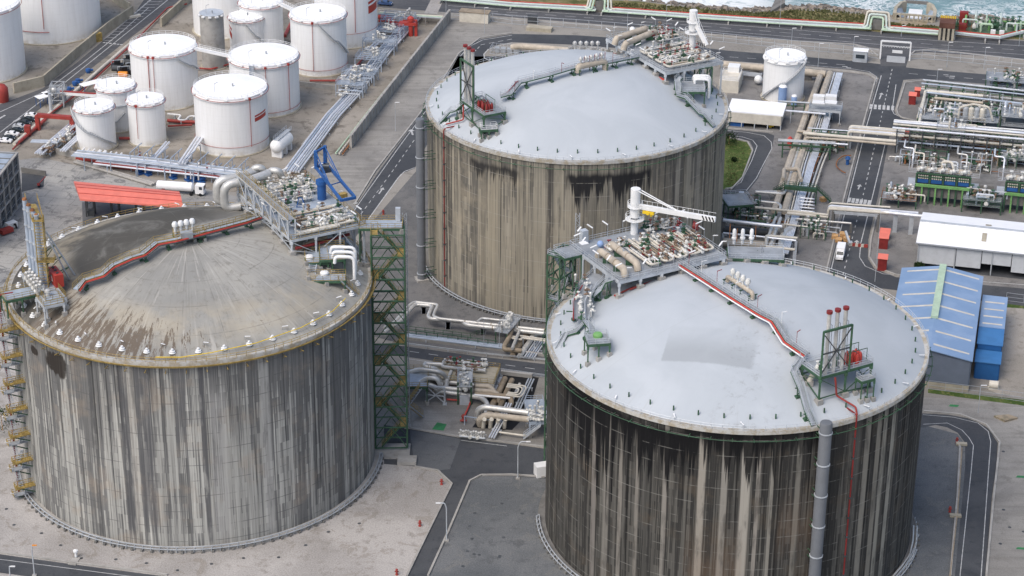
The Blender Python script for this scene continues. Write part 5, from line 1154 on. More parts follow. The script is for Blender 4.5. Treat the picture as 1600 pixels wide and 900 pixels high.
# bund walls
def wall(name,label,px,h,w=.5,mat='concrete_warm',cat='wall',panels=0,group=None):
    P_ = [at(*p) for p in px]; t = thing(name,label,cat,P_[0],group)
    m_ = MB()
    for i,(a,b) in enumerate(zip(P_,P_[1:])):
        d = (b-a).normalized(); m_.bar(a-d*(.0 if i == 0 else w*.49)+UP*h/2,b+UP*h/2,w,h)
    m_.build('panels',mat,t)
    if panels:
        k = 0
        for a,b in zip(P_,P_[1:]):
            n = int((b-a).length/panels)
            for i in range(n):
                if k > 90: break
                q = a+(b-a)*(i+.5)/n; k += 1; MB().box(q,(w+.35,.3,h+.02),math.atan2((b-a).y,(b-a).x)+pi/2).build('buttress','concrete',t)
    return t
wall('bund_wall','tall tan bund wall along the left road',[(208,24),(172,48),(120,90),(68,135),(22,146)],3.6,.6,'concrete_warm')
wall('bund_wall','tan bund wall behind the huge upper left tank',[(172,-2),(185,8),(204,18)],3.2,.5)
wall('bund_wall','concrete bund wall right of the left road',[(300,2),(285,12),(252,42)],3.2,.6)
wall('retaining_wall','long buttressed concrete retaining wall beside the empty yard',[(703,32),(640,112),(598,166),(548,232)],4.2,.7,'concrete',panels=3.2)
wall('bund_wall','low concrete channel wall between the white tanks and the pipe rack',[(468,134),(500,138),(536,143)],1.6,.4,'concrete')
wall('channel_wall','dark channel edge along the left side of the silver pipes',[(472,230),(540,148),(575,104),(640,28)],1.1,.4,'concrete')
wall('retaining_wall','concrete wall with pipes behind the red gantry by the coast road',[(592,26),(640,30),(700,34)],2.6,.5,'concrete')
# silver pipe bundle running down the channel
def bundle(label,px,n,r,gap,z,mat,name='pipe_run',group=None,sup=8,smat='light_steel',cat='pipework',mats=None,world=False,bend=1.5,offs=0,rs=None,stand=True):
    P_ = [(V(p) if world else at(*p,z) if len(p) == 2 else at(*p)) for p in px]
    t = thing(name,label,cat,P_[0],group); xs = []; acc = 0
    for i in range(n):
        ri = rs[i % len(rs)] if rs else r; xs.append((acc+ri,ri)); acc += 2*ri+gap
    W_ = acc-gap
    ns = []
    for i,p in enumerate(P_):
        a = (P_[i]-P_[i-1]).normalized() if i else None; b = (P_[i+1]-P_[i]).normalized() if i < len(P_)-1 else None
        d = (a or b) if (a is None or b is None) else (a+b).normalized(); k = 1 if a is None or b is None else 1/max(.5,d.dot(b))
        dd = V((d.x,d.y,0)).normalized() if abs(d.z) < .99 else None
        ns.append(V((dd.y,-dd.x,0))*k if dd else None)
    for i in range(len(ns)):
        if ns[i] is None: ns[i] = ns[i-1] or ns[i+1]
    for i,(x,ri) in enumerate(xs):
        MB().tube([p+nn*(x-W_/2+offs) for p,nn in zip(P_,ns)],ri,8,bend=bend).build('pipe',(mats[i % len(mats)] if mats else mat),t,smooth=True)
    if stand:
        for a,b,na in zip(P_,P_[1:],ns):
            L_ = (b-a).length; k = max(1,int(L_/sup)); d = (b-a).normalized()
            if abs(d.z) > .5: continue
            u = V((d.y,-d.x,0)).normalized()
            for i in range(k):
                q = a+(b-a)*(i+.5)/k; rmax = max(x[1] for x in xs); m_ = MB(); zz = q.z-rmax-.15
                if zz < .15: m_.bar(V((q.x,q.y,.1))-u*(W_/2+.2),V((q.x,q.y,.1))+u*(W_/2+.2),.4,.2)
                else:
                    m_.bar(V((q.x,q.y,zz))-u*(W_/2+.4),V((q.x,q.y,zz))+u*(W_/2+.4),.25,.25)
                    for s__ in (-1,1): e = u*s__*(W_/2+.2); m_.bar(V((q.x,q.y,0))+e,V((q.x,q.y,zz))+e,.25)
                m_.build('support',smat,t)
    return t
bundle('bundle of shining silver pipes running from the crane deck up to the red gantry',[(455,268),(520,180),(548,150),(600,80),(648,26)],6,.3,.22,1.2,'silver_bright',sup=9,mats=['silver_bright','pale_blue_steel','silver_bright','silver_bright','light_steel'],rs=[.36,.3,.42,.25,.36,.3])
# steel bridges over the bundle
for i,(px,py,w_,h_) in enumerate(((552,148,30,4.0),(566,128,26,3.4),(583,106,30,4.2),(597,82,34,4.4),(612,62,34,3.8),(626,46,24,4.4))):
    c_ = at(px,py,0); d = (at(600,80)-at(548,150)).normalized(); u = V((d.y,-d.x,0)); t = thing('pipe_bridge',['first','second','third','fourth','fifth','sixth'][i]+' pale blue steel crossover on the silver pipes, counted from the near end','steel crossover',c_,'steel crossovers on the silver pipes')
    L_ = 4+(i % 3)*1.5; Wd = 3.5+(i % 2)*2; m_ = MB(); [m_.prism(poly4(c_,d,u,-L_/2+k*L_/4,-L_/2+k*L_/4+.5,-Wd/2-3.5,Wd/2+2),h_-.12,h_) for k in range(5)]; [m_.prism(poly4(c_,d,u,-L_/2,L_/2,y,y+.35),h_-.3,h_-.13) for y in (-Wd/2-3,-Wd/2,0,Wd/2)]; m_.build('floor','pale_blue_steel',t)
    Q = poly4(c_+UP*h_,d,u,-L_/2,L_/2,-Wd/2-3.5,Wd/2+2); MB().rail(Q,step=1.6,w=.09,close=True).build('railing','pale_blue_steel',t)
    for q in Q: MB().bar((q.x,q.y,0),q,.3).build('leg','pale_blue_steel',t)
    m_ = MB(); m_.bar(V((Q[0].x,Q[0].y,.5)),Q[3]-UP*.5,.14); m_.bar(V((Q[1].x,Q[1].y,.5)),Q[2]-UP*.5,.14); m_.bar(V((Q[2].x,Q[2].y,.5)),Q[3]-UP*.5,.14); m_.build('bracing','pale_blue_steel',t)
    for k in range(7): valve(t,rnd.choice(['gate_valve','relief_valve']),c_+d*rnd.uniform(-L_/2,L_/2)+u*rnd.uniform(-Wd/2,Wd/2)+UP*(h_+.9),rnd.uniform(0,3),1.2)
# platform skids between bundle
t = thing('pipework_skid','dense grey pipework skid inside the crossovers near the lower end of the silver pipes','pipework',at(545,160)); d = (at(600,80)-at(548,150)).normalized(); u = V((d.y,-d.x,0)); c_ = at(560,138)
for k in range(9): MB().tube([c_+d*(-13+3*k)+u*-4+UP*1.5,c_+d*(-13+3*k)+u*-4+UP*3,c_+d*(-13+3*k)+u*4+UP*3,c_+d*(-13+3*k)+u*4+UP*1.5],.2,6,bend=.5).build('pipe','pale_blue_steel' if k % 2 else 'light_steel',t)
for k in range(18): valve(t,rnd.choice(['gate_valve','relief_valve']),c_+d*rnd.uniform(-13,11)+u*rnd.uniform(-3,3)+UP*2.4,rnd.uniform(0,3),1.3)
for px,py,qx,qy,lab in ((573,82,600,56,'short silver branch pipes beside the lettered white tank'),(536,128,552,105,'short silver branch pipes below the dark stair tank')):
    t = bundle(lab,[(px,py),(qx,qy)],2,.4,.4,1.4,'silver_bright',sup=4); 
    for k in range(6): valve(t,'gate_valve',at(px+rnd.uniform(-4,4),py+rnd.uniform(-3,3),1.8),rnd.uniform(0,3),1.4)
# red gantry at the top end
t = thing('red_gantry','bright red fire water gantry straddling the silver pipes by the coast road','gantry',at(640,40)); a_,b_ = at(624,36,4.5),at(650,37,4.5)
MB().bar(a_,b_,2.2,1.0).build('top_beam','red_bright',t); MB().bar(at(630,32,4.5),at(652,33,4.5),1.2,.8).build('top_beam','red_bright',t)
for q in (a_,b_,at(650,33,4)): MB().bar((q.x,q.y,0),q,.9).build('leg','red_bright',t)
q = at(642,56,0); MB().lathe(q,[(.8,0),(.8,5.4),(1.2,5.6),(1.2,6.6),(.5,7.2),(.01,7.3)],12).build('monitor','red_bright',t)
MB().tube([at(592,26,1),at(606,28,1),at(620,38,1.2),at(628,38,3)],.9,8,bend=1).build('fire_main','red_bright',t)
MB().tube([at(592,33,1),at(604,31,1),at(618,41,1.2)],.5,8,bend=1).build('fire_main','red_bright',t)
big_pipe('orange red fire pipe along the top of the retaining wall corner',[at(640,24,2),at(690,28,2)],.4,'red_pipe',0,'fire_pipe')
bundle('cream and rusty pipes following the foot of the retaining wall',[(694,33),(635,106),(592,160),(530,240)],3,.28,.5,.8,'cream_pipe',mats=['rust','cream_pipe','mint_pipe'],sup=10,smat='concrete')
bundle('cream and green pipes on the wall behind the red gantry',[(592,20),(640,24),(692,27)],3,.3,.5,3.0,'cream_pipe',mats=['cream_pipe','mint_pipe','grey_steel'],sup=8,smat='concrete')
# red pipes around the white tanks
for lab,px,r_ in (('red pipe between the dark stair tank and the silver pipes',[(484,126),(530,126),(560,100),(575,80)],.35),('red pipe beside the lettered tank',[(592,46),(612,45),(622,40)],.25),
                    ('red pipes in front of the small flat rim tank',[(186,216),(206,216)],.45),('red pipe between the flat rim tank and the widest tank',[(262,188),(282,190),(309,191)],.55),('rusty red pipe left of the front white tank',[(262,197),(300,195)],.3),
                    ('red fire pipe along the right side of the left road',[(20,233),(75,180),(130,140),(205,70),(262,12),(292,6)],.26),('red fire pipe behind the small white tanks',[(210,100),(330,108),(358,100)],.3),('bundle of red pipes behind the walkway tank',[(445,56),(455,36)],.6)):
    big_pipe(lab,[at(a,b,.9) for a,b in px],r_,'red_pipe',1.0,'fire_pipe')
big_pipe('thick pale pipe along the right side of the left road',[at(a,b,.8) for a,b in ((22,225),(100,158),(160,105),(208,64))],.55,'cream_pipe',0,'road_pipe')
bundle('white zig-zag pipe between the flat rim tank and the widest tank',[(262,178),(284,180),(277,187),(290,188),(296,181),(310,182)],1,.3,.3,1.5,'white_paint',sup=5)
# red portal frame
t = thing('red_portal','red steel portal frame near the parked cars','portal frame',at(113,204)); zt = lift(at(111,205),182); a_,b_ = at(58,180,zt),at(112,184,zt)
MB().bar(a_,b_,1.5,1.1).build('beam','red_pipe',t)
for q in (a_,b_): MB().bar((q.x,q.y,0),q,1.3,1.1).build('leg','red_pipe',t)
t = thing('red_barrier','red pipe barrier with a square red post beside the parked cars','barrier',at(44,214)); MB().tube([at(30,222,.9),at(62,195,.9),at(72,186,1.2)],.45,6).build('rail','red_pipe',t); MB().box(at(44,212),(1.8,1.6,3.4)).build('post','red_pipe',t)
# loading arm tower with red boom
t = thing('loading_tower','grey loading arm tower with a long red and white boom','loading arm',at(80,180)); q = at(80,178); zt = lift(q,146)
MB().cyl(q,q+UP*zt,.5,n=10).build('post','light_steel',t,smooth=True); MB().sph(at(84,140,zt-1),1.0,12,8).build('head','silver_pipe',t,smooth=True)
a_,b_ = at(94,145,zt-2),at(158,150,zt-2); MB().bar(a_,b_,.6,1.0).build('boom','white_paint',t); MB().bar(a_+UP*.65,b_+UP*.65,.7,.3).build('boom_top','red_pipe',t)
m_ = MB(); c_ = at(92,165)
for i in (-2,2):
    for j in (-2,2): m_.bar(c_+V((i,j,0)),c_+V((i,j,7.5)),.3)
for z in (2.5,5,7.5):
    for i in (-2,2): m_.bar(c_+V((i,-2,z)),c_+V((i,2,z)),.2); m_.bar(c_+V((-2,i,z)),c_+V((2,i,z)),.2); m_.bar(c_+V((i,-2,z-2.5)),c_+V((i,2,z)),.15); m_.bar(c_+V((-2,i,z-2.5)),c_+V((2,i,z)),.15)
m_.build('frame','grey_steel',t); MB().prism(poly4(c_,V((1,0,0)),V((0,1,0)),-2.6,2.6,-2.6,2.6),5,5.12).rail(poly4(c_+UP*5,V((1,0,0)),V((0,1,0)),-2.6,2.6,-2.6,2.6),step=1.4,close=True).build('platform','grey_steel',t)
for i,(px,py) in enumerate(((70,164),(81,158),(145,143))):
    q = at(px,py); t = thing('canopy',['left flat white canopy beside the left road','right flat white canopy beside the left road','white flat roofed shelter behind the squat white tank'][i],'canopy',q,'white canopies by the left road'); Lx = 5.2 if i < 2 else 8
    MB().prism(poly4(q,V((.75,.66,0)),V((-.66,.75,0)),-Lx/2,Lx/2,-1.6,1.6),3,3.2).build('roof','white_roof',t)
    for a in (-1,1):
        for b in (-1,1): e = q+V((.75,.66,0))*a*(Lx/2-.3)+V((-.66,.75,0))*b*1.3; MB().bar(e,e+UP*3,.15).build('post','blue_paint',t)
for i,(px,py) in enumerate(((108,143),(122,130),(138,114),(117,134))): q = at(px,py); tag(MB().lathe(q,[(.01,1.6),(.8,1.5),(.9,.8),(.6,0)],10).cyl(q+UP*.8,q+UP*.8+V((1.4,1,0)),.4,n=8).build('pump','blue_paint'),['first and nearest','second','fourth and farthest','third'][i]+' blue pump along the right side of the left road','pump','blue pumps by the left road')
tag(MB().box(at(153,64),(2.4,2.2,3.0),.7).build('yellow_cabinet','yellow_rail'),'ochre cabinet on the tan bund wall of the left road','cabinet')
tag(MB().lathe(at(4,158),[(2.0,0),(2.2,2),(2.1,4.5),(1.2,5.6),(.3,6),(.01,6)],14).build('red_vessel','red_pipe',smooth=True),'fat red vessel at the left edge below the cut off tank','vessel')
q = at(210,27); t = thing('rack','white tangle of hoses on the hatched road island','hose pile',q); MB().box(q-V((0,0,0)),(4.5,1.4,.7),.6).build('crate','cream_pipe',t)
# scrap and black equipment left of the broad tank
for i,(px,py) in enumerate(((184,108),(194,118),(203,99),(207,112))):
    q = at(px,py); t = thing('winch_unit',['black machinery unit at the left of the pile beside the broad white tank','black machinery unit in front with orange drum beside the broad white tank','black machinery unit at the back beside the broad white tank','black machinery unit touching the broad white tank'][i],'machinery',q,'black machinery beside the broad white tank')
    MB().box(q,(4.2,2.4,1.8),rnd.uniform(0,1)).box(q+UP*1.8,(2,1.6,1.3),rnd.uniform(0,1)).build('housing','black',t); MB().cyl(q+V((-1.6,-1.4,1)),q+V((1.4,-1.6,1)),1.0,n=12).build('drum','dark_steel' if i != 1 else 'orange',t)
    MB().tube([q+V((-2,0,1.8)),q+V((-2,0,3)),q+V((2,.5,3.2)),q+V((2,.5,1.8))],.12,5).build('roll_bar','light_steel',t)
# horizontal white vessel
t = thing('pressure_vessel','long white horizontal vessel on legs right of the widest white tank','vessel',at(438,240)); a_,b_ = at(428,232,3.6),at(452,212,3.6); d = (b_-a_).normalized()
prof = []; R_v = 2.1; pts = [a_+d*R_v*(1-cos(x)) for x in (0.02,.4,.8,1.2,pi/2)]+[b_-d*R_v*(1-cos(x)) for x in (pi/2,1.2,.8,.4,0.02)]; rs_ = [R_v*sin(x) for x in (0.02,.4,.8,1.2,pi/2)]; rs_ += rs_[::-1]
MB().tube(pts,rs_,20).build('shell','white_paint',t,smooth=True); u = V((-d.y,d.x,0))
for k in (.2,.5,.8): q = a_+(b_-a_)*k; MB().box((q.x,q.y,0),(1.0,3.4,2.2),math.atan2(d.y,d.x)).build('saddle','white_paint',t)
q0_ = a_+UP*R_v; q1_ = b_+UP*R_v; MB().strip([q0_+u*.8+d*1.5,q1_+u*.8],[q0_-u*.8+d*1.5,q1_-u*.8]).rail([q0_+u*.8+d*1.5,q1_+u*.8],step=1.5).rail([q0_-u*.8+d*1.5,q1_-u*.8],step=1.5).build('top_walkway','light_steel',t)
# pipe racks towards the small tanks (steep double racks)
bundle('left pair of white pipes descending past the smallest white tank',[(60,240),(100,206),(126,184)],4,.28,.22,2.6,'silver_bright',sup=7)
bundle('second pair of white pipes descending past the smallest white tank',[(98,236),(128,208),(132,205)],3,.28,.22,2.6,'silver_bright',sup=7)
t = thing('valve_manifold','blue grey valve manifold between the two descending pipe pairs','pipework',at(85,232)); dm = (at(112,204)-at(70,240)).normalized(); um = V((dm.y,-dm.x,0))
for k in range(26): valve(t,rnd.choice(['gate_valve','relief_valve','actuator_valve']),at(72+1.6*k,240-1.35*k,1.6+rnd.uniform(0,1))+um*rnd.uniform(-1.6,1.6),rnd.uniform(0,3),1.2)
for k in range(4): MB().tube([at(70,240,1.2)+um*(k-1.5),at(112,204,1.2)+um*(k-1.5)],.25,6).build('pipe','pale_blue_steel',t)
MB().prism(poly4(at(68,236),V((1,-.05,0)),V((.05,1,0)),-3.5,5,-1.5,1),3.2,3.4).build('end_deck','light_steel',t)
bundle('long white double pipe slanting between the widest and the flat rim tanks',[(284,256),(312,214)],3,.35,.25,5,'silver_bright',sup=9)
bundle('short white double pipe left of the widest white tank',[(240,248),(262,222)],2,.35,.25,3.2,'silver_bright',sup=9)
# east-west rack in front of the small tanks
bundle('broad blue grey pipe rack crossing in front of the small white tanks',[(116,239),(240,252),(330,264),(396,272)],6,.22,.45,4.2,'silver_bright',sup=7,mats=['pale_blue_steel','grey_steel','silver_bright','pale_blue_steel','light_steel'],smat='pale_blue_steel')
bundle('lower level pipes with red lines beneath the blue grey rack',[(150,252),(240,262),(330,272),(390,280)],5,.28,.4,2.4,'red_pipe',sup=9,mats=['red_pipe','pale_blue_steel','silver_bright','red_pipe','silver_bright'],smat='pale_blue_steel')
for i,(px,py) in enumerate(((124,246),(150,250),(178,258))):
    q = at(px,py); t = thing('pipe_tray',['left','middle','right'][i]+' white pipe tray with red kerb below the blue grey rack','pipe tray',q,'white pipe trays with red kerbs'); d = (at(200,262)-at(120,252)).normalized(); u = V((-d.y,d.x,0))
    MB().prism(poly4(q,d,u,0,9,-2,.5),1.0,1.2).build('tray','light_steel',t); MB().bar(q+UP*.6-u*2.3,q+d*9-u*2.3+UP*.6,.35,.7).build('kerb','red_pipe',t)
    for k in range(5): MB().tube([q+d*(1+1.7*k)+u*2+UP*2.4,q+d*(1+1.7*k)-u*.5+UP*2.2,q+d*(1+1.7*k)-u*1.4+UP*1.3],.28,6,bend=.5).build('hose','white_paint',t)
for i,px in enumerate((216,229,268,292,300,312)):
    q = at(px,272+.14*(px-216)); t = thing('pump',['first','second','third','fourth','fifth','sixth'][i]+' blue pump from the left in front of the blue grey rack','pump',q,'blue pumps in front of the rack')
    MB().cyl(q+UP*1.0,q+V((1.4,1.2,1.0)),.65,n=10).box(q+V((.4,.3,0)),(1.6,2.4,.5),.7).build('motor','blue_paint',t); MB().tube([q+V((-.2,-.4,1)),q+V((-.2,-.4,3)),q+V((-.4,3,3.4))],.22,6,bend=.4).build('pipe','silver_bright',t)
for i in range(9):
    px = 205+21*i; q = at(px,268+.14*(px-205)); t = thing('steel_portal',['first','second','third','fourth','fifth','sixth','seventh','eighth','ninth'][i]+' thin steel portal from the left in the row at the blue grey rack','steel frame',q,'thin steel portals at the rack')
    m_ = MB(); e = V((.3,1,0))*5.5
    for h in (0,.5,1): m_.bar(q+e*h,q+e*h+UP*6,.2)
    m_.bar(q+UP*6,q+e+UP*6,.2); m_.bar(q+UP*3.4,q+e+UP*3.4,.18); m_.tube([q+UP*6.3+V((.3,0,0)),q+e*1.3+UP*6.3+V((.3,0,0))],.16,6); m_.tube([q+UP*1+V((.8,0,0)),q+UP*4+V((.8,0,0)),q+e+UP*4+V((.8,0,0))],.18,6,bend=.4); m_.build('portal','pale_blue_steel',t)
    for k in range(4): valve(t,rnd.choice(['gate_valve','relief_valve','red_valve']),q+e*rnd.random()+V((rnd.uniform(-1.5,1.5),0,rnd.uniform(1,3.5))),rnd.uniform(0,3),1.0)
bundle('low concrete duct slanting towards the white tanker truck',[(118,252),(180,270),(240,288)],2,.45,.2,.5,'concrete',sup=12,smat='concrete')
wall('pipe_trench','concrete pipe channel with dark interior left of the blue grey rack',[(88,241),(120,247)],2.0,.4,'concrete')
# red canopy
t = thing('canopy','long salmon red corrugated canopy behind the bare dome','canopy',at(200,340)); zr_ = 7.5
rp = [at(115,283,zr_),at(280,299,zr_),at(286,323,zr_),at(125,311,zr_)]
zc2 = zr_+.9; mid0,mid1 = (rp[0]+rp[3])/2+UP*.9,(rp[1]+rp[2])/2+UP*.9
m_ = MB(); m_.add([rp[0],rp[1],mid1,mid0],[(3,2,1,0)]); m_.add([mid0,mid1,rp[2],rp[3]],[(3,2,1,0)]); lo = [p-UP*.5 for p in rp]; m_.add(rp+lo,[(0,4,5,1),(1,5,6,2),(2,6,7,3),(3,7,4,0),(4,7,6,5)]); m_.add([rp[0],mid0,rp[3]],[(0,1,2)]); m_.add([rp[1],mid1,rp[2]],[(2,1,0)]); m_.build('roof','salmon_roof',t)
m_ = MB()
for k in (.25,.5,.75): m_.bar(rp[0]+(rp[3]-rp[0])*k+UP*(.06+.9*(1-abs(k-.5)*2)),rp[1]+(rp[2]-rp[1])*k+UP*(.06+.9*(1-abs(k-.5)*2)),.22,.06)
m_.build('roof_seam','logo_red',t)
for k in (.12,.36,.6,.84):
    e = rp[3]+(rp[2]-rp[3])*k; f_ = rp[0]+(rp[1]-rp[0])*k; c_ = (e+f_)/2; m_ = MB()
    for a in (-1.1,1.1):
        for b in (-1.1,1.1): m_.bar((c_.x+a,c_.y+b,0),(c_.x+a,c_.y+b,zr_-.3),.28)
    for z in (1.5,3.5,5.5):
        m_.bar((c_.x-1.1,c_.y-1.1,z),(c_.x+1.1,c_.y-1.1,z+1.5),.14); m_.bar((c_.x+1.1,c_.y-1.1,z),(c_.x+1.1,c_.y+1.1,z+1.5),.14)
    m_.box((c_.x,c_.y,0),(1.6,1.6,1.8)); m_.build('column','dark_steel',t)
gp('canopy_apron',[(128,316),(160,312),(250,322),(300,332),(300,372),(130,380)],.03,'g_asph_mid')
# grey office block on the left
t = thing('office_block','grey three storey office block with dark glass at the left edge','building',at(30,300)); zb_ = 12.5
c0_ = at(33,318,0); zb_ = lift(c0_,241); e1 = at(0,362,0)-c0_; d1 = e1.normalized(); d2 = V((d1.y,-d1.x,0)); d2 = d2 if d2.x < 0 else -d2
Lb,Wb = 34,24; MB().prism(poly4(c0_,d1,d2,0,Lb,0,Wb),0,zb_).build('walls','concrete_dark',t); MB().prism(poly4(c0_,d1,d2,-.5,Lb+.5,-.5,Wb+.5),zb_,zb_+.5).build('parapet','concrete',t)
MB().prism(poly4(c0_,d1,d2,.3,Lb-.3,.3,Wb-.3),zb_+.5,zb_+.62).build('roof','bluish_deck',t)
m_ = MB()
for k in range(9): m_.bar(c0_+d1*(1+4*k)+d2*.3+UP*(zb_+.68),c0_+d1*(1+4*k)+d2*(Wb-.3)+UP*(zb_+.68),.5,.12)
m_.build('roof_rib','concrete_dark',t)
for fl in range(3):
    z0 = fl*zb_/3
    for k in range(7):
        a = .6+4.8*k; o_ = c0_-d2*.06
        w_ = MB().add([o_+d1*a+UP*(z0+.9),o_+d1*(a+3.6)+UP*(z0+.9),o_+d1*(a+3.6)+UP*(z0+zb_/3-.5),o_+d1*a+UP*(z0+zb_/3-.5)],[(0,1,2,3),(3,2,1,0)]).build('window','glass',t)
        m_ = MB(); 
        for x in (a,a+1.2,a+2.4,a+3.6): m_.bar(o_-d2*.08+d1*x+UP*(z0+.9),o_-d2*.08+d1*x+UP*(z0+zb_/3-.5),.1)
        m_.bar(o_-d2*.08+d1*a+UP*(z0+2.3),o_-d2*.08+d1*(a+3.6)+UP*(z0+2.3),.1); m_.build('frame','grey_steel',w_)
    MB().bar(c0_+d1*-.2-d2*.2+UP*(z0+.3),c0_+d1*Lb-d2*.2+UP*(z0+.3),.5,.5).build('string_course','concrete',t)
for k in range(8): MB().bar(c0_+d1*(.2+4.8*k)-d2*.25+UP*.2,c0_+d1*(.2+4.8*k)-d2*.25+UP*zb_,.5).build('pier','concrete',t)
# sliding barrier and dark ramp behind the office
gp('ramp',[(34,270),(70,274),(68,292),(34,300)],.03,'g_asph'); wall('parapet','low dark parapet beside the office block',[(34,269),(72,275)],1.6,.4,'concrete_dark')
tag(MB().bar(at(60,288,0),at(60,288,1.6),.8).bar(at(60,288,1.4),at(71,276,1.4),.25).build('boom_barrier','red_dark'),'dark red barrier at the ramp beside the office block','barrier')
# ================================================================ vehicles
CARP = {}
def car(label,p,a,col,L=4.4,W=1.8,Hh=1.45,van=False,group=None):
    key = (col,van)
    t = thing('parked_car',label,'car' if not van else 'van',(0,0,0),group)
    pr_ = [(-.5,.28),(-.5,.62),(-.46,.72),(-.30,.76),(-.18,1.0),(.14,1.0),(.27,.72),(.47,.62),(.5,.45),(.5,.28)] if not van else [(-.5,.2),(-.5,.98),(.22,1.0),(.36,.62),(.5,.5),(.5,.2)]
    n = len(pr_); vs = []
    for s_,k in ((-1,0),(1,0)):
        for x,z in pr_: tw = W/2*(1 if z < .73 else .82); vs.append(V((x*L,s_*tw,z*Hh)))
    fs = [(i,i+1,n+i+1,n+i) for i in range(n-1)]+[tuple(range(n-1,-1,-1)),tuple(range(n,2*n)),(n-1,0,n,2*n-1)]
    m_ = MB().add(vs,fs); m_.build('body',col,t)
    g_ = MB()
    if not van:
        for s_ in (-1,1): g_.add([V((-.28*L,s_*W*.455,.77*Hh)),V((.22*L,s_*W*.455,.77*Hh)),V((.13*L,s_*W*.415,.97*Hh)),V((-.18*L,s_*W*.415,.97*Hh))],[(0,1,2,3),(3,2,1,0)])
        g_.add([V((.16*L,-W*.38,.99*Hh)),V((.16*L,W*.38,.99*Hh)),V((.275*L,W*.42,.745*Hh)),V((.275*L,-W*.42,.745*Hh))],[(0,1,2,3),(3,2,1,0)]); g_.add([V((-.195*L,-W*.38,.99*Hh)),V((-.195*L,W*.38,.99*Hh)),V((-.31*L,W*.42,.775*Hh)),V((-.31*L,-W*.42,.775*Hh))],[(0,1,2,3),(3,2,1,0)])
    g_.build('windows','glass',t)
    for x in (-.31,.31):
        for s_ in (-1,1): MB().cyl((x*L,s_*W*.38,.33),(x*L,s_*W*.51,.33),.33,n=12).build('wheel','black',t)
    for s_ in (-1,1): MB().box((.49*L,s_*W*.36,.5*Hh),(.12,.35,.14)).build('headlight','white_paint',t)
    t.location = p; t.rotation_euler = (0,0,a); return t
mt('car_silver',(.55,.56,.57),.25,.3,var=.03); mt('car_white',(.80,.80,.80),.25,var=.02); mt('car_dark',(.035,.045,.05),.2,.3,var=.05); mt('car_navy',(.05,.09,.20),.25,.2,var=.05)
cl = [((50,183),'car_white','white parked car, farthest up the row by the red portal'),((45,189),'car_dark','dark parked car just below the white car at the top of the row'),((38,194.5),'car_dark','second dark parked car from the top of the row by the left road'),((31,200),'car_silver','grey parked car in the middle of the row by the left road'),((26,206),'car_dark','dark parked car just above the white car with pale roof'),((19,212),'car_white','white parked car low in the row by the left road, between two dark cars'),((14,218),'car_dark','dark parked car between the two white cars low in the row'),((8,222.5),'car_white','white parked car, nearest in the row by the left road')]
for (px,py),m__,lab in cl: car(lab,at(px,py,.03),rad(-8),m__,group='cars parked beside the left road')
car('dark blue car driving on the coast road behind the lettered tank',at(602,8,.03),rad(-12),'car_navy',5.2,2.1,1.7)
# white pick-up van with stack of boards on the N-S road
p_ = at(1313,400,.03); d = (at(1306,430)-at(1320,370)).normalized(); a_ = math.atan2(d.y,d.x)
t = thing('box_truck','small white box truck facing the viewer on the road with pallets behind it','truck',(0,0,0)); 
MB().box((-1.0,0,.6),(4.2,2.2,2.3)).build('cargo_box','white_roof',t)
m_ = MB(); pr_ = [(1.15,.5),(1.15,2.25),(1.9,2.3),(2.7,1.45),(3.5,1.25),(3.6,.5)]; n = len(pr_); m_.add([V((x,s_*1.0,z)) for s_ in (-1,1) for x,z in pr_],[(i,i+1,n+i+1,n+i) for i in range(n-1)]+[tuple(range(n-1,-1,-1)),tuple(range(n,2*n)),(n-1,0,n,2*n-1)]); m_.build('cab','car_white',t)
MB().add([V((1.98,-.85,2.24)),V((1.98,.85,2.24)),V((2.68,.92,1.52)),V((2.68,-.92,1.52))],[(0,1,2,3),(3,2,1,0)]).build('windscreen','glass',t)
for x in (-2.2,2.6):
    for s_ in (-1,1): MB().cyl((x,s_*.75,.42),(x,s_*1.05,.42),.42,n=12).build('wheel','black',t)
for s_ in (-1,1): MB().box((3.58,s_*.7,.85),(.1,.35,.2)).build('headlight','light_steel',t)
t.location = p_; t.rotation_euler = (0,0,a_)
mt('timber',(.55,.33,.15),.8,var=.3,scale=2)
pc = at(1314,374,.03)
for i,(dx,dy,h) in enumerate(((-1.6,.6,1.3),(.6,.9,1.7),(-.8,-1.2,.9),(1.5,-.9,1.2))):
    m_ = MB()
    for k in range(int(h/.15)): m_.box(pc+V((dx+rnd.uniform(-.1,.1),dy+rnd.uniform(-.1,.1),.15*k)),(2.0,1.7,.11),a_+rnd.uniform(-.08,.08))
    tag(m_.build('pallet_stack','timber'),['pallet stack at the rear left behind the white box truck','tallest pallet stack at the rear right behind the white box truck','low pallet stack touching the white box truck','pallet stack under the white loader arm by the box truck'][i],'pallets','timber pallet stacks behind the truck')
t = thing('loader_arm','white loader arm standing by the pallets on the road','loader arm',at(1328,380)); MB().bar(at(1328,381,.8),at(1321,361,3.2),.55).build('arm','light_steel',t); MB().box(at(1328,382),(1.2,1.2,.9)).build('base','light_steel',t)
t = thing('road_barrier','row of red and white plastic road barriers across the road by the pallets','barrier',at(1340,386))
for k in range(6): q = at(1330+4.5*k,384+.5*k,.03); MB().box(q,(1.1,.4,.9),-.1).build('segment','red_pipe' if k % 2 else 'cream_pipe',t)
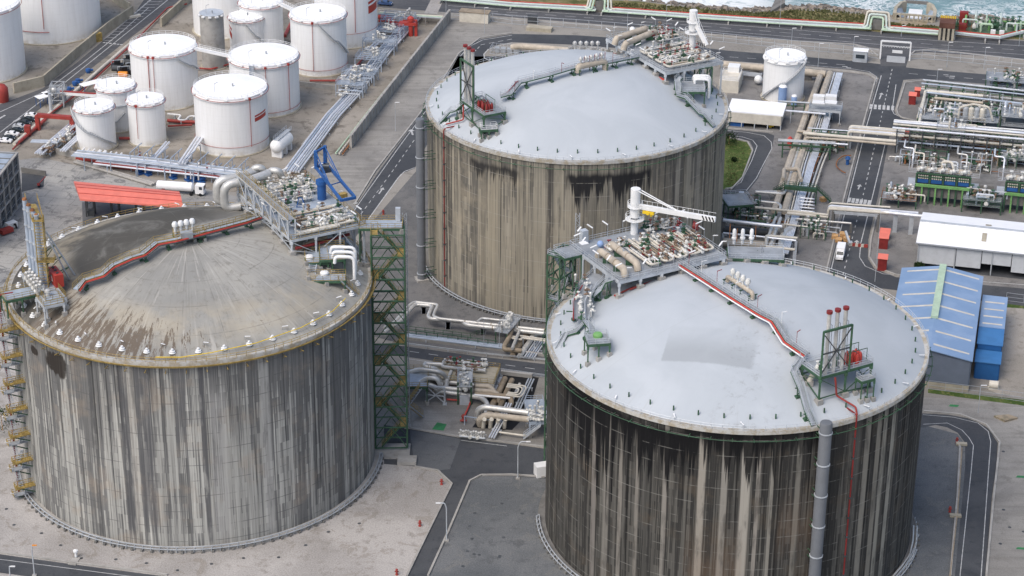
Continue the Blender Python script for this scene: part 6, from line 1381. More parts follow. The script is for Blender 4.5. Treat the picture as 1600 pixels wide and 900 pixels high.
# white tanker truck
a0_,b0_ = at(246,300,0),at(322,305,0); d = (b0_-a0_).normalized(); c_ = (a0_+b0_)/2; t = thing('tanker_truck','white tanker lorry parked beside the salmon canopy','lorry',(0,0,0)); L_ = (b0_-a0_).length
MB().tube([(-L_/2,0,2.3),(-L_/2+.3,0,2.3),(L_/2-4.0,0,2.3),(L_/2-3.7,0,2.3)],[.9,1.35,1.35,.9],18).build('tank','white_roof',t,smooth=True)
m_ = MB(); m_.prism([V((L_/2-2.9,-1.2,0)),V((L_/2-.5,-1.2,0)),V((L_/2-.3,-1.0,0)),V((L_/2-.3,1.0,0)),V((L_/2-.5,1.2,0)),V((L_/2-2.9,1.2,0))],.7,3.3); m_.build('cab','white_roof',t)
MB().add([V((L_/2-.28,-1.0,2.0)),V((L_/2-.28,1.0,2.0)),V((L_/2-.28,1.0,3.1)),V((L_/2-.28,-1.0,3.1))],[(0,1,2,3)]).add([V((L_/2-1.7,-1.22,2.1)),V((L_/2-.7,-1.22,2.1)),V((L_/2-.8,-1.22,3.0)),V((L_/2-1.7,-1.22,3.0))],[(0,1,2,3)]).build('windscreen','glass',t)
MB().box((-.5,0,.8),(L_-2,.9,.3)).build('chassis','dark_steel',t); MB().box((-L_/2+2.2,-1.2,1.5),(1.0,.06,.35)).build('marking','red_pipe',t)
for x in (-L_/2+1.2,-L_/2+2.4,-L_/2+3.6,L_/2-4.2,L_/2-1.4):
    for s_ in (-1,1): MB().cyl((x,s_*.85,.5),(x,s_*1.2,.5),.5,n=12).build('wheel','black',t)
t.location = c_; t.rotation_euler = (0,0,math.atan2(d.y,d.x))
# small red vehicles by the left of the bare dome
t = thing('trailer','red and white motor trailer in the left yard near the office block','trailer',at(14,362)); MB().box(at(10,363,.5),(3.6,2,1.2),.8).build('body','red_pipe',t); MB().box(at(18,355,.5),(3.0,2,1.6),.8).build('cab','white_paint',t); MB().tube([at(20,352,.5),at(24,350,2.2),at(26,356,.6)],.3,6,bend=1).build('hoop','black',t)
# ================================================================ piping between the big tanks
for i,(pp,r_) in enumerate(((((600,512,3),(615,505,3),(640,477,3),(647,472,3),(685,476,3),(680,486,3),(677,494,3),(686,498,3),(850,516,3)),.42),(((600,520,2.6),(628,500,2.6),(645,479,2.6),(650,476,2.6),(676,478,2.6),(669,494,2.6),(672,498,2.6),(722,502,2.6),(730,508,2.6),(850,521,2.6)),.55))):
    t = big_pipe(['rear','front'][i]+' silver pipe with a dog-leg loop across the dark gravel',[at(*p) for p in pp],r_,'silver_pipe',1.2,'expansion_pipe','silver dog-leg pipes on the dark gravel',sup=[at(*p) for p in ((662,475,2.8),(700,499,2.8),(755,507,2.8),(810,514,2.8))],smat='light_steel',bands=6)
big_pipe('short silver loop lying over the dog-leg pipes',[at(745,504,3.2),at(752,497,3.6),at(803,503,3.6),at(803,510,3.2)],.35,'silver_pipe',1,'expansion_pipe')
big_pipe('silver vertical loop by the valve frame on the dark gravel',[at(800,511,3),at(812,516,3.2),at(806,530,3.2),at(800,545,3)],.4,'silver_pipe',1,'expansion_pipe')
# green fenced pipe channel
wall('channel_wall','low concrete kerb wall behind the cross road barrier',[(632,530),(760,545),(860,558)],.8,.5,'concrete')
def fence(label,px,h,mat,step=2.5,rails=(1.0,.5,.08),w=.1,name='fence',cat='fence',group=None,z=0,mesh=None,split=True):
    P_ = [at(*p,z) if len(p) == 2 else at(*p) for p in px]; t = thing(name,label,cat,P_[0],group); r = MB(); k = 0; p0 = None
    for a,b in zip(P_,P_[1:]):
        for f in rails: r.bar(a+UP*h*f,b+UP*h*f,w*.8)
        n = max(1,int((b-a).length/step)); d = (b-a).normalized()
        for i in range(n):
            q = a+(b-a)*i/n
            if k < 96:
                if p0 is None: p0 = MB().bar(q,q+UP*h,w).build('post',mat,t)
                else: o = dup(p0,parent=t); o.location = (q-a)+(a-P_[0])
            k += 1
    r.build('rail',mat,t)
    return t
fence('green slatted railing along the buried pipe channel on the dark gravel',[(634,527),(700,535),(778,545)],2.2,'green_steel',2.4,(1,.66,.33,.05),.16)
fence('second green railing behind the pipe channel on the dark gravel',[(636,517),(735,529),(745,524),(756,525)],1.4,'green_steel',2.4,(1,.5),.12)
bundle('grey pipes inside the green railed channel',[(636,523),(700,531),(790,542)],3,.3,.3,.8,'pale_blue_steel',sup=8)
fence('galvanised guard rail along the upper side of the cross road',[(632,541),(700,550),(760,557),(860,567)],1.0,'light_steel',4,(1,.7),.14,'guard_rail','guard rail')
fence('galvanised guard rail along the lower side of the cross road',[(757,578),(852,591)],1.0,'light_steel',4,(1,.7),.14,'guard_rail','guard rail')
# valve frame with hanging pipes
t = thing('valve_gantry','light steel valve frame on stilts at the right end of the dog-leg pipes','steel frame',at(785,545)); q = at(783,542); MB().prism(poly4(q,V((.35,.93,0)),V((-.93,.35,0)),0,9,-1.8,1.8),4,4.15).build('floor','light_steel',t)
MB().rail(poly4(q+UP*4.1,V((.35,.93,0)),V((-.93,.35,0)),0,9,-1.8,1.8),step=1.5,close=True).build('railing','light_steel',t)
for a in (0,9):
    for b in (-1.5,1.5): e = q+V((.35,.93,0))*a+V((-.93,.35,0))*b; MB().bar(e,e+UP*4,.25).build('leg','green_steel',t)
for k in range(9): valve(t,rnd.choice(['gate_valve','relief_valve']),q+V((.35,.93,0))*k+V((-.93,.35,0))*rnd.uniform(-1,1)+UP*4.7,rnd.uniform(0,3),1.2)
big_pipe('brown insulated pipe curving down beside the valve frame',[at(800,512,3.2),at(797,525,3),at(788,540,2.4),at(788,546,2.0),at(815,548,2.0)],.6,'brown_pipe',2,'insulated_pipe')
gp('pipe_pit',[(814,558),(790,545),(820,512),(862,512),(862,560)],.02,'g_gravelB')
bundle('thick brown and grey pipes rising out of the pit left of the soot black tank',[(806,556,.8),(822,533,.8),(832,518,1.4),(862,520,1.4)],2,.7,.5,1,'brown_pipe',mats=['brown_pipe','silver_pipe'],sup=20,bend=3)
bundle('thin grey pipes rising out of the pit left of the soot black tank',[(826,560,.6),(846,530,.6)],5,.2,.2,1,'pale_blue_steel',mats=['silver_bright','pale_blue_steel'],sup=20)
bundle('pair of pale pipes above the pit beside the soot black tank',[(800,527,2.6),(812,529,2.6),(812,526,2.6),(862,533,2.6)],2,.25,.4,2.6,'cream_pipe',sup=20)
# ochre railed skid deck (between tank and road)
t = deck_thing('process_deck','low ochre railed deck with a long silver pipe loop beside the cross road','platform',None,at(668,590,3.2),3.2,V((.975,-.17,0)).normalized(),V((.17,.975,0)).normalized(),16.5,8.5,3,2,'yellow_rail','concrete','concrete_warm','concrete',zf=lambda p: 0.4,w=.5,ties=False)
skid('long silver rounded pipe loop with valves on the low ochre railed deck',at(690,578,3.3),V((.17,.975,0)).normalized(),V((.975,-.17,0)).normalized(),3.2,11,401,'silver_pipe',None,r=.42,n=16,runs=3)
tag(MB().cyl(at(710,563,3.2),at(710,563,9),.25,n=8).box(at(710,563,7),(.9,.9,.9)).build('standpipe','green_steel'),'green standpipe behind the long silver loop on the low deck','standpipe')
big_pipe('silver elbow pipe dropping from the low ochre railed deck',[at(692,570,4.2),at(664,568,4.2),at(664,573,4.0),at(682,576,3.6),at(686,583,1.5)],.55,'silver_pipe',1.4,'elbow_pipe')
t = deck_thing('access_platform','small ochre railed deck against the green tower foot','platform',None,at(632,604,5),5.0,V((1,0,0)),V((0,1,0)),5.5,9,1,2,'yellow_rail','green_steel','bluish_deck','green_steel',zf=lambda p: .2,w=.25,ties=False)
t = thing('access_stair','ochre railed stair going down right from the green tower foot','stair',at(655,655)); a_,b_ = at(660,652,.3),at(637,632,4.8)
for a_,b_ in ((at(655,606,6.5),at(636,632,4.8)),(at(660,650,.3),at(637,632,4.8))):
    MB().stair(a_,b_,1.4).build('flight','grating',t)
    for s_ in (-.7,.7): MB().rail([a_+V((.2*s_,s_,0)),b_+V((.2*s_,s_,0))],step=1.3).build('railing','yellow_rail',t)
# arched pipes (big silver arches)
arcs = [((640,582,5.0),(655,577,6.0),(690,581,6.0),(699,592,3.2),(697,606,2.4)),((642,584,4.2),(658,582,5.0),(682,586,5.0),(690,597,2.6),(690,604,2.0)),((652,600,4),(668,590,6),(683,591,6),(688,603,4),(686,612,1.5)),((654,607,3.2),(670,600,4.6),(682,606,4),(684,614,1.6))]
for i,pp in enumerate(arcs): big_pipe(['rear','second','third','front'][i]+' silver pipe arching down beside the green stair tower',[at(*p) for p in pp],.55,'silver_pipe',2.6,'arched_pipe','silver pipes arching beside the green tower')
for i,(px,py,qx,qy,m__,r_,z) in enumerate(((692,596,722,600,'silver_pipe',.6,2.4),(688,606,722,609,'silver_pipe',.6,2.4),(686,612,730,617,'silver_pipe',.5,2.0),(700,593,705,580,'silver_pipe',.4,3.5))):
    big_pipe(['upper','middle','lower','short upward'][i]+' silver pipe feeding the valve tower from the left',[at(px,py,z),at(qx,qy,z)],r_,m__,0,'feed_pipe','silver feed pipes left of the valve tower',bands=4)
for i,pp in enumerate((((742,603,2.6),(765,604,2.6),(772,611,2.2),(772,618,.6)),((742,610,2.6),(772,612,2.6),(780,619,2.2),(780,628,.5)),((742,616,2.4),(795,619,2.4),(800,626,2),(796,640,.4)),((730,618,2),(752,621,2),(762,630,1.6),(759,650,.5)))):
    big_pipe(['first','second','third','fourth'][i]+' beige pipe from the valve tower bending down into the pipe pit',[at(*p) for p in pp],.62,['beige_pipe','beige_pipe','brown_pipe','silver_pipe'][i],2,'bent_pipe','pipes bending into the pit')
big_pipe('long thin white pipe crossing above the pit',[at(741,617,4),at(797,622,4)],.25,'white_paint',0,'pipe')
t = thing('valve_tower','light steel valve tower with a green base between the silver and beige pipes','steel frame',at(726,632)); q = at(726,632)
for a in (-1.6,1.6):
    for b in (0,7): MB().bar(q+V((a,b,0)),q+V((a,b,6)),.35).build('leg','green_steel' if b == 0 else 'light_steel',t)
MB().box(q+V((0,0,0)),(2.4,.6,2.4)).box(q+V((0,3.5,5)),(3.6,8,.2)).build('platform','light_steel',t)
for k in range(22): valve(t,rnd.choice(['gate_valve','relief_valve','actuator_valve']),q+V((rnd.uniform(-2.4,2.4),rnd.uniform(-.5,8),rnd.uniform(2.6,6.4))),rnd.uniform(0,3),rnd.uniform(.8,1.4))
MB().rail([q+V((-1.8,0,5.2)),q+V((-1.8,7,5.2)),q+V((1.8,7,5.2)),q+V((1.8,0,5.2)),q+V((-1.8,0,5.2))],step=1.5).build('railing','light_steel',t)
t = thing('pipe_stand','braced light grey steel stand in front of the silver arches','steel frame',at(682,632)); a_,b_ = at(667,629),at(695,632)
for q in (a_,b_): MB().bar(q,q+UP*4.6,.4).box(q,(1,1,.35)).build('leg','light_steel',t)
MB().bar(a_+UP*4.6,b_+UP*4.6,.4).bar(a_+UP*2.2,b_+UP*2.2,.22).bar(a_+UP*.4,(a_+b_)/2+UP*2.2,.2).bar(b_+UP*.4,(a_+b_)/2+UP*2.2,.2).bar(a_+UP*4.4,(a_+b_)/2+UP*2.3,.2).bar(b_+UP*4.4,(a_+b_)/2+UP*2.3,.2).build('bracing','light_steel',t)
big_pipe('bright red fire pipe bending towards the pit fence',[at(698,624,.6),at(735,627,.6),at(733,634,.6),at(722,658,.6)],.22,'red_bright',.6,'fire_pipe')
tag(MB().lathe(at(724,657),[(.35,0),(.35,.9),(.5,1.0),(.5,1.3),(.2,1.7),(.01,1.8)],8).cyl(at(724,657,.8)+V((-.8,0,0)),at(724,657,.8)+V((.8,0,0)),.25).build('hydrant','red_pipe'),'red hydrant at the end of the red fire pipe by the pit','hydrant')
# the pit itself: a real opening would cut the ground; a flat black sheet stands in for its shaded depth, coping above grade
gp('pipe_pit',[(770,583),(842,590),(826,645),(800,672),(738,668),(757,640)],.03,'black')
wall('pit_coping','concrete coping wall at the top edge of the dark pipe pit',[(764,582),(832,590)],1.0,.9,'concrete')
for i,(a,b,c_,d_,m__,r_) in enumerate(((776,590,765,618,'pale_blue_steel',.5),(789,592,757,660,'brown_pipe',.8),(800,594,775,650,'brown_pipe',.7),(812,600,790,648,'silver_pipe',.4),(782,590,772,612,'silver_bright',.5))):
    big_pipe(['leftmost bluish','thick left brown','thick right brown','rightmost silver','bright silver'][i]+' pipe running down inside the dark pit',[at(a,b,.6),at(c_,d_,.6)],r_,m__,0,'pit_pipe','pipes inside the pit')
bundle('nested cream pipe bends over the right part of the pit',[(792,602,3),(818,605,3),(811,618,3),(792,615,3)],3,.2,.35,3,'cream_pipe',sup=30,stand=False)
bundle('light steel cable ladder along the right edge of the pit',[(830,592,1.2),(808,640,1.2)],3,.2,.25,1.2,'light_steel',sup=6)
bundle('pale steel ladder rack slanting down through the pit',[(795,630,2),(784,655,2),(768,684,1)],3,.2,.2,2,'silver_bright',sup=8)
for i,(pp,m__) in enumerate(((((746,655,.5),(747,640,3.4),(757,636,4.2),(826,645,4.2)),'silver_pipe'),(((750,664,.5),(748,655,2.6),(760,648,3.6),(832,656,3.6)),'beige_pipe'))):
    big_pipe(['upper silver','lower beige'][i]+' thick pipe leaving the pit towards the soot black tank',[at(*p) for p in pp],.75,m__,2,'insulated_pipe','thick pipes leaving the pit')
for i,px in enumerate((757,768,779,790)): big_pipe(['first','second','third','fourth'][i]+' short white elbow beneath the thick beige pit pipe from the left',[at(px,655,3.2),at(px-1,657,2.4),at(px-2,668,.3)],.5,'cream_pipe',1.2,'elbow_pipe','short white elbows in the pit')
t = deck_thing('access_platform','bluish valve platform hugging the left side of the soot black tank','platform',None,at(828,660,4.2),4.2,V((.98,.1,0)).normalized(),V((-.1,.98,0)).normalized(),4.2,11,1,2,'pale_blue_steel','pale_blue_steel','bluish_deck','pale_blue_steel',zf=lambda p: .1,w=.25,ties=False)
for k in range(12): valve(t,rnd.choice(['gate_valve','relief_valve']),at(828+rnd.uniform(0,20),657-rnd.uniform(0,22),5),rnd.uniform(0,3),1.1)
t = thing('access_stair','pale steel stair down from the bluish valve platform','stair',at(818,680)); a_,b_ = at(818,684,.3),at(845,664,4.0); MB().stair(a_,b_,1.2).build('flight','light_steel',t)
for s_ in (-.6,.6): MB().rail([a_+V((0,s_,0)),b_+V((0,s_,0))],step=1.3).build('railing','pale_blue_steel',t)
big_pipe('pale pipe laid on the ground behind the service road',[at(771,672,1),at(778,675,1),at(822,681,1)],.25,'cream_pipe',.6,'pipe')
fence('pale blue pipe frame in front of the pit',[(726,664),(765,670)],2.4,'pale_blue_steel',7,(1,),.25,'pipe_portal','pipe portal')
t = thing('valve_cluster','grey valve assembly on the kerb of the service road','valves',at(740,680))
for k in range(10): valve(t,rnd.choice(['gate_valve','relief_valve']),at(720+4*k,680+.4*k,.9),rnd.uniform(0,3),1.0)
MB().tube([at(718,681,.8),at(758,685,.8)],.25,6).build('pipe','light_steel',t)
# ================================================================ right hand side: utilities, pipe racks, sheds
Tw = white_tank('white water tank with a spiral stair on the right side of the site',1222,163,32,97,stair=(-.95,.85,.06,.97),mat='tank_white',redring=False,group='water tank',dome=.06)
for i,(px,py,r_,top) in enumerate(((1221.5,166,1.35,133),(1240,167,.95,148))):
    q = at(px,py); z = lift(q,top); t = thing('gas_cylinder_tank',['tall','short'][i]+' pale blue upright cylinder in front of the white water tank','gas tank',q,'pale blue upright cylinders')
    MB().lathe(q,[(r_,.8),(r_,z-.5),(r_*.7,z-.1),(.01,z)],18).build('vessel','cyl_blue',t,smooth=True)
    MB().lathe(q,[(r_*1.02,z-.5),(r_*.72,z-.08),(.01,z+.02)],18).build('crown','white_paint',t,smooth=True)
    for a in (.5,2.6,4.7): MB().bar(q+V((r_*cos(a),r_*sin(a),0)),q+V((r_*cos(a),r_*sin(a),1.4)),.2).build('leg','light_steel',t)
def gable(t,c,u,v,Lu,Lv,z,rise,over=.4,mat='white_roof',name='roof',th=.25):
    P_ = poly4(c,u,v,-over,Lu+over,-over,Lv+over); m0 = (P_[0]+P_[3])/2+UP*rise; m1 = (P_[1]+P_[2])/2+UP*rise; Z = UP*z
    m_ = MB(); top = [p+Z for p in P_]+[m0+Z,m1+Z]; bot = [p+Z-UP*th for p in P_]+[m0+Z-UP*th,m1+Z-UP*th]
    m_.add(top+bot,[(0,1,5,4),(4,5,2,3),(6,10,11,7),(10,9,8,11),(0,6,7,1),(3,2,8,9),(0,4,10,6),(4,3,9,10),(1,7,11,5),(5,11,8,2)]); m_.build(name,mat,t)
def walls(t,c,u,v,Lu,Lv,z0,z1,mat,name='wall',gabs=0,h=.25):
    for k,(a,b) in enumerate(((c,c+u*Lu),(c+u*Lu,c+u*Lu+v*Lv),(c+u*Lu+v*Lv,c+v*Lv),(c+v*Lv,c))):
        d = (b-a).normalized(); n = V((d.y,-d.x,0)); o = MB()
        o.bar(a+d*h*.51*(1)+UP*(z0+z1)/2,b-d*h*.51+UP*(z0+z1)/2,h,z1-z0)
        if gabs and k in (1,3):
            m_ = (a+b)/2; o.add([a+UP*z1,b+UP*z1,m_+UP*(z1+gabs)],[(0,1,2),(2,1,0)])
        o.build(name,mat,t)
# shed next to the loop road
o = at(1138,197,0); u = (at(1217,204)-at(1137,197)).normalized(); v = V((-u.y,u.x,0)); L_ = (at(1219,205)-o).length; D_ = 11
zs = lift(o,175)
t = thing('shed','open fronted cream shed with flat white roof beside the loop road','shed',o+u*L_/2+v*D_/2)
o2 = o+v*.3; MB().prism(poly4(o2,u,v,-.6,L_+.5,-.4,D_),zs,zs+.35).build('roof','white_roof',t)
MB().bar(o+u*0+UP*(zs-1.6),o+u*L_+UP*(zs-1.6),.25,3.2).build('front_panel','cream_pipe',t)
for k in (1,): MB().bar(o+v*D_+UP*zs/2,o+u*L_+v*D_+UP*zs/2,.25,zs).build('rear_wall','cream_pipe',t)
MB().bar(o+UP*zs/2+v*.2,o+v*(D_-.2)+UP*zs/2,.25,zs).build('side_wall','cream_pipe',t); MB().bar(o+u*L_+UP*(zs-1.6)+v*.2,o+u*L_+v*(D_-.2)+UP*(zs-1.6),.25,3.2).build('side_wall','cream_pipe',t)
for k in range(5): MB().bar(o+u*L_*k/4,o+u*L_*k/4+UP*(zs-3.1),.3).build('column','light_steel',t)
q = o+u*2.5+v*1.5; MB_ = MB().box(q,(4.4,2.2,2.0),math.atan2(u.y,u.x)); tag(MB_.build('skip','blue_paint'),'blue waste skip under the open fronted cream shed','skip')
q = o+u*(L_*.8)+v*1.8; t = thing('forklift','yellow forklift parked under the open fronted cream shed','forklift',q); MB().box(q+UP*.3,(2.0,1.4,1.0),math.atan2(u.y,u.x)).build('body','yellow_bright',t); MB().box(q+UP*2.0,(1.6,1.3,.1),math.atan2(u.y,u.x)).build('cab_roof','dark_steel',t)
for a in (-.7,.7):
    for b in (-.6,.6): MB().bar(q+u*a+v*b+UP*1.3,q+u*a+v*b+UP*2.0,.1).cyl(q+u*a+v*b*.9+UP*.35,q+u*a+v*b*1.2+UP*.35,.35,n=10).build('wheel','black',t)
# cream filter unit beyond the tank on B's right
q = at(1140,140); t = thing('filter_unit','cream boxed filter unit right of the deck nearest the sea','filter unit',q); MB().prism(poly4(q,u,v,-3.2,3.2,-3,7),0,4.2).build('housing','cream_pipe',t); MB().prism(poly4(q,u,v,-1.6,2.2,5,9),4.2,6).build('hood','white_paint',t)
MB().rail(poly4(q+UP*4.2,u,v,-3,3,-2.8,6.8),step=1.5,close=True).build('railing','white_paint',t); tag(MB().sph(at(1185,124,2),1.4,16,9).lathe(at(1185,124,0),[(.6,0),(.6,.6)],8).build('round_vessel','white_paint',smooth=True),'white round vessel left of the white water tank','vessel')
# pipes along the inner coast road
big_pipe('very thick beige pipe running left of the white water tank, parallel to the inner road',[at(1125,100,2.6),at(1200,107,2.6),at(1290,116,2.6)],1.25,'beige_pipe',0,'insulated_pipe',sup=[at(1150,103,2.6),at(1180,106,2.6),at(1262,114,2.6)],smat='concrete_dark')
big_pipe('thick beige pipe behind the dome nearest the sea',[at(800,74,2),at(812,72,3),at(860,76,3),at(900,80,3)],1.1,'beige_pipe',1,'insulated_pipe')
t = thing('substation','light steel caged equipment on the verge inside the road bend','equipment',at(792,80)); q = at(790,82)
for a in range(4): MB().box(q+u*(2.2*a-3),(1.6,1.8,1.6)).build('unit','grey_steel',t)
MB().rail(poly4(q,u,v,-5,5,-2.5,2.5),h=2.2,step=1.3,close=True).build('cage','light_steel',t)
bundle('thin dark pipes parallel to the inner road left of the white water tank',[(1135,112),(1190,118)],3,.3,.7,1.5,'grey_steel',sup=8)
# main bundle running north-south (thick beige pipes)
top_ = [(1296,112),(1262,200),(1240,262),(1222,322),(1206,382),(1196,412)]
bundle('pair of thick beige pipes running the length of the utilities corridor',[(1290,114),(1258,204),(1240,256),(1218,330)],2,1.05,.7,2.2,'beige_pipe',sup=10,smat='concrete_dark',mats=['beige_pipe'])
bundle('cream and silver small pipes right of the thick beige pair',[(1304,114),(1275,204),(1258,256),(1240,330),(1228,372)],5,.25,.25,2.0,'silver_bright',sup=10,mats=['cream_pipe','silver_pipe','silver_bright','cream_pipe','light_steel'],smat='concrete_dark')
bundle('flat silver cable tray right of the small cream pipes',[(1312,114),(1287,204),(1268,256),(1246,330),(1226,396)],5,.2,.02,2.4,'silver_bright',sup=10,smat='light_steel')
bundle('four cream pipes right of the silver cable tray',[(1302,204),(1280,256),(1258,322)],3,.28,.45,1.8,'cream_pipe',sup=10,mats=['cream_pipe','silver_pipe','rust'],smat='concrete_dark')
bundle('white pipe left of the thick beige pair',[(1250,226),(1230,290),(1226,300),(1180,300)],1,.5,.3,2.2,'silver_pipe',sup=9,smat='light_steel')
bundle('thick silver and beige pipes continuing towards the rear rim of the patched dome tank',[(1229,356,2.4),(1218,362,2.4),(1203,420,2.4)],2,.95,.6,2.4,'beige_pipe',sup=10,mats=['silver_pipe','beige_pipe'],smat='concrete_dark',bend=3)
bundle('two silver pipes left of the thick pipes near the rear rim',[(1216,340,3.2),(1204,372,3.2),(1190,416,3.2)],2,.45,.5,3.2,'silver_pipe',sup=10,smat='light_steel')
for i,(pp,r_,m__) in enumerate((
    (((1130,344,5),(1200,352,5),(1222,354,5)),.5,'silver_bright'),(((1130,364,4.4),(1190,370,4.4),(1244,376,4.4)),.28,'silver_bright'),
    (((1130,378,2),(1200,384,2)),1.2,'beige_pipe'),(((1130,358,2),(1200,363,2)),1.0,'dark_steel'),
    (((1182,300,3),(1224,303,3),(1229,294,3),(1231,288,2)),.5,'silver_pipe'),(((1180,314,3),(1216,318,3),(1220,322,3),(1218,330,3)),.45,'silver_pipe'),
    (((1180,324,4),(1250,331,4.4),(1294,336,4.4)),.38,'cream_pipe'),(((1230,333,3.8),(1294,339,3.8)),.45,'cream_pipe'),
    (((1245,342,3),(1330,349,3)),.3,'silver_pipe'),(((1225,350,3),(1262,355,3)),.3,'cream_pipe'),
    (((1197,384,4.6),(1197,368,4.6),(1246,372,4.6)),.38,'cream_pipe'),(((1197,385,4.6),(1242,390,4.6)),.38,'cream_pipe'),
    (((1224,280,4),(1225,264,4),(1248,264,4),(1252,282,4)),.55,'beige_pipe'),
    (((1255,208,4.4),(1320,214,4.4),(1400,221,4.4)),.55,'cream_pipe'),(((1260,215,4),(1322,219,4),(1400,226,4)),.38,'beige_pipe'),
    (((1270,222,3.6),(1325,226,3.6)),.3,'silver_bright'),(((1245,205,3.8),(1275,207,3.8),(1276,212,2)),.4,'beige_pipe'))):
    big_pipe(['upper silver pipe crossing behind the crane jib tip','lower thin silver pipe crossing behind the crane jib tip','very thick beige pipe low behind the vent platform','very thick dark pipe low behind the vent platform','silver pipe elbow feeding the corridor by the loop road','second silver pipe elbow below the loop road','long cream pipe crossing the corridor to the pipe bridge','second cream pipe just below the long cream one','thin silver pipe under the cream crossing pipes','short cream pipe end with valves below the crossing','upper cream portal pipe over the silver pipes near the rear rim','lower cream portal pipe over the silver pipes near the rear rim','beige hoop pipe straddling the thick corridor pipes','cream pipe crossing the corridor towards the process units','beige pipe crossing just below the cream one towards the process units','thin silver pipe crossing towards the process units','short beige elbow at the corridor crossing'][i],[at(*p) for p in pp],r_,m__,1.0,'cross_pipe',sup=[at(*pp[0]),at(*pp[-1])] if i < 12 else None,smat='light_steel' if i % 2 else 'concrete_dark')
# rack under crossings (green steel)
def rack(label,p0,p1,w,zs_,n,mat='green_steel',pipes=(),name='pipe_rack',group=None):
    d = (p1-p0).normalized(); v = V((-d.y,d.x,0)); L_ = (p1-p0).length; t = thing(name,label,'pipe rack',(p0+p1)/2,group)
    for i in range(n+1):
        q = p0+d*L_*i/n; m_ = MB()
        for s_ in (-.5,.5): m_.bar(q+v*w*s_,q+v*w*s_+UP*zs_[-1],.35)
        for z in zs_: m_.bar(q-v*w*.5+UP*z,q+v*w*.5+UP*z,.3)
        m_.build('frame',mat,t)
    b = MB()
    for s_ in (-.5,.5):
        for z in zs_: b.bar(p0+v*w*s_+UP*(z-.3),p1+v*w*s_+UP*(z-.3),.22)
    b.build('longitudinal_beam',mat,t)
    for lv,f,r_,m__ in pipes: MB().tube([p0+v*w*f+UP*(zs_[lv]+r_+.15)-d*1.5,p1+v*w*f+UP*(zs_[lv]+r_+.15)+d*1.5],r_,8).build('pipe',m__,t)
    return t
rack('green steel rack carrying pipes across the corridor below the beige crossing',at(1222,243),at(1296,247),3,(3,4.6),5,pipes=((1,-.2,.3,'light_steel'),(1,.2,.25,'silver_pipe'),(0,0,.3,'green_steel')))
rack('green steel rack of pale pipes leading up to the process units',at(1268,225),at(1322,229),4,(3,4.4),4,pipes=((0,-.3,.3,'cream_pipe'),(0,.2,.35,'green_steel'),(1,.3,.2,'silver_bright')))
rack('short green rack beside the shed and blue cylinders',at(1222,176),at(1256,178),2.5,(3.4,),2,pipes=((0,0,.3,'light_steel'),))
t = thing('footbridge','green railed footbridge arching over the corridor pipes','footbridge',at(1235,300)); zt = 5; pts = [at(1208,301,.3),at(1222,293,zt-.5),at(1226,290,zt),at(1276,295,zt),at(1298,316,.3)]
for s_ in (-.7,.7): MB().rail([p+V((0,s_,0)) for p in pts],step=1.4,w=.09).build('railing','green_steel',t)
m_ = MB(); m_.stair(pts[0],pts[1],1.3); m_.stair(pts[4],pts[3],1.3); m_.bar(pts[2],pts[3],1.4,.25); m_.bar(pts[2]+V((0,-.75,-.4)),pts[3]+V((0,-.75,-.4)),.15,.9); m_.build('deck','green_steel',t)
for p in (pts[2],pts[3]): MB().bar((p.x,p.y,0),p,.3).build('leg','green_steel',t)
# deck with two white cabinets over the corridor
t = deck_thing('service_platform','light platform with two white cabinets over the corridor pipes','platform',None,at(1264,170,5),5.0,UE,UN,10,5.5,3,1,'light_steel','light_steel','grating','light_steel',zf=lambda p: .1,w=.25,ties=False)
for px in (1279,1298): MB().box(at(px,160,5),(3.6,2.4,2.4),AE).box(at(px,160,7.4),(3.9,2.7,.2),AE).build('cabinet','white_paint',t)
bundle('white pipe line from the blue cylinders to the platform with cabinets',[(1216,172),(1256,175),(1290,178)],1,.35,.3,4,'silver_bright',sup=8,smat='light_steel')
t = deck_thing('service_platform','light platform with a loudspeaker head behind the rear rim of the patched dome','platform',None,at(1138,322,6),6.0,V((.97,.2,0)).normalized(),V((-.2,.97,0)).normalized(),7.5,8,2,2,'light_steel','green_steel','grating','green_steel',zf=lambda p: .1,w=.25,ties=False); MB().box(at(1158,310,6),(1.4,1.2,2.0)).build('cabinet','light_steel',t)
t = thing('valve_cluster','valve cluster at the end of the short cream pipe in the corridor','valves',at(1270,356))
for k in range(14): valve(t,rnd.choice(['gate_valve','globe_valve','relief_valve']),at(1272+rnd.uniform(-12,12),352+rnd.uniform(-8,8),rnd.uniform(.8,3)),rnd.uniform(0,3),1.2)
t = thing('pipe_ladder','pale ladder shaped pipe set over the silver tray','pipework',at(1262,320))
for k in range(5): MB().tube([at(1250,309+5*k,1.2),at(1250,309+5*k,3.4),at(1272,311+5*k,3.4),at(1272,311+5*k,1.2)],.2,6,bend=.5).build('pipe','silver_bright',t)
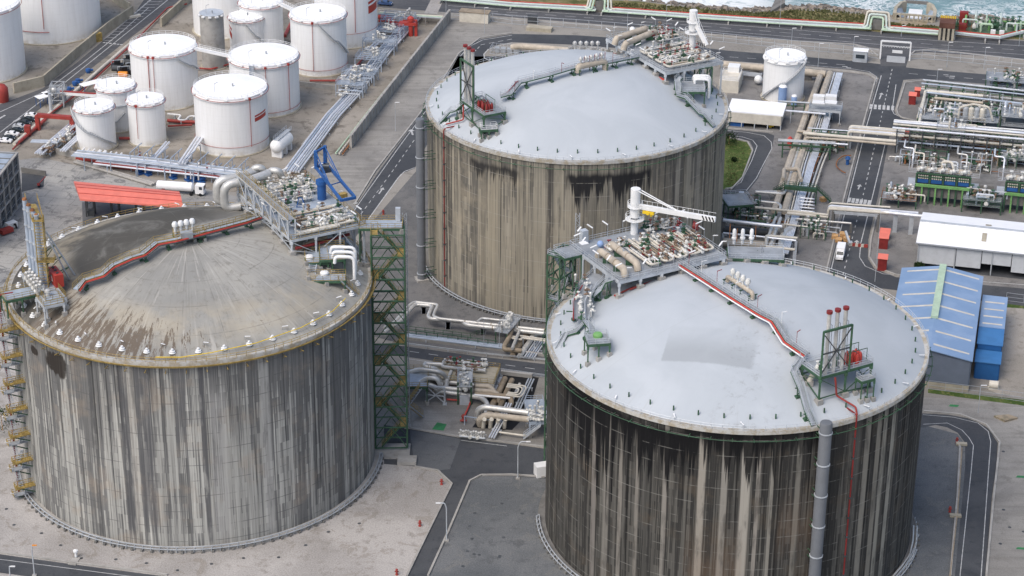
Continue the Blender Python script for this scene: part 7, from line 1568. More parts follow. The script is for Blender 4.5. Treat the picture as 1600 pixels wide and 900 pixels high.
# pipe bridge over the road
t = thing('pipe_bridge','portal pipe bridge with cream and white pipes spanning the road','pipe bridge',at(1335,340)); zb = 7.2; A0,B0 = at(1298,323,zb),at(1378,332,zb)
for q in (at(1299,352,0),at(1372,352,0)): pass
g0,g1 = at(1300,357,0),at(1371,362,0); zb = lift(g0,327)-.6; vb = UN
for i,q in enumerate((g0,g1)):
    MB().bar(q,q+UP*zb,.7).bar(q+vb*4.5,q+vb*4.5+UP*zb,.6).bar(q+UP*zb,q+vb*4.5+UP*zb,.5).build('leg','concrete_dark',t)
for s_ in (0,4.5): MB().bar(g0+vb*s_+UP*(zb-.3),g1+vb*s_+UP*(zb-.3),.45,.8).build('girder','light_steel',t)
for i,(y,m__,r_) in enumerate(((.2,'cream_pipe',.38),(1.2,'cream_pipe',.32),(2.2,'silver_bright',.4),(3.2,'dark_steel',.3),(4.2,'cream_pipe',.36))):
    e0,e1_ = g0+vb*y+UP*(zb+.6)-UE*(.8),g1+vb*y+UP*(zb+.6)+UE*(.8); MB().tube([e0-UE*.6-UP*(4 if i < 3 else 2),e0-UE*.6,e1_+UE*(2 if i != 2 else 10)],r_,8,bend=.8).build('pipe',m__,t,smooth=True)
big_pipe('white pipe from the pipe bridge to the big white warehouse',[at(1376,331,6),at(1442,338,6)],.5,'silver_bright',0,'cross_pipe',sup=[at(1400,333,6),at(1425,336,6)],smat='light_steel')
# second portal bridge of nested pipes (upper)
t = thing('pipe_bridge','upper pipe bridge of nested cream pipe bends over the road','pipe bridge',at(1365,210)); g0,g1 = at(1328,232,0),at(1400,238,0); zb = lift(g0,207)
for q in (g0,g1): MB().bar(q,q+UP*zb,.5).bar(q+vb*5,q+vb*5+UP*zb,.5).bar(q+UP*(zb-.3),q+vb*5+UP*(zb-.3),.4).build('leg','light_steel',t)
for i in range(5):
    m__ = ['cream_pipe','silver_bright','beige_pipe','silver_pipe','cream_pipe'][i]; e0,e1_ = g0+vb*(1.15*i)+UP*(zb+.3),g1+vb*(1.15*i)+UP*(zb+.3)
    MB().tube([e0-UE*.8-UP*(5.5-.5*i),e0-UE*.8,e1_+UE*2],.42,8,bend=1).build('pipe',m__,t,smooth=True)
# process units at far right: three storey steel racks filled with pipework
big_pipe('long cream pipe framing the upper left of the process area',[at(1434,205,5),at(1446,142,5),at(1536,150,5)],.5,'cream_pipe',.8,'cross_pipe',sup=[at(1440,172,5),at(1490,146,5)],smat='green_steel')
big_pipe('second cream pipe inside the process area',[at(1460,153,4),at(1536,161,4)],.45,'beige_pipe',0,'cross_pipe')
bundle('row of pale vertical pipes in the upper left of the process area',[(1462,152),(1452,186)],6,.3,.9,3,'cream_pipe',sup=12,mats=['silver_pipe','cream_pipe','white_paint','cream_pipe'])
rack('green rack running along the inner road behind the process units',at(1446,151),at(1600,168),5,(2.6,4.6),8,pipes=((0,-.3,.35,'silver_pipe'),(0,.1,.3,'cream_pipe'),(1,-.3,.25,'pale_blue_steel'),(1,.3,.35,'light_steel')))
rack('lower green rack of bluish pipes in the middle of the process area',at(1450,166),at(1600,184),3,(2.6,4.2),8,pipes=((1,0,.35,'pale_blue_steel'),(0,0,.3,'dark_steel')))
rack('long dark rack crossing the process area above the fan units',at(1400,232),at(1600,250),7,(3.0,5.2,7.2),10,'dark_steel',pipes=((2,-.35,.35,'silver_bright'),(2,.1,.3,'cream_pipe'),(2,.35,.45,'silver_bright'),(1,-.4,.35,'cream_pipe'),(1,.3,.3,'silver_pipe'),(0,-.35,.3,'pale_blue_steel'),(0,.3,.3,'beige_pipe')))
rack('second long rack of pale pipes just behind the dark rack',at(1402,218),at(1600,234),4,(3.2,5.6),9,'green_steel',pipes=((1,-.3,.32,'cream_pipe'),(1,.2,.28,'white_paint'),(0,0,.4,'beige_pipe')))
def unit(label,px,py,Lu,Lv,zs_,seed,nval=26,mat='light_steel'):
    R_ = random.Random(seed); o = at(px,py,0); t = thing('process_unit',label,'process unit',o+UE*Lu/2+UN*Lv/2,'steel process units')
    P_ = poly4(o,UE,UN,0,Lu,0,Lv)
    for q in P_+[(P_[0]+P_[1])/2,(P_[2]+P_[3])/2]: MB().bar(q,q+UP*(zs_[-1]+.1),.35).build('column','green_steel',t)
    for z in zs_: MB().prism(P_,z-.15,z).build('floor','grating',t); MB().rail([p+UP*z for p in P_],step=1.8,close=True).build('railing',mat,t)
    for k in range(nval): valve(t,R_.choice(['gate_valve','globe_valve','relief_valve','actuator_valve']),o+UE*R_.uniform(1,Lu-1)+UN*R_.uniform(.5,Lv-.5)+UP*(R_.choice(zs_)+.9),R_.uniform(0,3),R_.uniform(1,1.7))
    for k in range(8):
        a = o+UE*R_.uniform(.5,Lu-3)+UN*R_.uniform(.5,Lv-1); z = zs_[-1]+R_.uniform(.8,2.4); b = a+R_.choice([UE*R_.uniform(3,7),UN*R_.uniform(2,4)]); MB().tube([a+UP*(z-2.5),a+UP*z,b+UP*z,b+UP*(z-2)],R_.uniform(.15,.35),6,bend=.5).build('pipe',R_.choice(['silver_bright','cream_pipe','light_steel','silver_pipe','pale_blue_steel']),t)
    return t
unit('wide steel process unit left of the dark rack, near the road',1432,208,16,6,(3,5),1)
unit('central steel process unit beneath the domed boiler in the process area',1470,213,17,11,(3.5,6),2,34)
unit('far right steel process unit at the edge of the view',1561,212,18,9,(3.5,6.5),3,30)
unit('upper right steel process unit beside the inner road',1538,150,20,8,(3,5.6),4,26,'pale_blue_steel')
unit('small steel unit hanging over the middle of the dark rack',1460,237,8.5,7,(4.5,7.4),5,12)
unit('low steel unit under the right end of the dark rack',1562,262,16,8,(3,),6,22,'green_steel')
unit('low valve yard unit left of the big white warehouse',1376,322,10,6,(2.4,),7,26,'rust')
unit('low equipment unit behind the roof of the big white warehouse',1502,331,11,5,(2.4,4),8,16,'green_steel')
t = thing('boiler','ribbed cream and grey domed boiler on the central process unit','boiler',at(1520,182,6)); q = at(1518,186,6.2)
for k in range(4): MB().lathe(q+UE*(1.7*k-2),[(.85,0),(.85,3.2),(.8,3.6),(.5,3.9),(.01,4.0)],14).build('drum','cream_pipe' if k % 2 else 'grey_steel',t,smooth=True)
MB().tube([q+UE*-4,q+UE*-4+UP*3.5,q+UE*0+UP*5,q+UE*5+UP*4.4,q+UE*6.5],.35,8,bend=1).build('pipe','cream_pipe',t)
MB().rail(poly4(q,UE,UN,-5,7,-2,2.5),h=2.6,step=1.2,close=True).build('cage','light_steel',t)
# air cooler banks
def cooler(label,o,L_,nb,group='green framed cooler banks'):
    t = thing('cooler_bank',label,'cooler bank',o+UE*L_/2,group); D_ = 6.5; zt = 9.2; w = L_/nb
    MB().prism(poly4(o,UE,UN,0,L_,.4,D_),2.2,zt-3.4).build('lower_casing','concrete_dark',t)
    MB().prism(poly4(o,UE,UN,0,L_,1.2,D_),zt-3.4,zt).build('upper_casing','dark_steel',t)
    for i in range(nb+1):
        q = o+UE*w*i; MB().bar(q-UN*.0,q+UP*(zt-3.2),.5).build('column','green_steel',t); MB().bar(q+UN*.9+UP*(zt-3.2),q+UN*.9+UP*zt,.45).build('column','green_steel',t)
    for i in range(nb):
        q = o+UE*(w*i+w*.5); MB().bar(q-UN*.3+UP*.0,q-UN*.3+UP*(zt-3.3),.45,.4).build('leg','bright_green',t)
        MB().prism(poly4(o+UE*w*i,UE,UN,.4,w-.4,.98,1.16),zt-3.0,zt-1.9).build('louvre','blue_paint',t)
        m_ = MB()
        for k in range(5):
            for j in range(2): m_.cyl(o+UE*(w*i+.7+(w-1.4)*k/4)+UN*1.15+UP*(zt-1.5+.75*j),o+UE*(w*i+.7+(w-1.4)*k/4)+UN*.85+UP*(zt-1.5+.75*j),.24,n=8)
        m_.build('nozzle','cream_pipe',t)
    MB().bar(o-UN*.3+UP*(zt-3.3),o+UE*L_-UN*.3+UP*(zt-3.3),.7,.7).build('header_beam','bright_green',t)
    MB().bar(o+UN*.8+UP*(zt-1.0),o+UE*L_+UN*.8+UP*(zt-1.0),.25).bar(o+UN*.8+UP*zt,o+UE*L_+UN*.8+UP*zt,.4).build('top_beam','green_steel',t)
    MB().rail(poly4(o+UP*zt,UE,UN,-2.4,L_+2.4,1.0,D_+1),step=1.8,close=True).build('railing','light_steel',t)
    MB().prism(poly4(o,UE,UN,-2.4,-.1,.6,D_),zt-4.2,zt-4).build('side_landing','light_steel',t); MB().prism(poly4(o,UE,UN,L_+.1,L_+2.4,.6,D_),zt-4.2,zt-4).build('side_landing','light_steel',t)
    for k in range(8): MB().lathe(o+UE*(L_*(k+.5)/8)+UN*3.6+UP*zt,[(1.3,0),(1.3,.5),(.9,.9),(.01,1.1)],12).build('fan_hood','beige_pipe',t,smooth=True)
    for k in range(5): valve(t,'gate_valve',o+UE*(L_*(k+.4)/5)+UN*2+UP*(zt+1.0),.5,1.6)
    MB().tube([o+UE*L_*.45+UN*5+UP*zt,o+UE*L_*.45+UN*5+UP*(zt+2.6),o+UE*L_*.62+UN*5+UP*(zt+2.6),o+UE*L_*.7+UN*2+UP*(zt+.8)],.4,8,bend=.8).build('pipe','cream_pipe',t)
    return t
oc = at(1428,317,0); Lc = (at(1512,325)-oc).length; cooler('green framed cooler bank right of the road, behind the big white warehouse',oc,Lc,4)
oc2 = at(1567,331,0); cooler('green framed cooler bank cut off at the right edge of the view',oc2,Lc,4)
t = thing('pump_house','small tan box between the two green cooler banks','shed',at(1537,320)); MB().prism(poly4(at(1526,322),UE,UN,0,4.6,0,6),0,3).build('base','concrete_warm',t); MB().prism(poly4(at(1527,321),UE,UN,0,4.2,0,9),3,6.4).build('duct','concrete_dark',t)
# big white warehouse
o = at(1432,417,0); zw = lift(o,378); u = (at(1640,440)-at(1432,417)).normalized(); v = V((-u.y,u.x,0)); Lw = 62; Dw = 20
t = thing('warehouse','big warehouse with white roof and pale grey walls at the right','warehouse',o+u*Lw/2+v*Dw/2)
MB().bar(o+UP*(zw/2+.7),o+u*10+UP*(zw/2+.7),.25,zw-1.4).build('front_wall','grey_wall' if 'grey_wall' in MT else mt('grey_wall',(.52,.54,.56),.6,var=.05,dirt=.12),t)
MB().bar(o+u*10.3+UP*(zw/2+.8),o+u*17+UP*(zw/2+.8),.25,zw-1.6).build('front_wall','grey_wall',t); MB().bar(o+u*17.2+UP*(zw/2+1.6),o+u*25+UP*(zw/2+1.6),.25,zw-3.2).build('front_wall','grey_wall',t); MB().bar(o+u*25.2+UP*(zw/2+.8),o+u*Lw+UP*(zw/2+.8),.25,zw-1.6).build('front_wall','grey_wall',t)
MB().bar(o+v*.2+UP*zw/2,o+v*Dw+UP*zw/2,.25,zw).build('side_wall','grey_wall',t); MB().bar(o+v*Dw+UP*zw/2,o+v*Dw+u*Lw+UP*zw/2,.25,zw).build('rear_wall','grey_wall',t)
for k in range(7): MB().bar(o+u*(9.9*k+.1)-v*.25,o+u*(9.9*k+.1)-v*.25+UP*zw,.3).build('column','grey_steel',t)
gable(t,o,u,v,Lw,Dw,zw,2.0,.7,'white_roof')
MB().bar(o+u*-.8-v*.8+UP*(zw-.1),o+u*Lw-v*.8+UP*(zw-.1),.25,.35).build('gutter','grey_steel',t)
mr = o+v*Dw/2; MB().bar(mr+UP*(zw+2.05)-u*.7,mr+u*Lw+UP*(zw+2.05),.9,.2).build('ridge_cap','light_steel',t)
sl = lambda a,f: o+u*a+v*Dw*f+UP*(zw+2.0*(f*2)+.12)
for a in (16.5,30.5,36,51): MB().add([sl(a,.16),sl(a+1.3,.16),sl(a+1.3,.36),sl(a,.36)],[(0,1,2,3)]).build('roof_light','concrete_warm',t)
s2 = lambda a,f: o+u*a+v*Dw*f+UP*(zw+2.0*(2-f*2)+.14)
for a in (17,31,36): MB().add([s2(a,.6),s2(a+1.6,.6),s2(a+1.6,.68),s2(a,.68)],[(0,1,2,3)]).build('roof_light','concrete_warm',t)
m_ = MB()
for k in range(31): m_.add([sl(2*k,.0),sl(2*k+.04,0),sl(2*k+.04,.49),sl(2*k,.49)],[(0,1,2,3)])
m_.build('roof_seam','grey_wall',t)
gp('warehouse_floor',[(1436,419),(1640,441),(1640,400),(1440,385)],.03,'g_asph')
# blue roofed warehouses
def blue_hall(label,o,u,v,Lu,Lv,z,rise,strips,wallm,ridge):
    t = thing('blue_roofed_hall',label,'warehouse',o+u*Lu/2+v*Lv/2)
    walls(t,o,u,v,Lu,Lv,1.6,z,wallm,gabs=0); walls(t,o,u,v,Lu,Lv,0,1.58,'concrete_warm','plinth')
    # ridge runs along v (depth): rotate roles
    P_ = poly4(o,u,v,-.4,Lu+.4,-.5,Lv+.5); m0,m1 = (P_[0]+P_[1])/2+UP*rise,(P_[3]+P_[2])/2+UP*rise; Z = UP*z; th = UP*.22
    T_ = [P_[0]+Z,P_[1]+Z,P_[2]+Z,P_[3]+Z,m0+Z,m1+Z]; B_ = [p-th for p in T_]
    MB().add(T_+B_,[(0,4,5,3),(4,1,2,5),(6,9,11,10),(10,11,8,7),(0,6,10,4),(4,10,7,1),(3,5,11,9),(5,2,8,11),(0,3,9,6),(1,7,8,2)]).build('roof','roof_blue',t)
    MB().add([o+UP*(z-.1),o+u*Lu+UP*(z-.1),(o+u*Lu/2)+UP*(z+rise-.25)],[(0,1,2)]).build('gable',wallm,t)
    for k in range(strips):
        y = Lv*(.06+.9*k/(strips-1) if strips > 1 else .5)
        for s_ in (0,1):
            a,b = (.06,.46) if s_ == 0 else (.54,.97)
            f = lambda x: o+u*Lu*x+v*y+UP*(z+rise*(1-abs(x-.5)*2)+.05); MB().bar(f(a),f(b),.75,.08).build('skylight_strip','cream_pipe',t)
    if ridge: MB().bar(m0+Z+UP*.35+v*Lv*.36,m1+Z+UP*.35-v*.5,1.8,.7).build('ridge_vent','mint_pipe',t)
    return t
t_ = NT('roof_blue'); P = t_.pos(); s_ = t_.new('SeparateXYZ',{0: t_.new('Mapping',{'Vector': P,'Rotation': (0,0,-AE-rad(3))}).outputs[0]})
rb_ = t_.ss(t_.math('ABSOLUTE',t_.math('SUBTRACT',t_.math('MODULO',t_.math('ADD',s_.outputs[1],1000),.9),.45)),.08,.02,0,.25)
c = t_.mix(t_.ss(t_.noise(P,.12,4),.4,.65),lin((.20,.30,.46)),lin((.25,.35,.51))); c = t_.mix(rb_,c,lin((.12,.2,.38))); t_.done(c,.45,0,.35)
mt('wall_slate',(.13,.155,.20),.6,var=.06); mt('deep_blue',(.02,.10,.27),.5,var=.08); mt('mid_blue',(.05,.17,.38),.4,var=.08)
o = at(1446,603,0); z1 = lift(o,551); u1 = (at(1512,611)-o).normalized(); v1 = V((-u1.y,u1.x,0)); q = at(1400,418,z1+1.2)
ang_ = math.atan2(v1.y,v1.x); Lh = 17.5; o_ = at(1515,604,0)
v1 = (at(1529,430,z1)-at(1512,557,z1)).normalized(); u1 = V((v1.y,-v1.x,0)); oR = at(1512,612,0); z1 = lift(oR,563); Wd = 20.5; Ld = (at(1529,430,z1)-at(1515,560,z1)).length
blue_hall('long hall with pale blue roof, cream skylight strips and ridge vent',oR-u1*Wd,u1,v1,Wd,Ld,z1,1.9,7,'wall_slate',True)
MB().box(oR-u1*9.5-v1*.12+UP*.2,(2.2,.1,1.2),math.atan2(u1.y,u1.x))
oR2 = at(1559,595,0); z2 = lift(oR2,570)+.0; t = thing('blue_annex','narrow deep blue annex right of the pale blue hall','annex',oR2); W2 = 5.8; zA = lift(oR2,569); L2 = (at(1567,455,zA+3)-at(1560,530,zA+3)).length
walls(t,oR2-u1*W2,u1,v1,W2,L2+6,0,zA,'deep_blue')
MB().prism(poly4(oR2-u1*W2,u1,v1,-.3,W2+.3,-.4,6.5),zA+.0,zA+.2).build('porch_roof','mid_blue',t)
MB().prism(poly4(oR2-u1*W2,u1,v1,0,W2,6.7,L2+6),zA,zA+1.6).build('upper_wall','deep_blue',t)
MB().prism(poly4(oR2-u1*W2,u1,v1,-.3,W2+.3,6.5,16),zA+1.6,zA+1.8).build('roof','mid_blue',t); MB().prism(poly4(oR2-u1*W2,u1,v1,-.3,W2+.3,16.1,L2+6.5),zA+1.7,zA+1.95).build('roof','roof_blue',t)
for k in range(4): q = oR2-u1*W2+v1*(18+4.2*k)+UP*(zA+2.0); MB().bar(q+u1*.5,q+u1*(W2-.4),.6,.08).build('skylight_strip','cream_pipe',t)
q = at(1552,607); tag(MB().cyl(q+UP*1.1-u1*1.1,q+UP*1.1+u1*1.1,1.0,n=18).box(q,(2.6,1.6,.3),0).build('cable_drum','cream_pipe',smooth=True),'pale cable drum beside the deep blue annex','cable drum')
# red boxes
for i,(px,py,top,w_) in enumerate(((1433,150,140,2.2),(1425,162,148,2.8),(1413,203,194,3.0),(1414,217,208,2.6),(1382,373,362,3.2),(1380,387,370,3.0),(1378,421,402,3.0))):
    q = at(px,py); z = lift(q,top); t = thing('fire_cabinet',['small red fire cabinet, farther of the two by the road corner','tall red fire cabinet, nearer of the two by the road corner','red fire cabinet by the road, just above the upper pipe bridge','red fire cabinet partly under the upper pipe bridge','short orange red fire cabinet behind the tall one left of the warehouse','tall red fire cabinet left of the big white warehouse','red fire cabinet nearest the corner of the road and the blue hall'][i],'fire cabinet',q,'red fire cabinets')
    MB().box(q,(w_*.8,w_*.7,z),AE).build('housing','red_dark',t)
    P_ = poly4(q,UE,UN,-w_*.46,w_*.46,-w_*.42,w_*.42); MB().add([p+UP*(z+.05+(.0 if k in (0,1) else .5)) for k,p in enumerate(P_)]+[p+UP*(z-.1) for p in P_],[(0,1,2,3),(0,4,5,1),(1,5,6,2),(2,6,7,3),(3,7,4,0)]).build('roof','salmon_roof',t)
t = thing('hose_station','blue hydrant inside a curved red rail near the corridor','hydrant',at(1322,252)); MB().tube([at(*p,.9) for p in ((1330,243),(1318,243),(1308,250),(1306,260),(1316,268),(1321,270))],.18,6,bend=2).build('rail','rust',t); MB().lathe(at(1324,257),[(.5,0),(.5,1.6),(.9,1.8),(.5,2.6),(.01,2.7)],8).build('hydrant','blue_paint',t)
tag(MB().box(at(1286,314),(1.6,1.6,1.1),.3).build('crate','timber'),'brown timber crate beside the green footbridge','crate')
tag(MB().lathe(at(1234,226),[(.8,0),(.8,2),(.4,2.6),(.01,2.7)],10).cyl(at(1233,226,1.4),at(1238,230,1.4),.5,n=8).build('pump','red_bright'),'bright red pump at the left end of the corridor crossing','pump')
# people at work beside the truck? none are clear; cones by the white truck
# more pipework filling the process area
R_ = random.Random(91)
for i,(px,py,Lu,Lv,h_) in enumerate(((1405,258,9,4,2.6),(1436,263,8,5,3.2),(1500,268,9,5,3.4),(1545,262,8,6,3),(1480,198,9,6,3),(1560,190,12,5,3.4),(1452,196,8,5,2.6),(1540,240,9,4,5.6),(1420,232,12,5,4.5),(1500,236,12,5,5),(1575,246,12,6,5),(1448,178,14,7,2.6),(1505,172,12,6,3.2),(1148,352,11,5,3),(1250,372,7,8,2.4),(1262,236,9,5,2.2),(1130,334,10,4,4))):
    o = at(px,py); t = thing('pipework_skid','-','pipework',o+UE*Lu/2+UN*Lv/2,'low pipework skids of the process area')
    t['label'] = ['low tangle of pipes at the road side end of the dark rack','low tangle of pipes above the left end of the first cooler bank','low tangle of pipes above the right end of the first cooler bank','tangle of pipes between the two cooler banks, under the dark rack','tangle of pipes left of the ribbed boiler','tangle of pipes right of the ribbed boiler','tangle of pipes at the corner of the cream framing pipe','raised tangle of pipes on the right half of the dark rack','tangle of pipes under the left quarter of the dark rack','tangle of pipes under the hanging steel unit','tangle of pipes at the right edge below the dark rack','broad low tangle of pipes inside the cream framing pipe','tangle of pipes behind the ribbed boiler','tangle of pipes low behind the three white capped vents','tangle of valves beside the thick pipes at the rear rim','tangle of pipes at the beige corridor crossing','tangle of pipes beneath the crane jib tip'][i]
    MB().prism(poly4(o,UE,UN,0,Lu,0,Lv),.05,.25).build('plinth','concrete_dark',t)
    for k in range(13):
        a = o+UE*R_.uniform(0,Lu)+UN*R_.uniform(0,Lv); z = R_.uniform(.7,h_); b = a+R_.choice([UE*R_.uniform(2,6),UE*-R_.uniform(2,5),UN*R_.uniform(1,4)]); MB().tube([a+UP*.2,a+UP*z,b+UP*z,b+UP*.3],R_.uniform(.1,.34),6,bend=.4).build('pipe',R_.choice(['silver_bright','cream_pipe','light_steel','silver_pipe','green_steel','rust','dark_steel','pale_blue_steel']),t)
    for k in range(12): valve(t,R_.choice(['gate_valve','globe_valve','relief_valve','actuator_valve']),o+UE*R_.uniform(0,Lu)+UN*R_.uniform(0,Lv)+UP*R_.uniform(.7,h_),R_.uniform(0,3),R_.uniform(.8,1.4))
    m_ = MB()
    for k in range(4): q = o+UE*Lu*k/3; m_.bar(q,q+UP*(h_+1.2),.22).bar(q+UN*Lv,q+UN*Lv+UP*(h_+1.2),.22).bar(q+UP*(h_+1),q+UN*Lv+UP*(h_+1),.2)
    for y in (0,Lv): m_.bar(o+UN*y+UP*(h_+1),o+UN*y+UE*Lu+UP*(h_+1),.2)
    m_.build('steel_frame',R_.choice(['green_steel','light_steel']),t)
for i,(px,py,z) in enumerate(((1412,240,3),(1428,248,3.6),(1495,250,4),(1553,254,4),(1480,262,2.4))):
    a = at(px,py,z); big_pipe(['white pipe stepping down beside the road end of the dark rack','cream pipe stepping down in front of the dark rack','silver pipe dropping to the first cooler bank','silver pipe dropping between the cooler banks','thin pipe feeding the first cooler bank'][i],[a+UN*6+UP*2,a+UP*2,a+UE*3+UP*2,a+UE*3-UN*3,a+UE*3-UN*3-UP*z],.26,['silver_bright','cream_pipe','silver_pipe','silver_bright','light_steel'][i],.8,'drop_pipe')
# ================================================================ coast strip
CS = [(700,-2),(800,4),(1000,16),(1200,29),(1330,39)]
def coast_pipes(label,pts,specs,group=None):
    P_ = [at(px,py,1.2) for px,py in pts]; t = thing('pipe_run',label,'pipework',P_[0]); 
    for off,r_,m__,dz_ in specs: MB().tube([p+UN*off+UP*dz_ for p in P_],r_,8).build('pipe',m__,t)
    L_ = 0
    for a,b in zip(P_,P_[1:]):
        n = max(1,int((b-a).length/11))
        for i in range(n): q = a+(b-a)*i/n; MB().bar(V((q.x,q.y,.4))-UN*3.2,V((q.x,q.y,.4))+UN*3.2,.5,.8).build('sleeper','concrete',t)
    return t
spec = ((2.4,.24,'red_bright',.3),(1.2,.42,'mint_white',.1),(-.2,.26,'grey_steel',0),(-1.2,.28,'mint_white',0),(-2.1,.22,'mint_pipe',0))
mt('mint_white',(.52,.59,.55),.5,var=.06,dirt=.1)
coast_pipes('red, white and mint pipe run along the coast road, left of the square loop',[(690,-3),(800,7),(920,13.5),(932,14)],spec)
coast_pipes('red, white and mint pipe run along the coast road, between the two square loops',[(942,15),(1080,25),(1200,33),(1362,42.5)],spec)
coast_pipes('red, white and mint pipe run along the coast road, right of the far square loop',[(1378,44),(1466,51)],spec)
coast_pipes('white and mint pipe run bending past the green valve station',[(1492,53),(1540,58),(1562,60),(1600,51),(1660,46)],spec[:3])
for i,(px,py) in enumerate(((936,13),(1370,42))):
    t = thing('expansion_loop',['square cream and mint pipe loop on the coast pipe run, left one','square cream and mint pipe loop on the coast pipe run, right one'][i],'pipe loop',at(px,py),'square loops on the coast pipe run'); q = at(px,py,1.4)
    for k,(m__,w_) in enumerate((('mint_pipe',2.3),('mint_white',3.4),('cream_pipe',4.4))):
        MB().tube([q-UE*(w_+1.5)-UN*(2-1.2*k),q-UE*w_-UN*(2-1.2*k),q-UE*w_*.85+UN*(1+.6*k)+UP*(3.2+k*.8),q+UE*w_*.85+UN*(1+.6*k)+UP*(3.2+k*.8),q+UE*w_-UN*(2-1.2*k),q+UE*(w_+1.5)-UN*(2-1.2*k)],.38,8,bend=.8).build('pipe',m__,t,smooth=True)
    MB().box(q+UN*1.2-UP*1.2,(3.2,1.6,3.6),AE).build('block','concrete_dark',t)
# rusty block house with yellow teeth
q = at(1478,62); t = thing('intake_house','rust brown block house with yellow teeth on a pillared base by the coast road','building',q); zt = lift(q,35)
MB().prism(poly4(q,UE,UN,-2.7,2.7,-1,5),4.4,zt).build('upper_box','block_brown',t)
for k in range(4): MB().bar(q+UE*(-2.3+1.5*k)-UN*.6,q+UE*(-2.3+1.5*k)-UN*.6+UP*4.4,.8).build('pillar','concrete_warm',t)
MB().prism(poly4(q,UE,UN,-2.5,2.5,1,5),0,4.4).build('base','concrete_dark',t)
for k in range(9): MB().box(q+UE*(-2.5+.62*k)+UN*4.7+UP*zt,(.4,.4,.8),AE).build('tooth','yellow_bright',t)
# concrete outfall structure on the shore
q = at(1428,31); t = thing('outfall_structure','tan concrete outfall with two curved grey chutes on the shore','outfall',q); zq = -1.5
for s_ in (-1,1):
    pts = [(s_*7,-1),(s_*7,6),(s_*5.6,12),(s_*4,14)]
    P_ = [q+UE*x+UN*y for x,y in pts]; m_ = MB()
    for a,b in zip(P_,P_[1:]): m_.bar(a+UP*.2,b+UP*.2,1.2,4.2)
    m_.build('wing_wall','concrete_warm',t)
    A,B = [],[]
    for i in range(9): f = i/8; A.append(q+UE*s_*(6.6-1*f*f)+UN*(1+11*f)+UP*(2.0-.5*f)); B.append(q+UE*s_*(2.3+1.2*f-2*f*(1-f))+UN*(1+11*f)+UP*(-2.5-1.5*f))
    MB().strip(A,B).strip(B,A).build('chute','bluish_deck',t)
m_ = MB()
for k in range(9): m_.bar(q+UE*(-6.4+1.6*k)-UN*1.5-UP*2,q+UE*(-6.4+1.6*k)-UN*1.5+UP*2.6,.5)
m_.bar(q-UE*7-UN*1.2+UP*2.2,q+UE*7-UN*1.2+UP*2.2,1.0,.5); m_.bar(q-UE*7-UN*1.2+UP*.4,q+UE*7-UN*1.2+UP*.4,.6,.5); m_.build('weir_frame','concrete_warm',t)
MB().prism(poly4(q,UE,UN,-2.4,2.4,-1,11),-3.0,.4).build('spillway','white_paint',t)
MB().bar(q-UE*4+UN*14+UP*2,q+UE*4+UN*14+UP*2,1.0,1.0).build('sea_beam','concrete_dark',t)
gp('outfall_apron',[(1404,33),(1450,34),(1446,42),(1424,44),(1412,40)],.03,'g_soil')
# green valve station on the coast
q = at(1556,52); t = thing('valve_station','green and mint coast valve station with two white boxes','valve station',q); mt('station_grating',(.10,.15,.10),.8,var=.3)
MB().prism(poly4(q,UE,UN,-17,13,-2,9),.1,.3).build('floor','station_grating',t); R_ = random.Random(5)
for k in range(18):
    a = q+UE*R_.uniform(-15,11)+UN*R_.uniform(-1,7); h = R_.uniform(2,5); b = a+R_.choice([UE,-UE,UN])*R_.uniform(2,6); MB().tube([a,a+UP*h,b+UP*h,b+UP*R_.uniform(0,2)],R_.uniform(.25,.45),6,bend=.6).build('pipe',R_.choice(['mint_pipe','mint_white','bright_green','mint_pipe']),t)
for k in range(18): valve(t,R_.choice(['globe_valve','gate_valve','globe_valve']),q+UE*R_.uniform(-15,11)+UN*R_.uniform(-1,7)+UP*R_.uniform(1,3),R_.uniform(0,3),1.8)
for k in (0,1): MB().box(q+UE*(-1+3*k)-UN*2.5,(1.7,1.2,2.0),AE).build('white_box','white_paint',t)
MB().rail(poly4(q,UE,UN,-17,13,-2.4,9),step=2,close=True,w=.12).build('railing','green_steel',t)
t = thing('red_station','dark red grated equipment left of the green coast valve station','equipment',at(1503,50)); q = at(1503,52)
MB().box(q,(2.6,2.2,3.6),AE).box(q+UN*6,(3.0,2,6),AE).build('housing','red_dark',t); MB().rail(poly4(q,UE,UN,-3,3,-2,8),h=3.5,step=1.2,close=True).build('cage','rust',t)
# breakwater ramp
q = at(1214,18); t = thing('breakwater_ramp','dark concrete ramp wedge on the shore left of the grass','ramp',q); P_ = [at(1202,20),at(1226,13),at(1227,-6,-1),at(1214,-4,-1)]
b_ = [V((p.x,p.y,-7)) for p in P_]; P2 = [P_[0]+UP*.2,P_[1]+UP*2.2,P_[2]+UP*3.2,P_[3]+UP*1]; MB().add(P2+b_,[(0,1,2,3),(3,2,1,0),(0,4,5,1),(1,5,6,2),(2,6,7,3),(3,7,4,0)]).build('slab','concrete_dark',t)
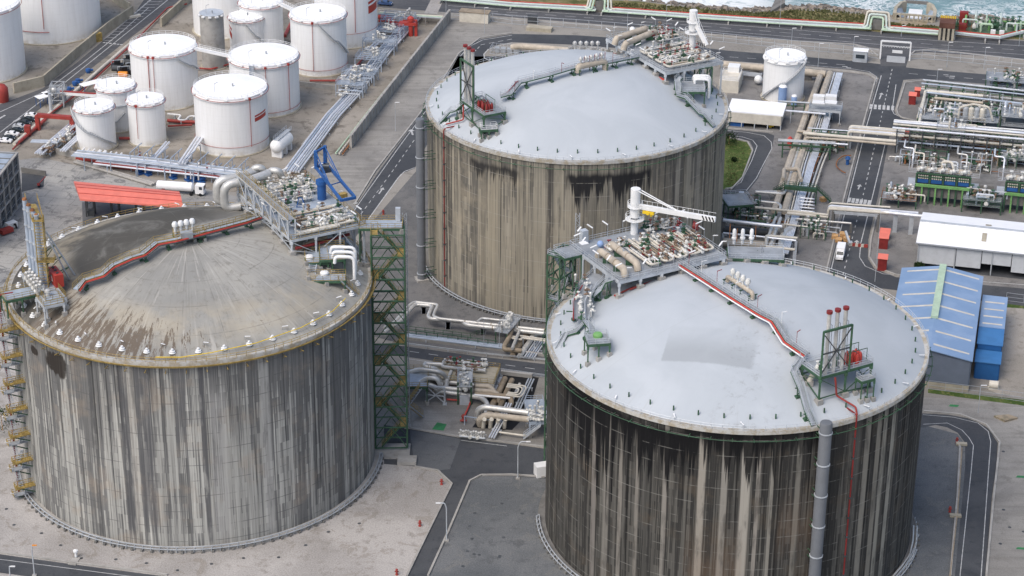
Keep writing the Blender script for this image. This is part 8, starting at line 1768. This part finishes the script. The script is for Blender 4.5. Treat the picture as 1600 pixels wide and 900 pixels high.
# shore rocks (nobody could count them)
t_ = NT('rock_mat'); P = t_.pos(); c = t_.mix(t_.ss(t_.noise(P,.35,5,.7),.4,.6),lin((.10,.09,.08)),lin((.32,.27,.22))); t_.done(c,.95)
m_ = MB(); R_ = random.Random(3)
for i in range(1500):
    k = R_.uniform(2.2,len(shore)-2.2); j = int(k); p = shore[j]+(shore[j+1]-shore[j])*(k-j); f = R_.uniform(-.12,1.05); q = p+V((.215,.97,0))*16*f; s = R_.uniform(.5,1.7)*(1.25 if f > .2 else .7); z = -6.6*max(0,f)
    if any(abs(q.x-c_.x) < 8 and abs(q.y-c_.y) < 12 for c_ in (at(1428,31),)): continue
    vs = [q+V((x*s*R_.uniform(.6,1.2),y*s*R_.uniform(.6,1.2),z+zz*s*R_.uniform(.5,1.0))) for x,y,zz in ((-1,-1,-.3),(1,-1,-.3),(1,1,-.3),(-1,1,-.3),(-.7,-.5,.8),(.6,-.7,.9),(.7,.6,.7),(-.5,.7,1))]
    m_.add(vs,[(3,2,1,0),(4,5,6,7),(0,1,5,4),(1,2,6,5),(2,3,7,6),(3,0,4,7)])
m_.build('shore_rocks','rock_mat',label='tumbled brown and grey rocks along the sea edge',cat='rocks',kind='stuff')
# grass and scrub tufts as real small blades
def tufts(name,label,polyf,n,mats,s,seed,kind='stuff',cat='grass'):
    R_ = random.Random(seed); m_ = MB()
    for i in range(n):
        p = polyf(R_); h = s*R_.uniform(.5,1.4); 
        for k in range(4):
            a = R_.uniform(0,6.3); w_ = s*R_.uniform(.3,.6); d = V((cos(a),sin(a),0)); e = p+V((-d.y,d.x,0))*R_.uniform(-.4,.4)*s
            m_.add([e-d*w_,e+d*w_,e+d*w_*.6+UP*h+V((R_.uniform(-.3,.3),R_.uniform(-.3,.3),0))*s,e-d*w_*.5+UP*h*.8],[(0,1,2,3)])
    m_.build(name,mats,label=label,cat=cat,kind=kind)
mt('scrub_leaf',(.125,.13,.055),.9,var=.35,scale=.35,dirt=.5,dcol=(.24,.20,.10)); mt('leaf_dark',(.035,.065,.02),.9,var=.4,scale=.7,dirt=.3,dcol=(.09,.12,.04))
def lerp_px(R_,A,B): k = R_.uniform(0,len(A)-1.001); j = int(k); f = k-j; g = R_.random(); x = A[j][0]+(A[j+1][0]-A[j][0])*f; y = (A[j][1]+(A[j+1][1]-A[j][1])*f)*(1-g)+(B[j][1]+(B[j+1][1]-B[j][1])*f)*g; return at(x,y,.02)
tufts('scrub','olive scrub and dry grass between the coast pipes and the rocks',lambda R_: lerp_px(R_,[(940,6),(1000,6),(1100,13),(1180,20),(1225,18),(1250,15),(1300,16),(1345,22),(1400,38),(1465,42)],[(940,12),(1000,14),(1100,22),(1180,28),(1225,30),(1250,32),(1300,35),(1345,39),(1400,43),(1465,48)]),1500,'scrub_leaf',.6,21)
tufts('lawn_tufts','tufts of longer grass on the small lawn inside the loop road',lambda R_: (lambda y: at(1134+R_.random()*(30 if y < 270 else 18),y,.02))(R_.uniform(218,290)),400,'scrub_leaf',.22,22)
def bush(label,p,r,seed,group='bushes inside the loop road'):
    R_ = random.Random(seed); t = thing('bush',label,'bush',p,group); MB().cyl(p,V(p)+UP*r,.12,.05,6).build('stem','timber',t); m_ = MB()
    for i in range(700):
        a,b = R_.uniform(0,6.28),math.acos(R_.uniform(-.5,1)); rr = r*R_.uniform(.55,1.05)*(1+.2*sin(3*a)); q = V(p)+V((rr*sin(b)*cos(a),rr*sin(b)*sin(a),r*.7+rr*cos(b)*.8)); s = .22
        d = V((R_.uniform(-1,1),R_.uniform(-1,1),R_.uniform(-1,1))).normalized(); e = d.cross(V((.3,.5,.8))).normalized(); m_.add([q-d*s,q+e*s,q+d*s,q-e*s],[(0,1,2,3)])
    m_.build('foliage','leaf_dark',t)
bush('big dark green bush at the top of the small lawn',at(1139,225),2.6,1); bush('tiny bush in the middle of the small lawn',at(1147,252),.8,2)
bush('green bush at the left edge behind the zig-zag stair',at(4,672),4.2,3,'bushes'); bush('low bush beside the corner of the big white warehouse',at(1436,420),1.3,4,'bushes')
# ---------------------------------------------------------------- fences, kerbs, walls along roads
fence('tall pale perimeter fence between the two coast roads, left part',[(704,30),(770,34),(800,38),(900,44),(1000,52)],3.2,'light_steel',4.0,(1,.5,.05),.12,'perimeter_fence')
fence('tall pale perimeter fence between the two coast roads, behind the water tank',[(1000,52),(1130,66),(1250,78),(1340,86),(1372,92)],3.2,'light_steel',4.0,(1,.5,.05),.12,'perimeter_fence')
fence('tall pale perimeter fence right of the road gate',[(1422,92),(1440,92),(1500,97),(1600,107),(1680,116)],3.2,'light_steel',4.0,(1,.5,.05),.12,'perimeter_fence')
def kerb(label,pts,h=.35,w=.45,mat='concrete',name='kerb'):
    P_ = [at(*p) for p in pts]; m_ = MB()
    for a,b in zip(P_,P_[1:]): m_.bar(a+UP*h/2,b+UP*h/2,w,h)
    m_.build(name,mat,kind='structure')
for pts in (((740,30),(800,30),(1000,45.5),(1200,62.5),(1300,68),(1335,70),(1355,75),(1372,88)),((1421,88),(1430,80),(1455,78),(1600,94),(1700,104)),((1133,97),(1190,101)),((1252,106),(1330,112.5),(1356,117),(1368,124),(1348,197),(1318,312),(1291,425)),((1403,180),(1401,172),(1414,130),(1440,126.5),(1600,140)),((1401,178),(1408,184),(1440,192)),((1376,310),(1361,374),(1358,402),(1368,418),(1400,430),(1520,444)),
            ((642,670),(712,682),(792,692),(850,699)),((648,730),(684,736),(706,757),(665,840),(636,900)),((851,746),(800,742.5),(752,743),(734,752),(701,830),(669,900)),((0,864),(100,878),(262,899)),
            ((1443,643),(1500,648),(1541,664),(1562,692),(1553,775),(1541,900)),((1496,690),(1500,700),(1496,775),(1485,900)),((1137,201),(1208,207)),((1140,216),(1168,222),(1176,236),(1160,278),(1142,297)),((700,120),(650,186),(586,268),(554,320)),((690,128),(716,85),(750,60),(800,52)),
            ((630,537),(760,554),(860,564))): kerb('',pts)
# gate
t = thing('road_gate','white framed sliding gate with lattice boom between the two coast roads','gate',at(1398,98)); a_,b_ = at(1375,92),at(1421,95)
for q in (a_,b_): MB().bar(q,q+UP*6.5,.5).build('post','white_paint',t)
MB().bar(a_+UP*6.5,b_+UP*6.5,.5).build('top_beam','white_paint',t); m_ = MB(); m_.bar(a_+UP*5.0,b_+UP*4.6,.12); n = 22
for k in range(n): m_.bar(a_+(b_-a_)*k/n+UP*(5.0 if k % 2 else 4.4),a_+(b_-a_)*(k+1)/n+UP*(4.4 if k % 2 else 5.0),.1)
m_.build('lattice_boom','white_paint',t); tag(MB().box(at(1402,83,3.6),(3.4,.2,1.0),AE).build('sign_board','white_paint'),'white board hanging in the middle of the road gate','sign')
c_,d_ = at(1385,97),at(1414,99); MB().bar(c_+UP*1.2,d_+UP*1.2,.15,2.2).build('gate_leaf','grey_wall',t)
q = at(1344,95); t = thing('gate_hut','pale steel gate hut on the verge left of the road gate','hut',q); MB().box(q,(4.6,3.0,3.8),AE).build('walls','light_steel',t); MB().box(q+UP*3.8,(5.0,3.4,.2),AE).build('roof','white_roof',t); MB().box(q-UN*1.55+UP*1.4,(3.0,.1,1.3),AE).build('window','glass',t)
q = at(742,33); t = thing('box_shed','cream box shed with a brown flat roof beside the coast road fence','shed',q); MB().box(q,(10.5,3.6,3.6),AE).build('walls','cream_pipe',t); MB().box(q+UP*3.6,(10.9,4.0,.25),AE).build('roof','brown_pipe',t)
q = at(832,36); tag(MB().box(q,(3.4,1.2,2.8),AE).cyl(q+UP*2.2-UE,q+UP*2.2+UE,.7).build('valve_block','dark_steel'),'dark steel block standing at the perimeter fence behind the white dome','equipment')
tag(MB().prism(poly4(at(822,48),UE,UN,0,9,0,3.2),0,1.3).build('concrete_box','concrete_warm'),'low tan concrete box on the verge left of the deck nearest the sea','pit cover')
q = at(690,22); 
gp('ramp_slab',[(662,22),(682,24),(693,0),(674,-2)],.03,'g_padA')
# lamp posts
g = 'street lamps'
for i,(px,py,top,lab) in enumerate(((1332,96,57,'lamp post left of the gate hut'),(1235,93,44,'tall thin lamp post behind the white water tank'),(1278,105,68,'lamp post on the inner road right of the water tank'),(1218,42,-4,'tall lamp post by the coast pipes near the grass'),(1408,57,40,'lamp post by the coast pipes above the gate'),(1464,126,110,'lamp post on the corner of the inner road by the red cabinets'),
        (757,52,12,'lamp post at the top of the empty yard'),(697,30,-4,'lamp post at the top end of the retaining wall'),(1479,105,66,'lamp post on the verge right of the gate'),(1537,108,74,'second lamp post on the verge right of the gate'),(1592,72,48,'lamp post by the coast road near the right edge'),(1041,30,8,'lamp post by the coast pipes behind the deck nearest the sea'),
        (980,52,20,'lamp post behind the dome nearest the sea'),(756,545,498,'thin lamp post standing on the cross road barrier'),(780,548,500,'second lamp post on the cross road barrier'),(1367,440,330,'tall lamp post beside the patched dome by the road corner'),(1528,645,602,'lamp post on the kerb by the storage yard'),(618,205,160,'lamp post in the empty yard'),(1582,165,140,'lamp post near the upper right process unit'))):
    q = at(px,py); light_pole(q,max(4,lift(q,top)),lab,1.4,AE,group=g)
for i,(px,py,tx,ty,lab) in enumerate(((698,845,688,786,'curved arm lamp post on the left kerb of the narrow service road'),(809,748,822,690,'curved arm lamp post by the service road beside the soot black tank'),(54,900,50,852,'orange headed lamp post at the lower left corner'),(17,912,16,885,'white headed lamp post on the front road'))):
    q = at(px,py); h = lift(q,ty); t = thing('lamp_post',lab,'lamp post',q,'lamp posts by the near roads'); e = at(tx,ty,h); MB().tube([q,q+UP*(h-1.2),q+UP*h+(e-q-UP*h)*.3,e],.13,8,bend=1.2).build('pole','light_steel',t); MB().box(q,(.9,.9,.3)).build('base','concrete',t); MB().bar(e,e+(e-q-UP*h).normalized()*1.0,.35,.15).build('lamp_head','orange' if i == 2 else 'white_paint',t)
# hydrants and small things
for i,(px,py,lab) in enumerate(((690,757,'red hydrant at the corner of the pale pad'),(656,822,'red hydrant half way down the pale pad'),(620,898,'red hydrant at the lower end of the pale pad'),(1484,800,'red hydrant left of the concrete strip beside the east road'),(1495,692,'red hydrant near the top of the east road'),(599,335,'red hydrant on the left kerb of the west road'))):
    q = at(px,py); t = thing('hydrant',lab,'hydrant',q,'red hydrants'); MB().lathe(q,[(.35,0),(.35,.15),(.22,.2),(.22,1.1),(.3,1.15),(.25,1.4),(.01,1.5)],10).build('body','red_pipe',t); MB().cyl(q+V((-.45,0,.8)),q+V((.45,0,.8)),.14,n=8).build('outlet','red_dark',t)
q = at(118,872); t = thing('vent_post','white vent post on a small concrete slab by the front road','vent',q); MB().prism([at(113,873),at(126,872),at(118,884),at(106,882)],.02,.2).build('slab','concrete',t); MB().lathe(at(119,871),[(.3,.2),(.3,1.3),(.55,1.4),(.55,1.8),(.01,2.1)],12).build('post','white_paint',t)
for i,(px,py,qx,qy,lab) in enumerate(((1494,693,1511,694,'small concrete culvert slab at the top of the east road verge'),(1484,805,1502,806,'small concrete culvert slab half way down the east road verge'))): tag(MB().bar(at(px,py,.35),at(qx,qy,.35),1.0,.5).build('culvert_slab','concrete_warm'),lab,'slab','culvert slabs')
big_pipe('rusty brown drain pipe along the verge of the east road',[at(1503,700,.2),at(1496,800,.2),at(1484,905,.2)],.2,'brown_pipe',0,'drain')
for i,(px,py) in enumerate(((1485,632),(1590,743),(1590,855))): gp('muster_marking',[(px,py),(px+14,py+1),(px+11,py+4),(px-3,py+3)],.03,'marking_green')
tag(MB().box(at(846,742),(3,2.4,2.8),.3).build('white_cabinet','white_paint'),'white cabinet against the left foot of the soot black tank','cabinet')
tag(MB().prism([at(1553,652),at(1575,650),at(1590,655),at(1570,660)],0,.5).build('spoil_heap','g_soil'),'low brown spoil heap on the concrete strip','heap')
fence('wire fence between the storage yard and the concrete strip',[(1450,608),(1530,618),(1600,628),(1680,638)],2.4,'grey_steel',4,(1,.5,.05),.09,'wire_fence')
fence('wire fence on the grass strip behind the blue halls',[(1572,470),(1680,484)],2.4,'grey_steel',4,(1,.5,.05),.09,'wire_fence')
bundle('twin silver pipes turning away from the right foot of the soot black tank',[(1399,900,.8),(1412,885,.8),(1424,868,.8),(1429,845,.8),(1430,822,.8)],2,.22,.3,.8,'silver_pipe',sup=5,bend=.8)
# yard clutter on the slab and process ground: bollards, covers
R_ = random.Random(77); p0 = None
for i in range(31):
    if i < 14: a = -2.6+i*.15; q = on_ring(TA,47+1.5*sin(i*2),a,.012)
    elif i < 26: q = at(R_.uniform(720,840),R_.uniform(760,890),.012)
    else: q = at(R_.uniform(1560,1600),R_.uniform(690,880),.012)
    if p0 is None: p0 = tag(MB().lathe(q,[(.01,.03),(.35,.03),(.4,0)],10).build('drain_cover','dark_steel'),'small round dark drain cover set in the paved ground round the tanks','drain cover','round drain covers')
    else: o = dup(p0); o.location = q
# ---------------------------------------------------------------- light
w = bpy.data.worlds.new('World'); sc.world = w; w.use_nodes = True; wn = w.node_tree.nodes
sky = wn.new('ShaderNodeTexSky'); sky.sky_type = 'NISHITA'; sky.sun_disc = False
SUN_EL,SUN_AZ = rad(54),rad(-138)      # azimuth from north (camera direction), towards the west
sky.sun_elevation = SUN_EL; sky.sun_rotation = SUN_AZ; sky.air_density = 1.0; sky.dust_density = 3.0; sky.ozone_density = 1.0
bg = wn['Background']; bg.inputs[1].default_value = .135; w.node_tree.links.new(sky.outputs[0],bg.inputs[0])
ld = bpy.data.lights.new('sun','SUN'); ld.energy = 1.45; ld.angle = rad(45); ld.color = (1,.95,.88)
lo = bpy.data.objects.new('sun',ld); COL.objects.link(lo)
sd = V((sin(SUN_AZ)*cos(SUN_EL),cos(SUN_AZ)*cos(SUN_EL),sin(SUN_EL)))
lo.rotation_euler = sd.to_track_quat('Z','Y').to_euler(); lo.location = (0,0,400)
vs = sc.view_settings; vs.view_transform = 'Standard'; vs.look = 'None'; vs.gamma = 1; vs.exposure = .42; vs.use_curve_mapping = False
sc.render.engine = 'CYCLES'
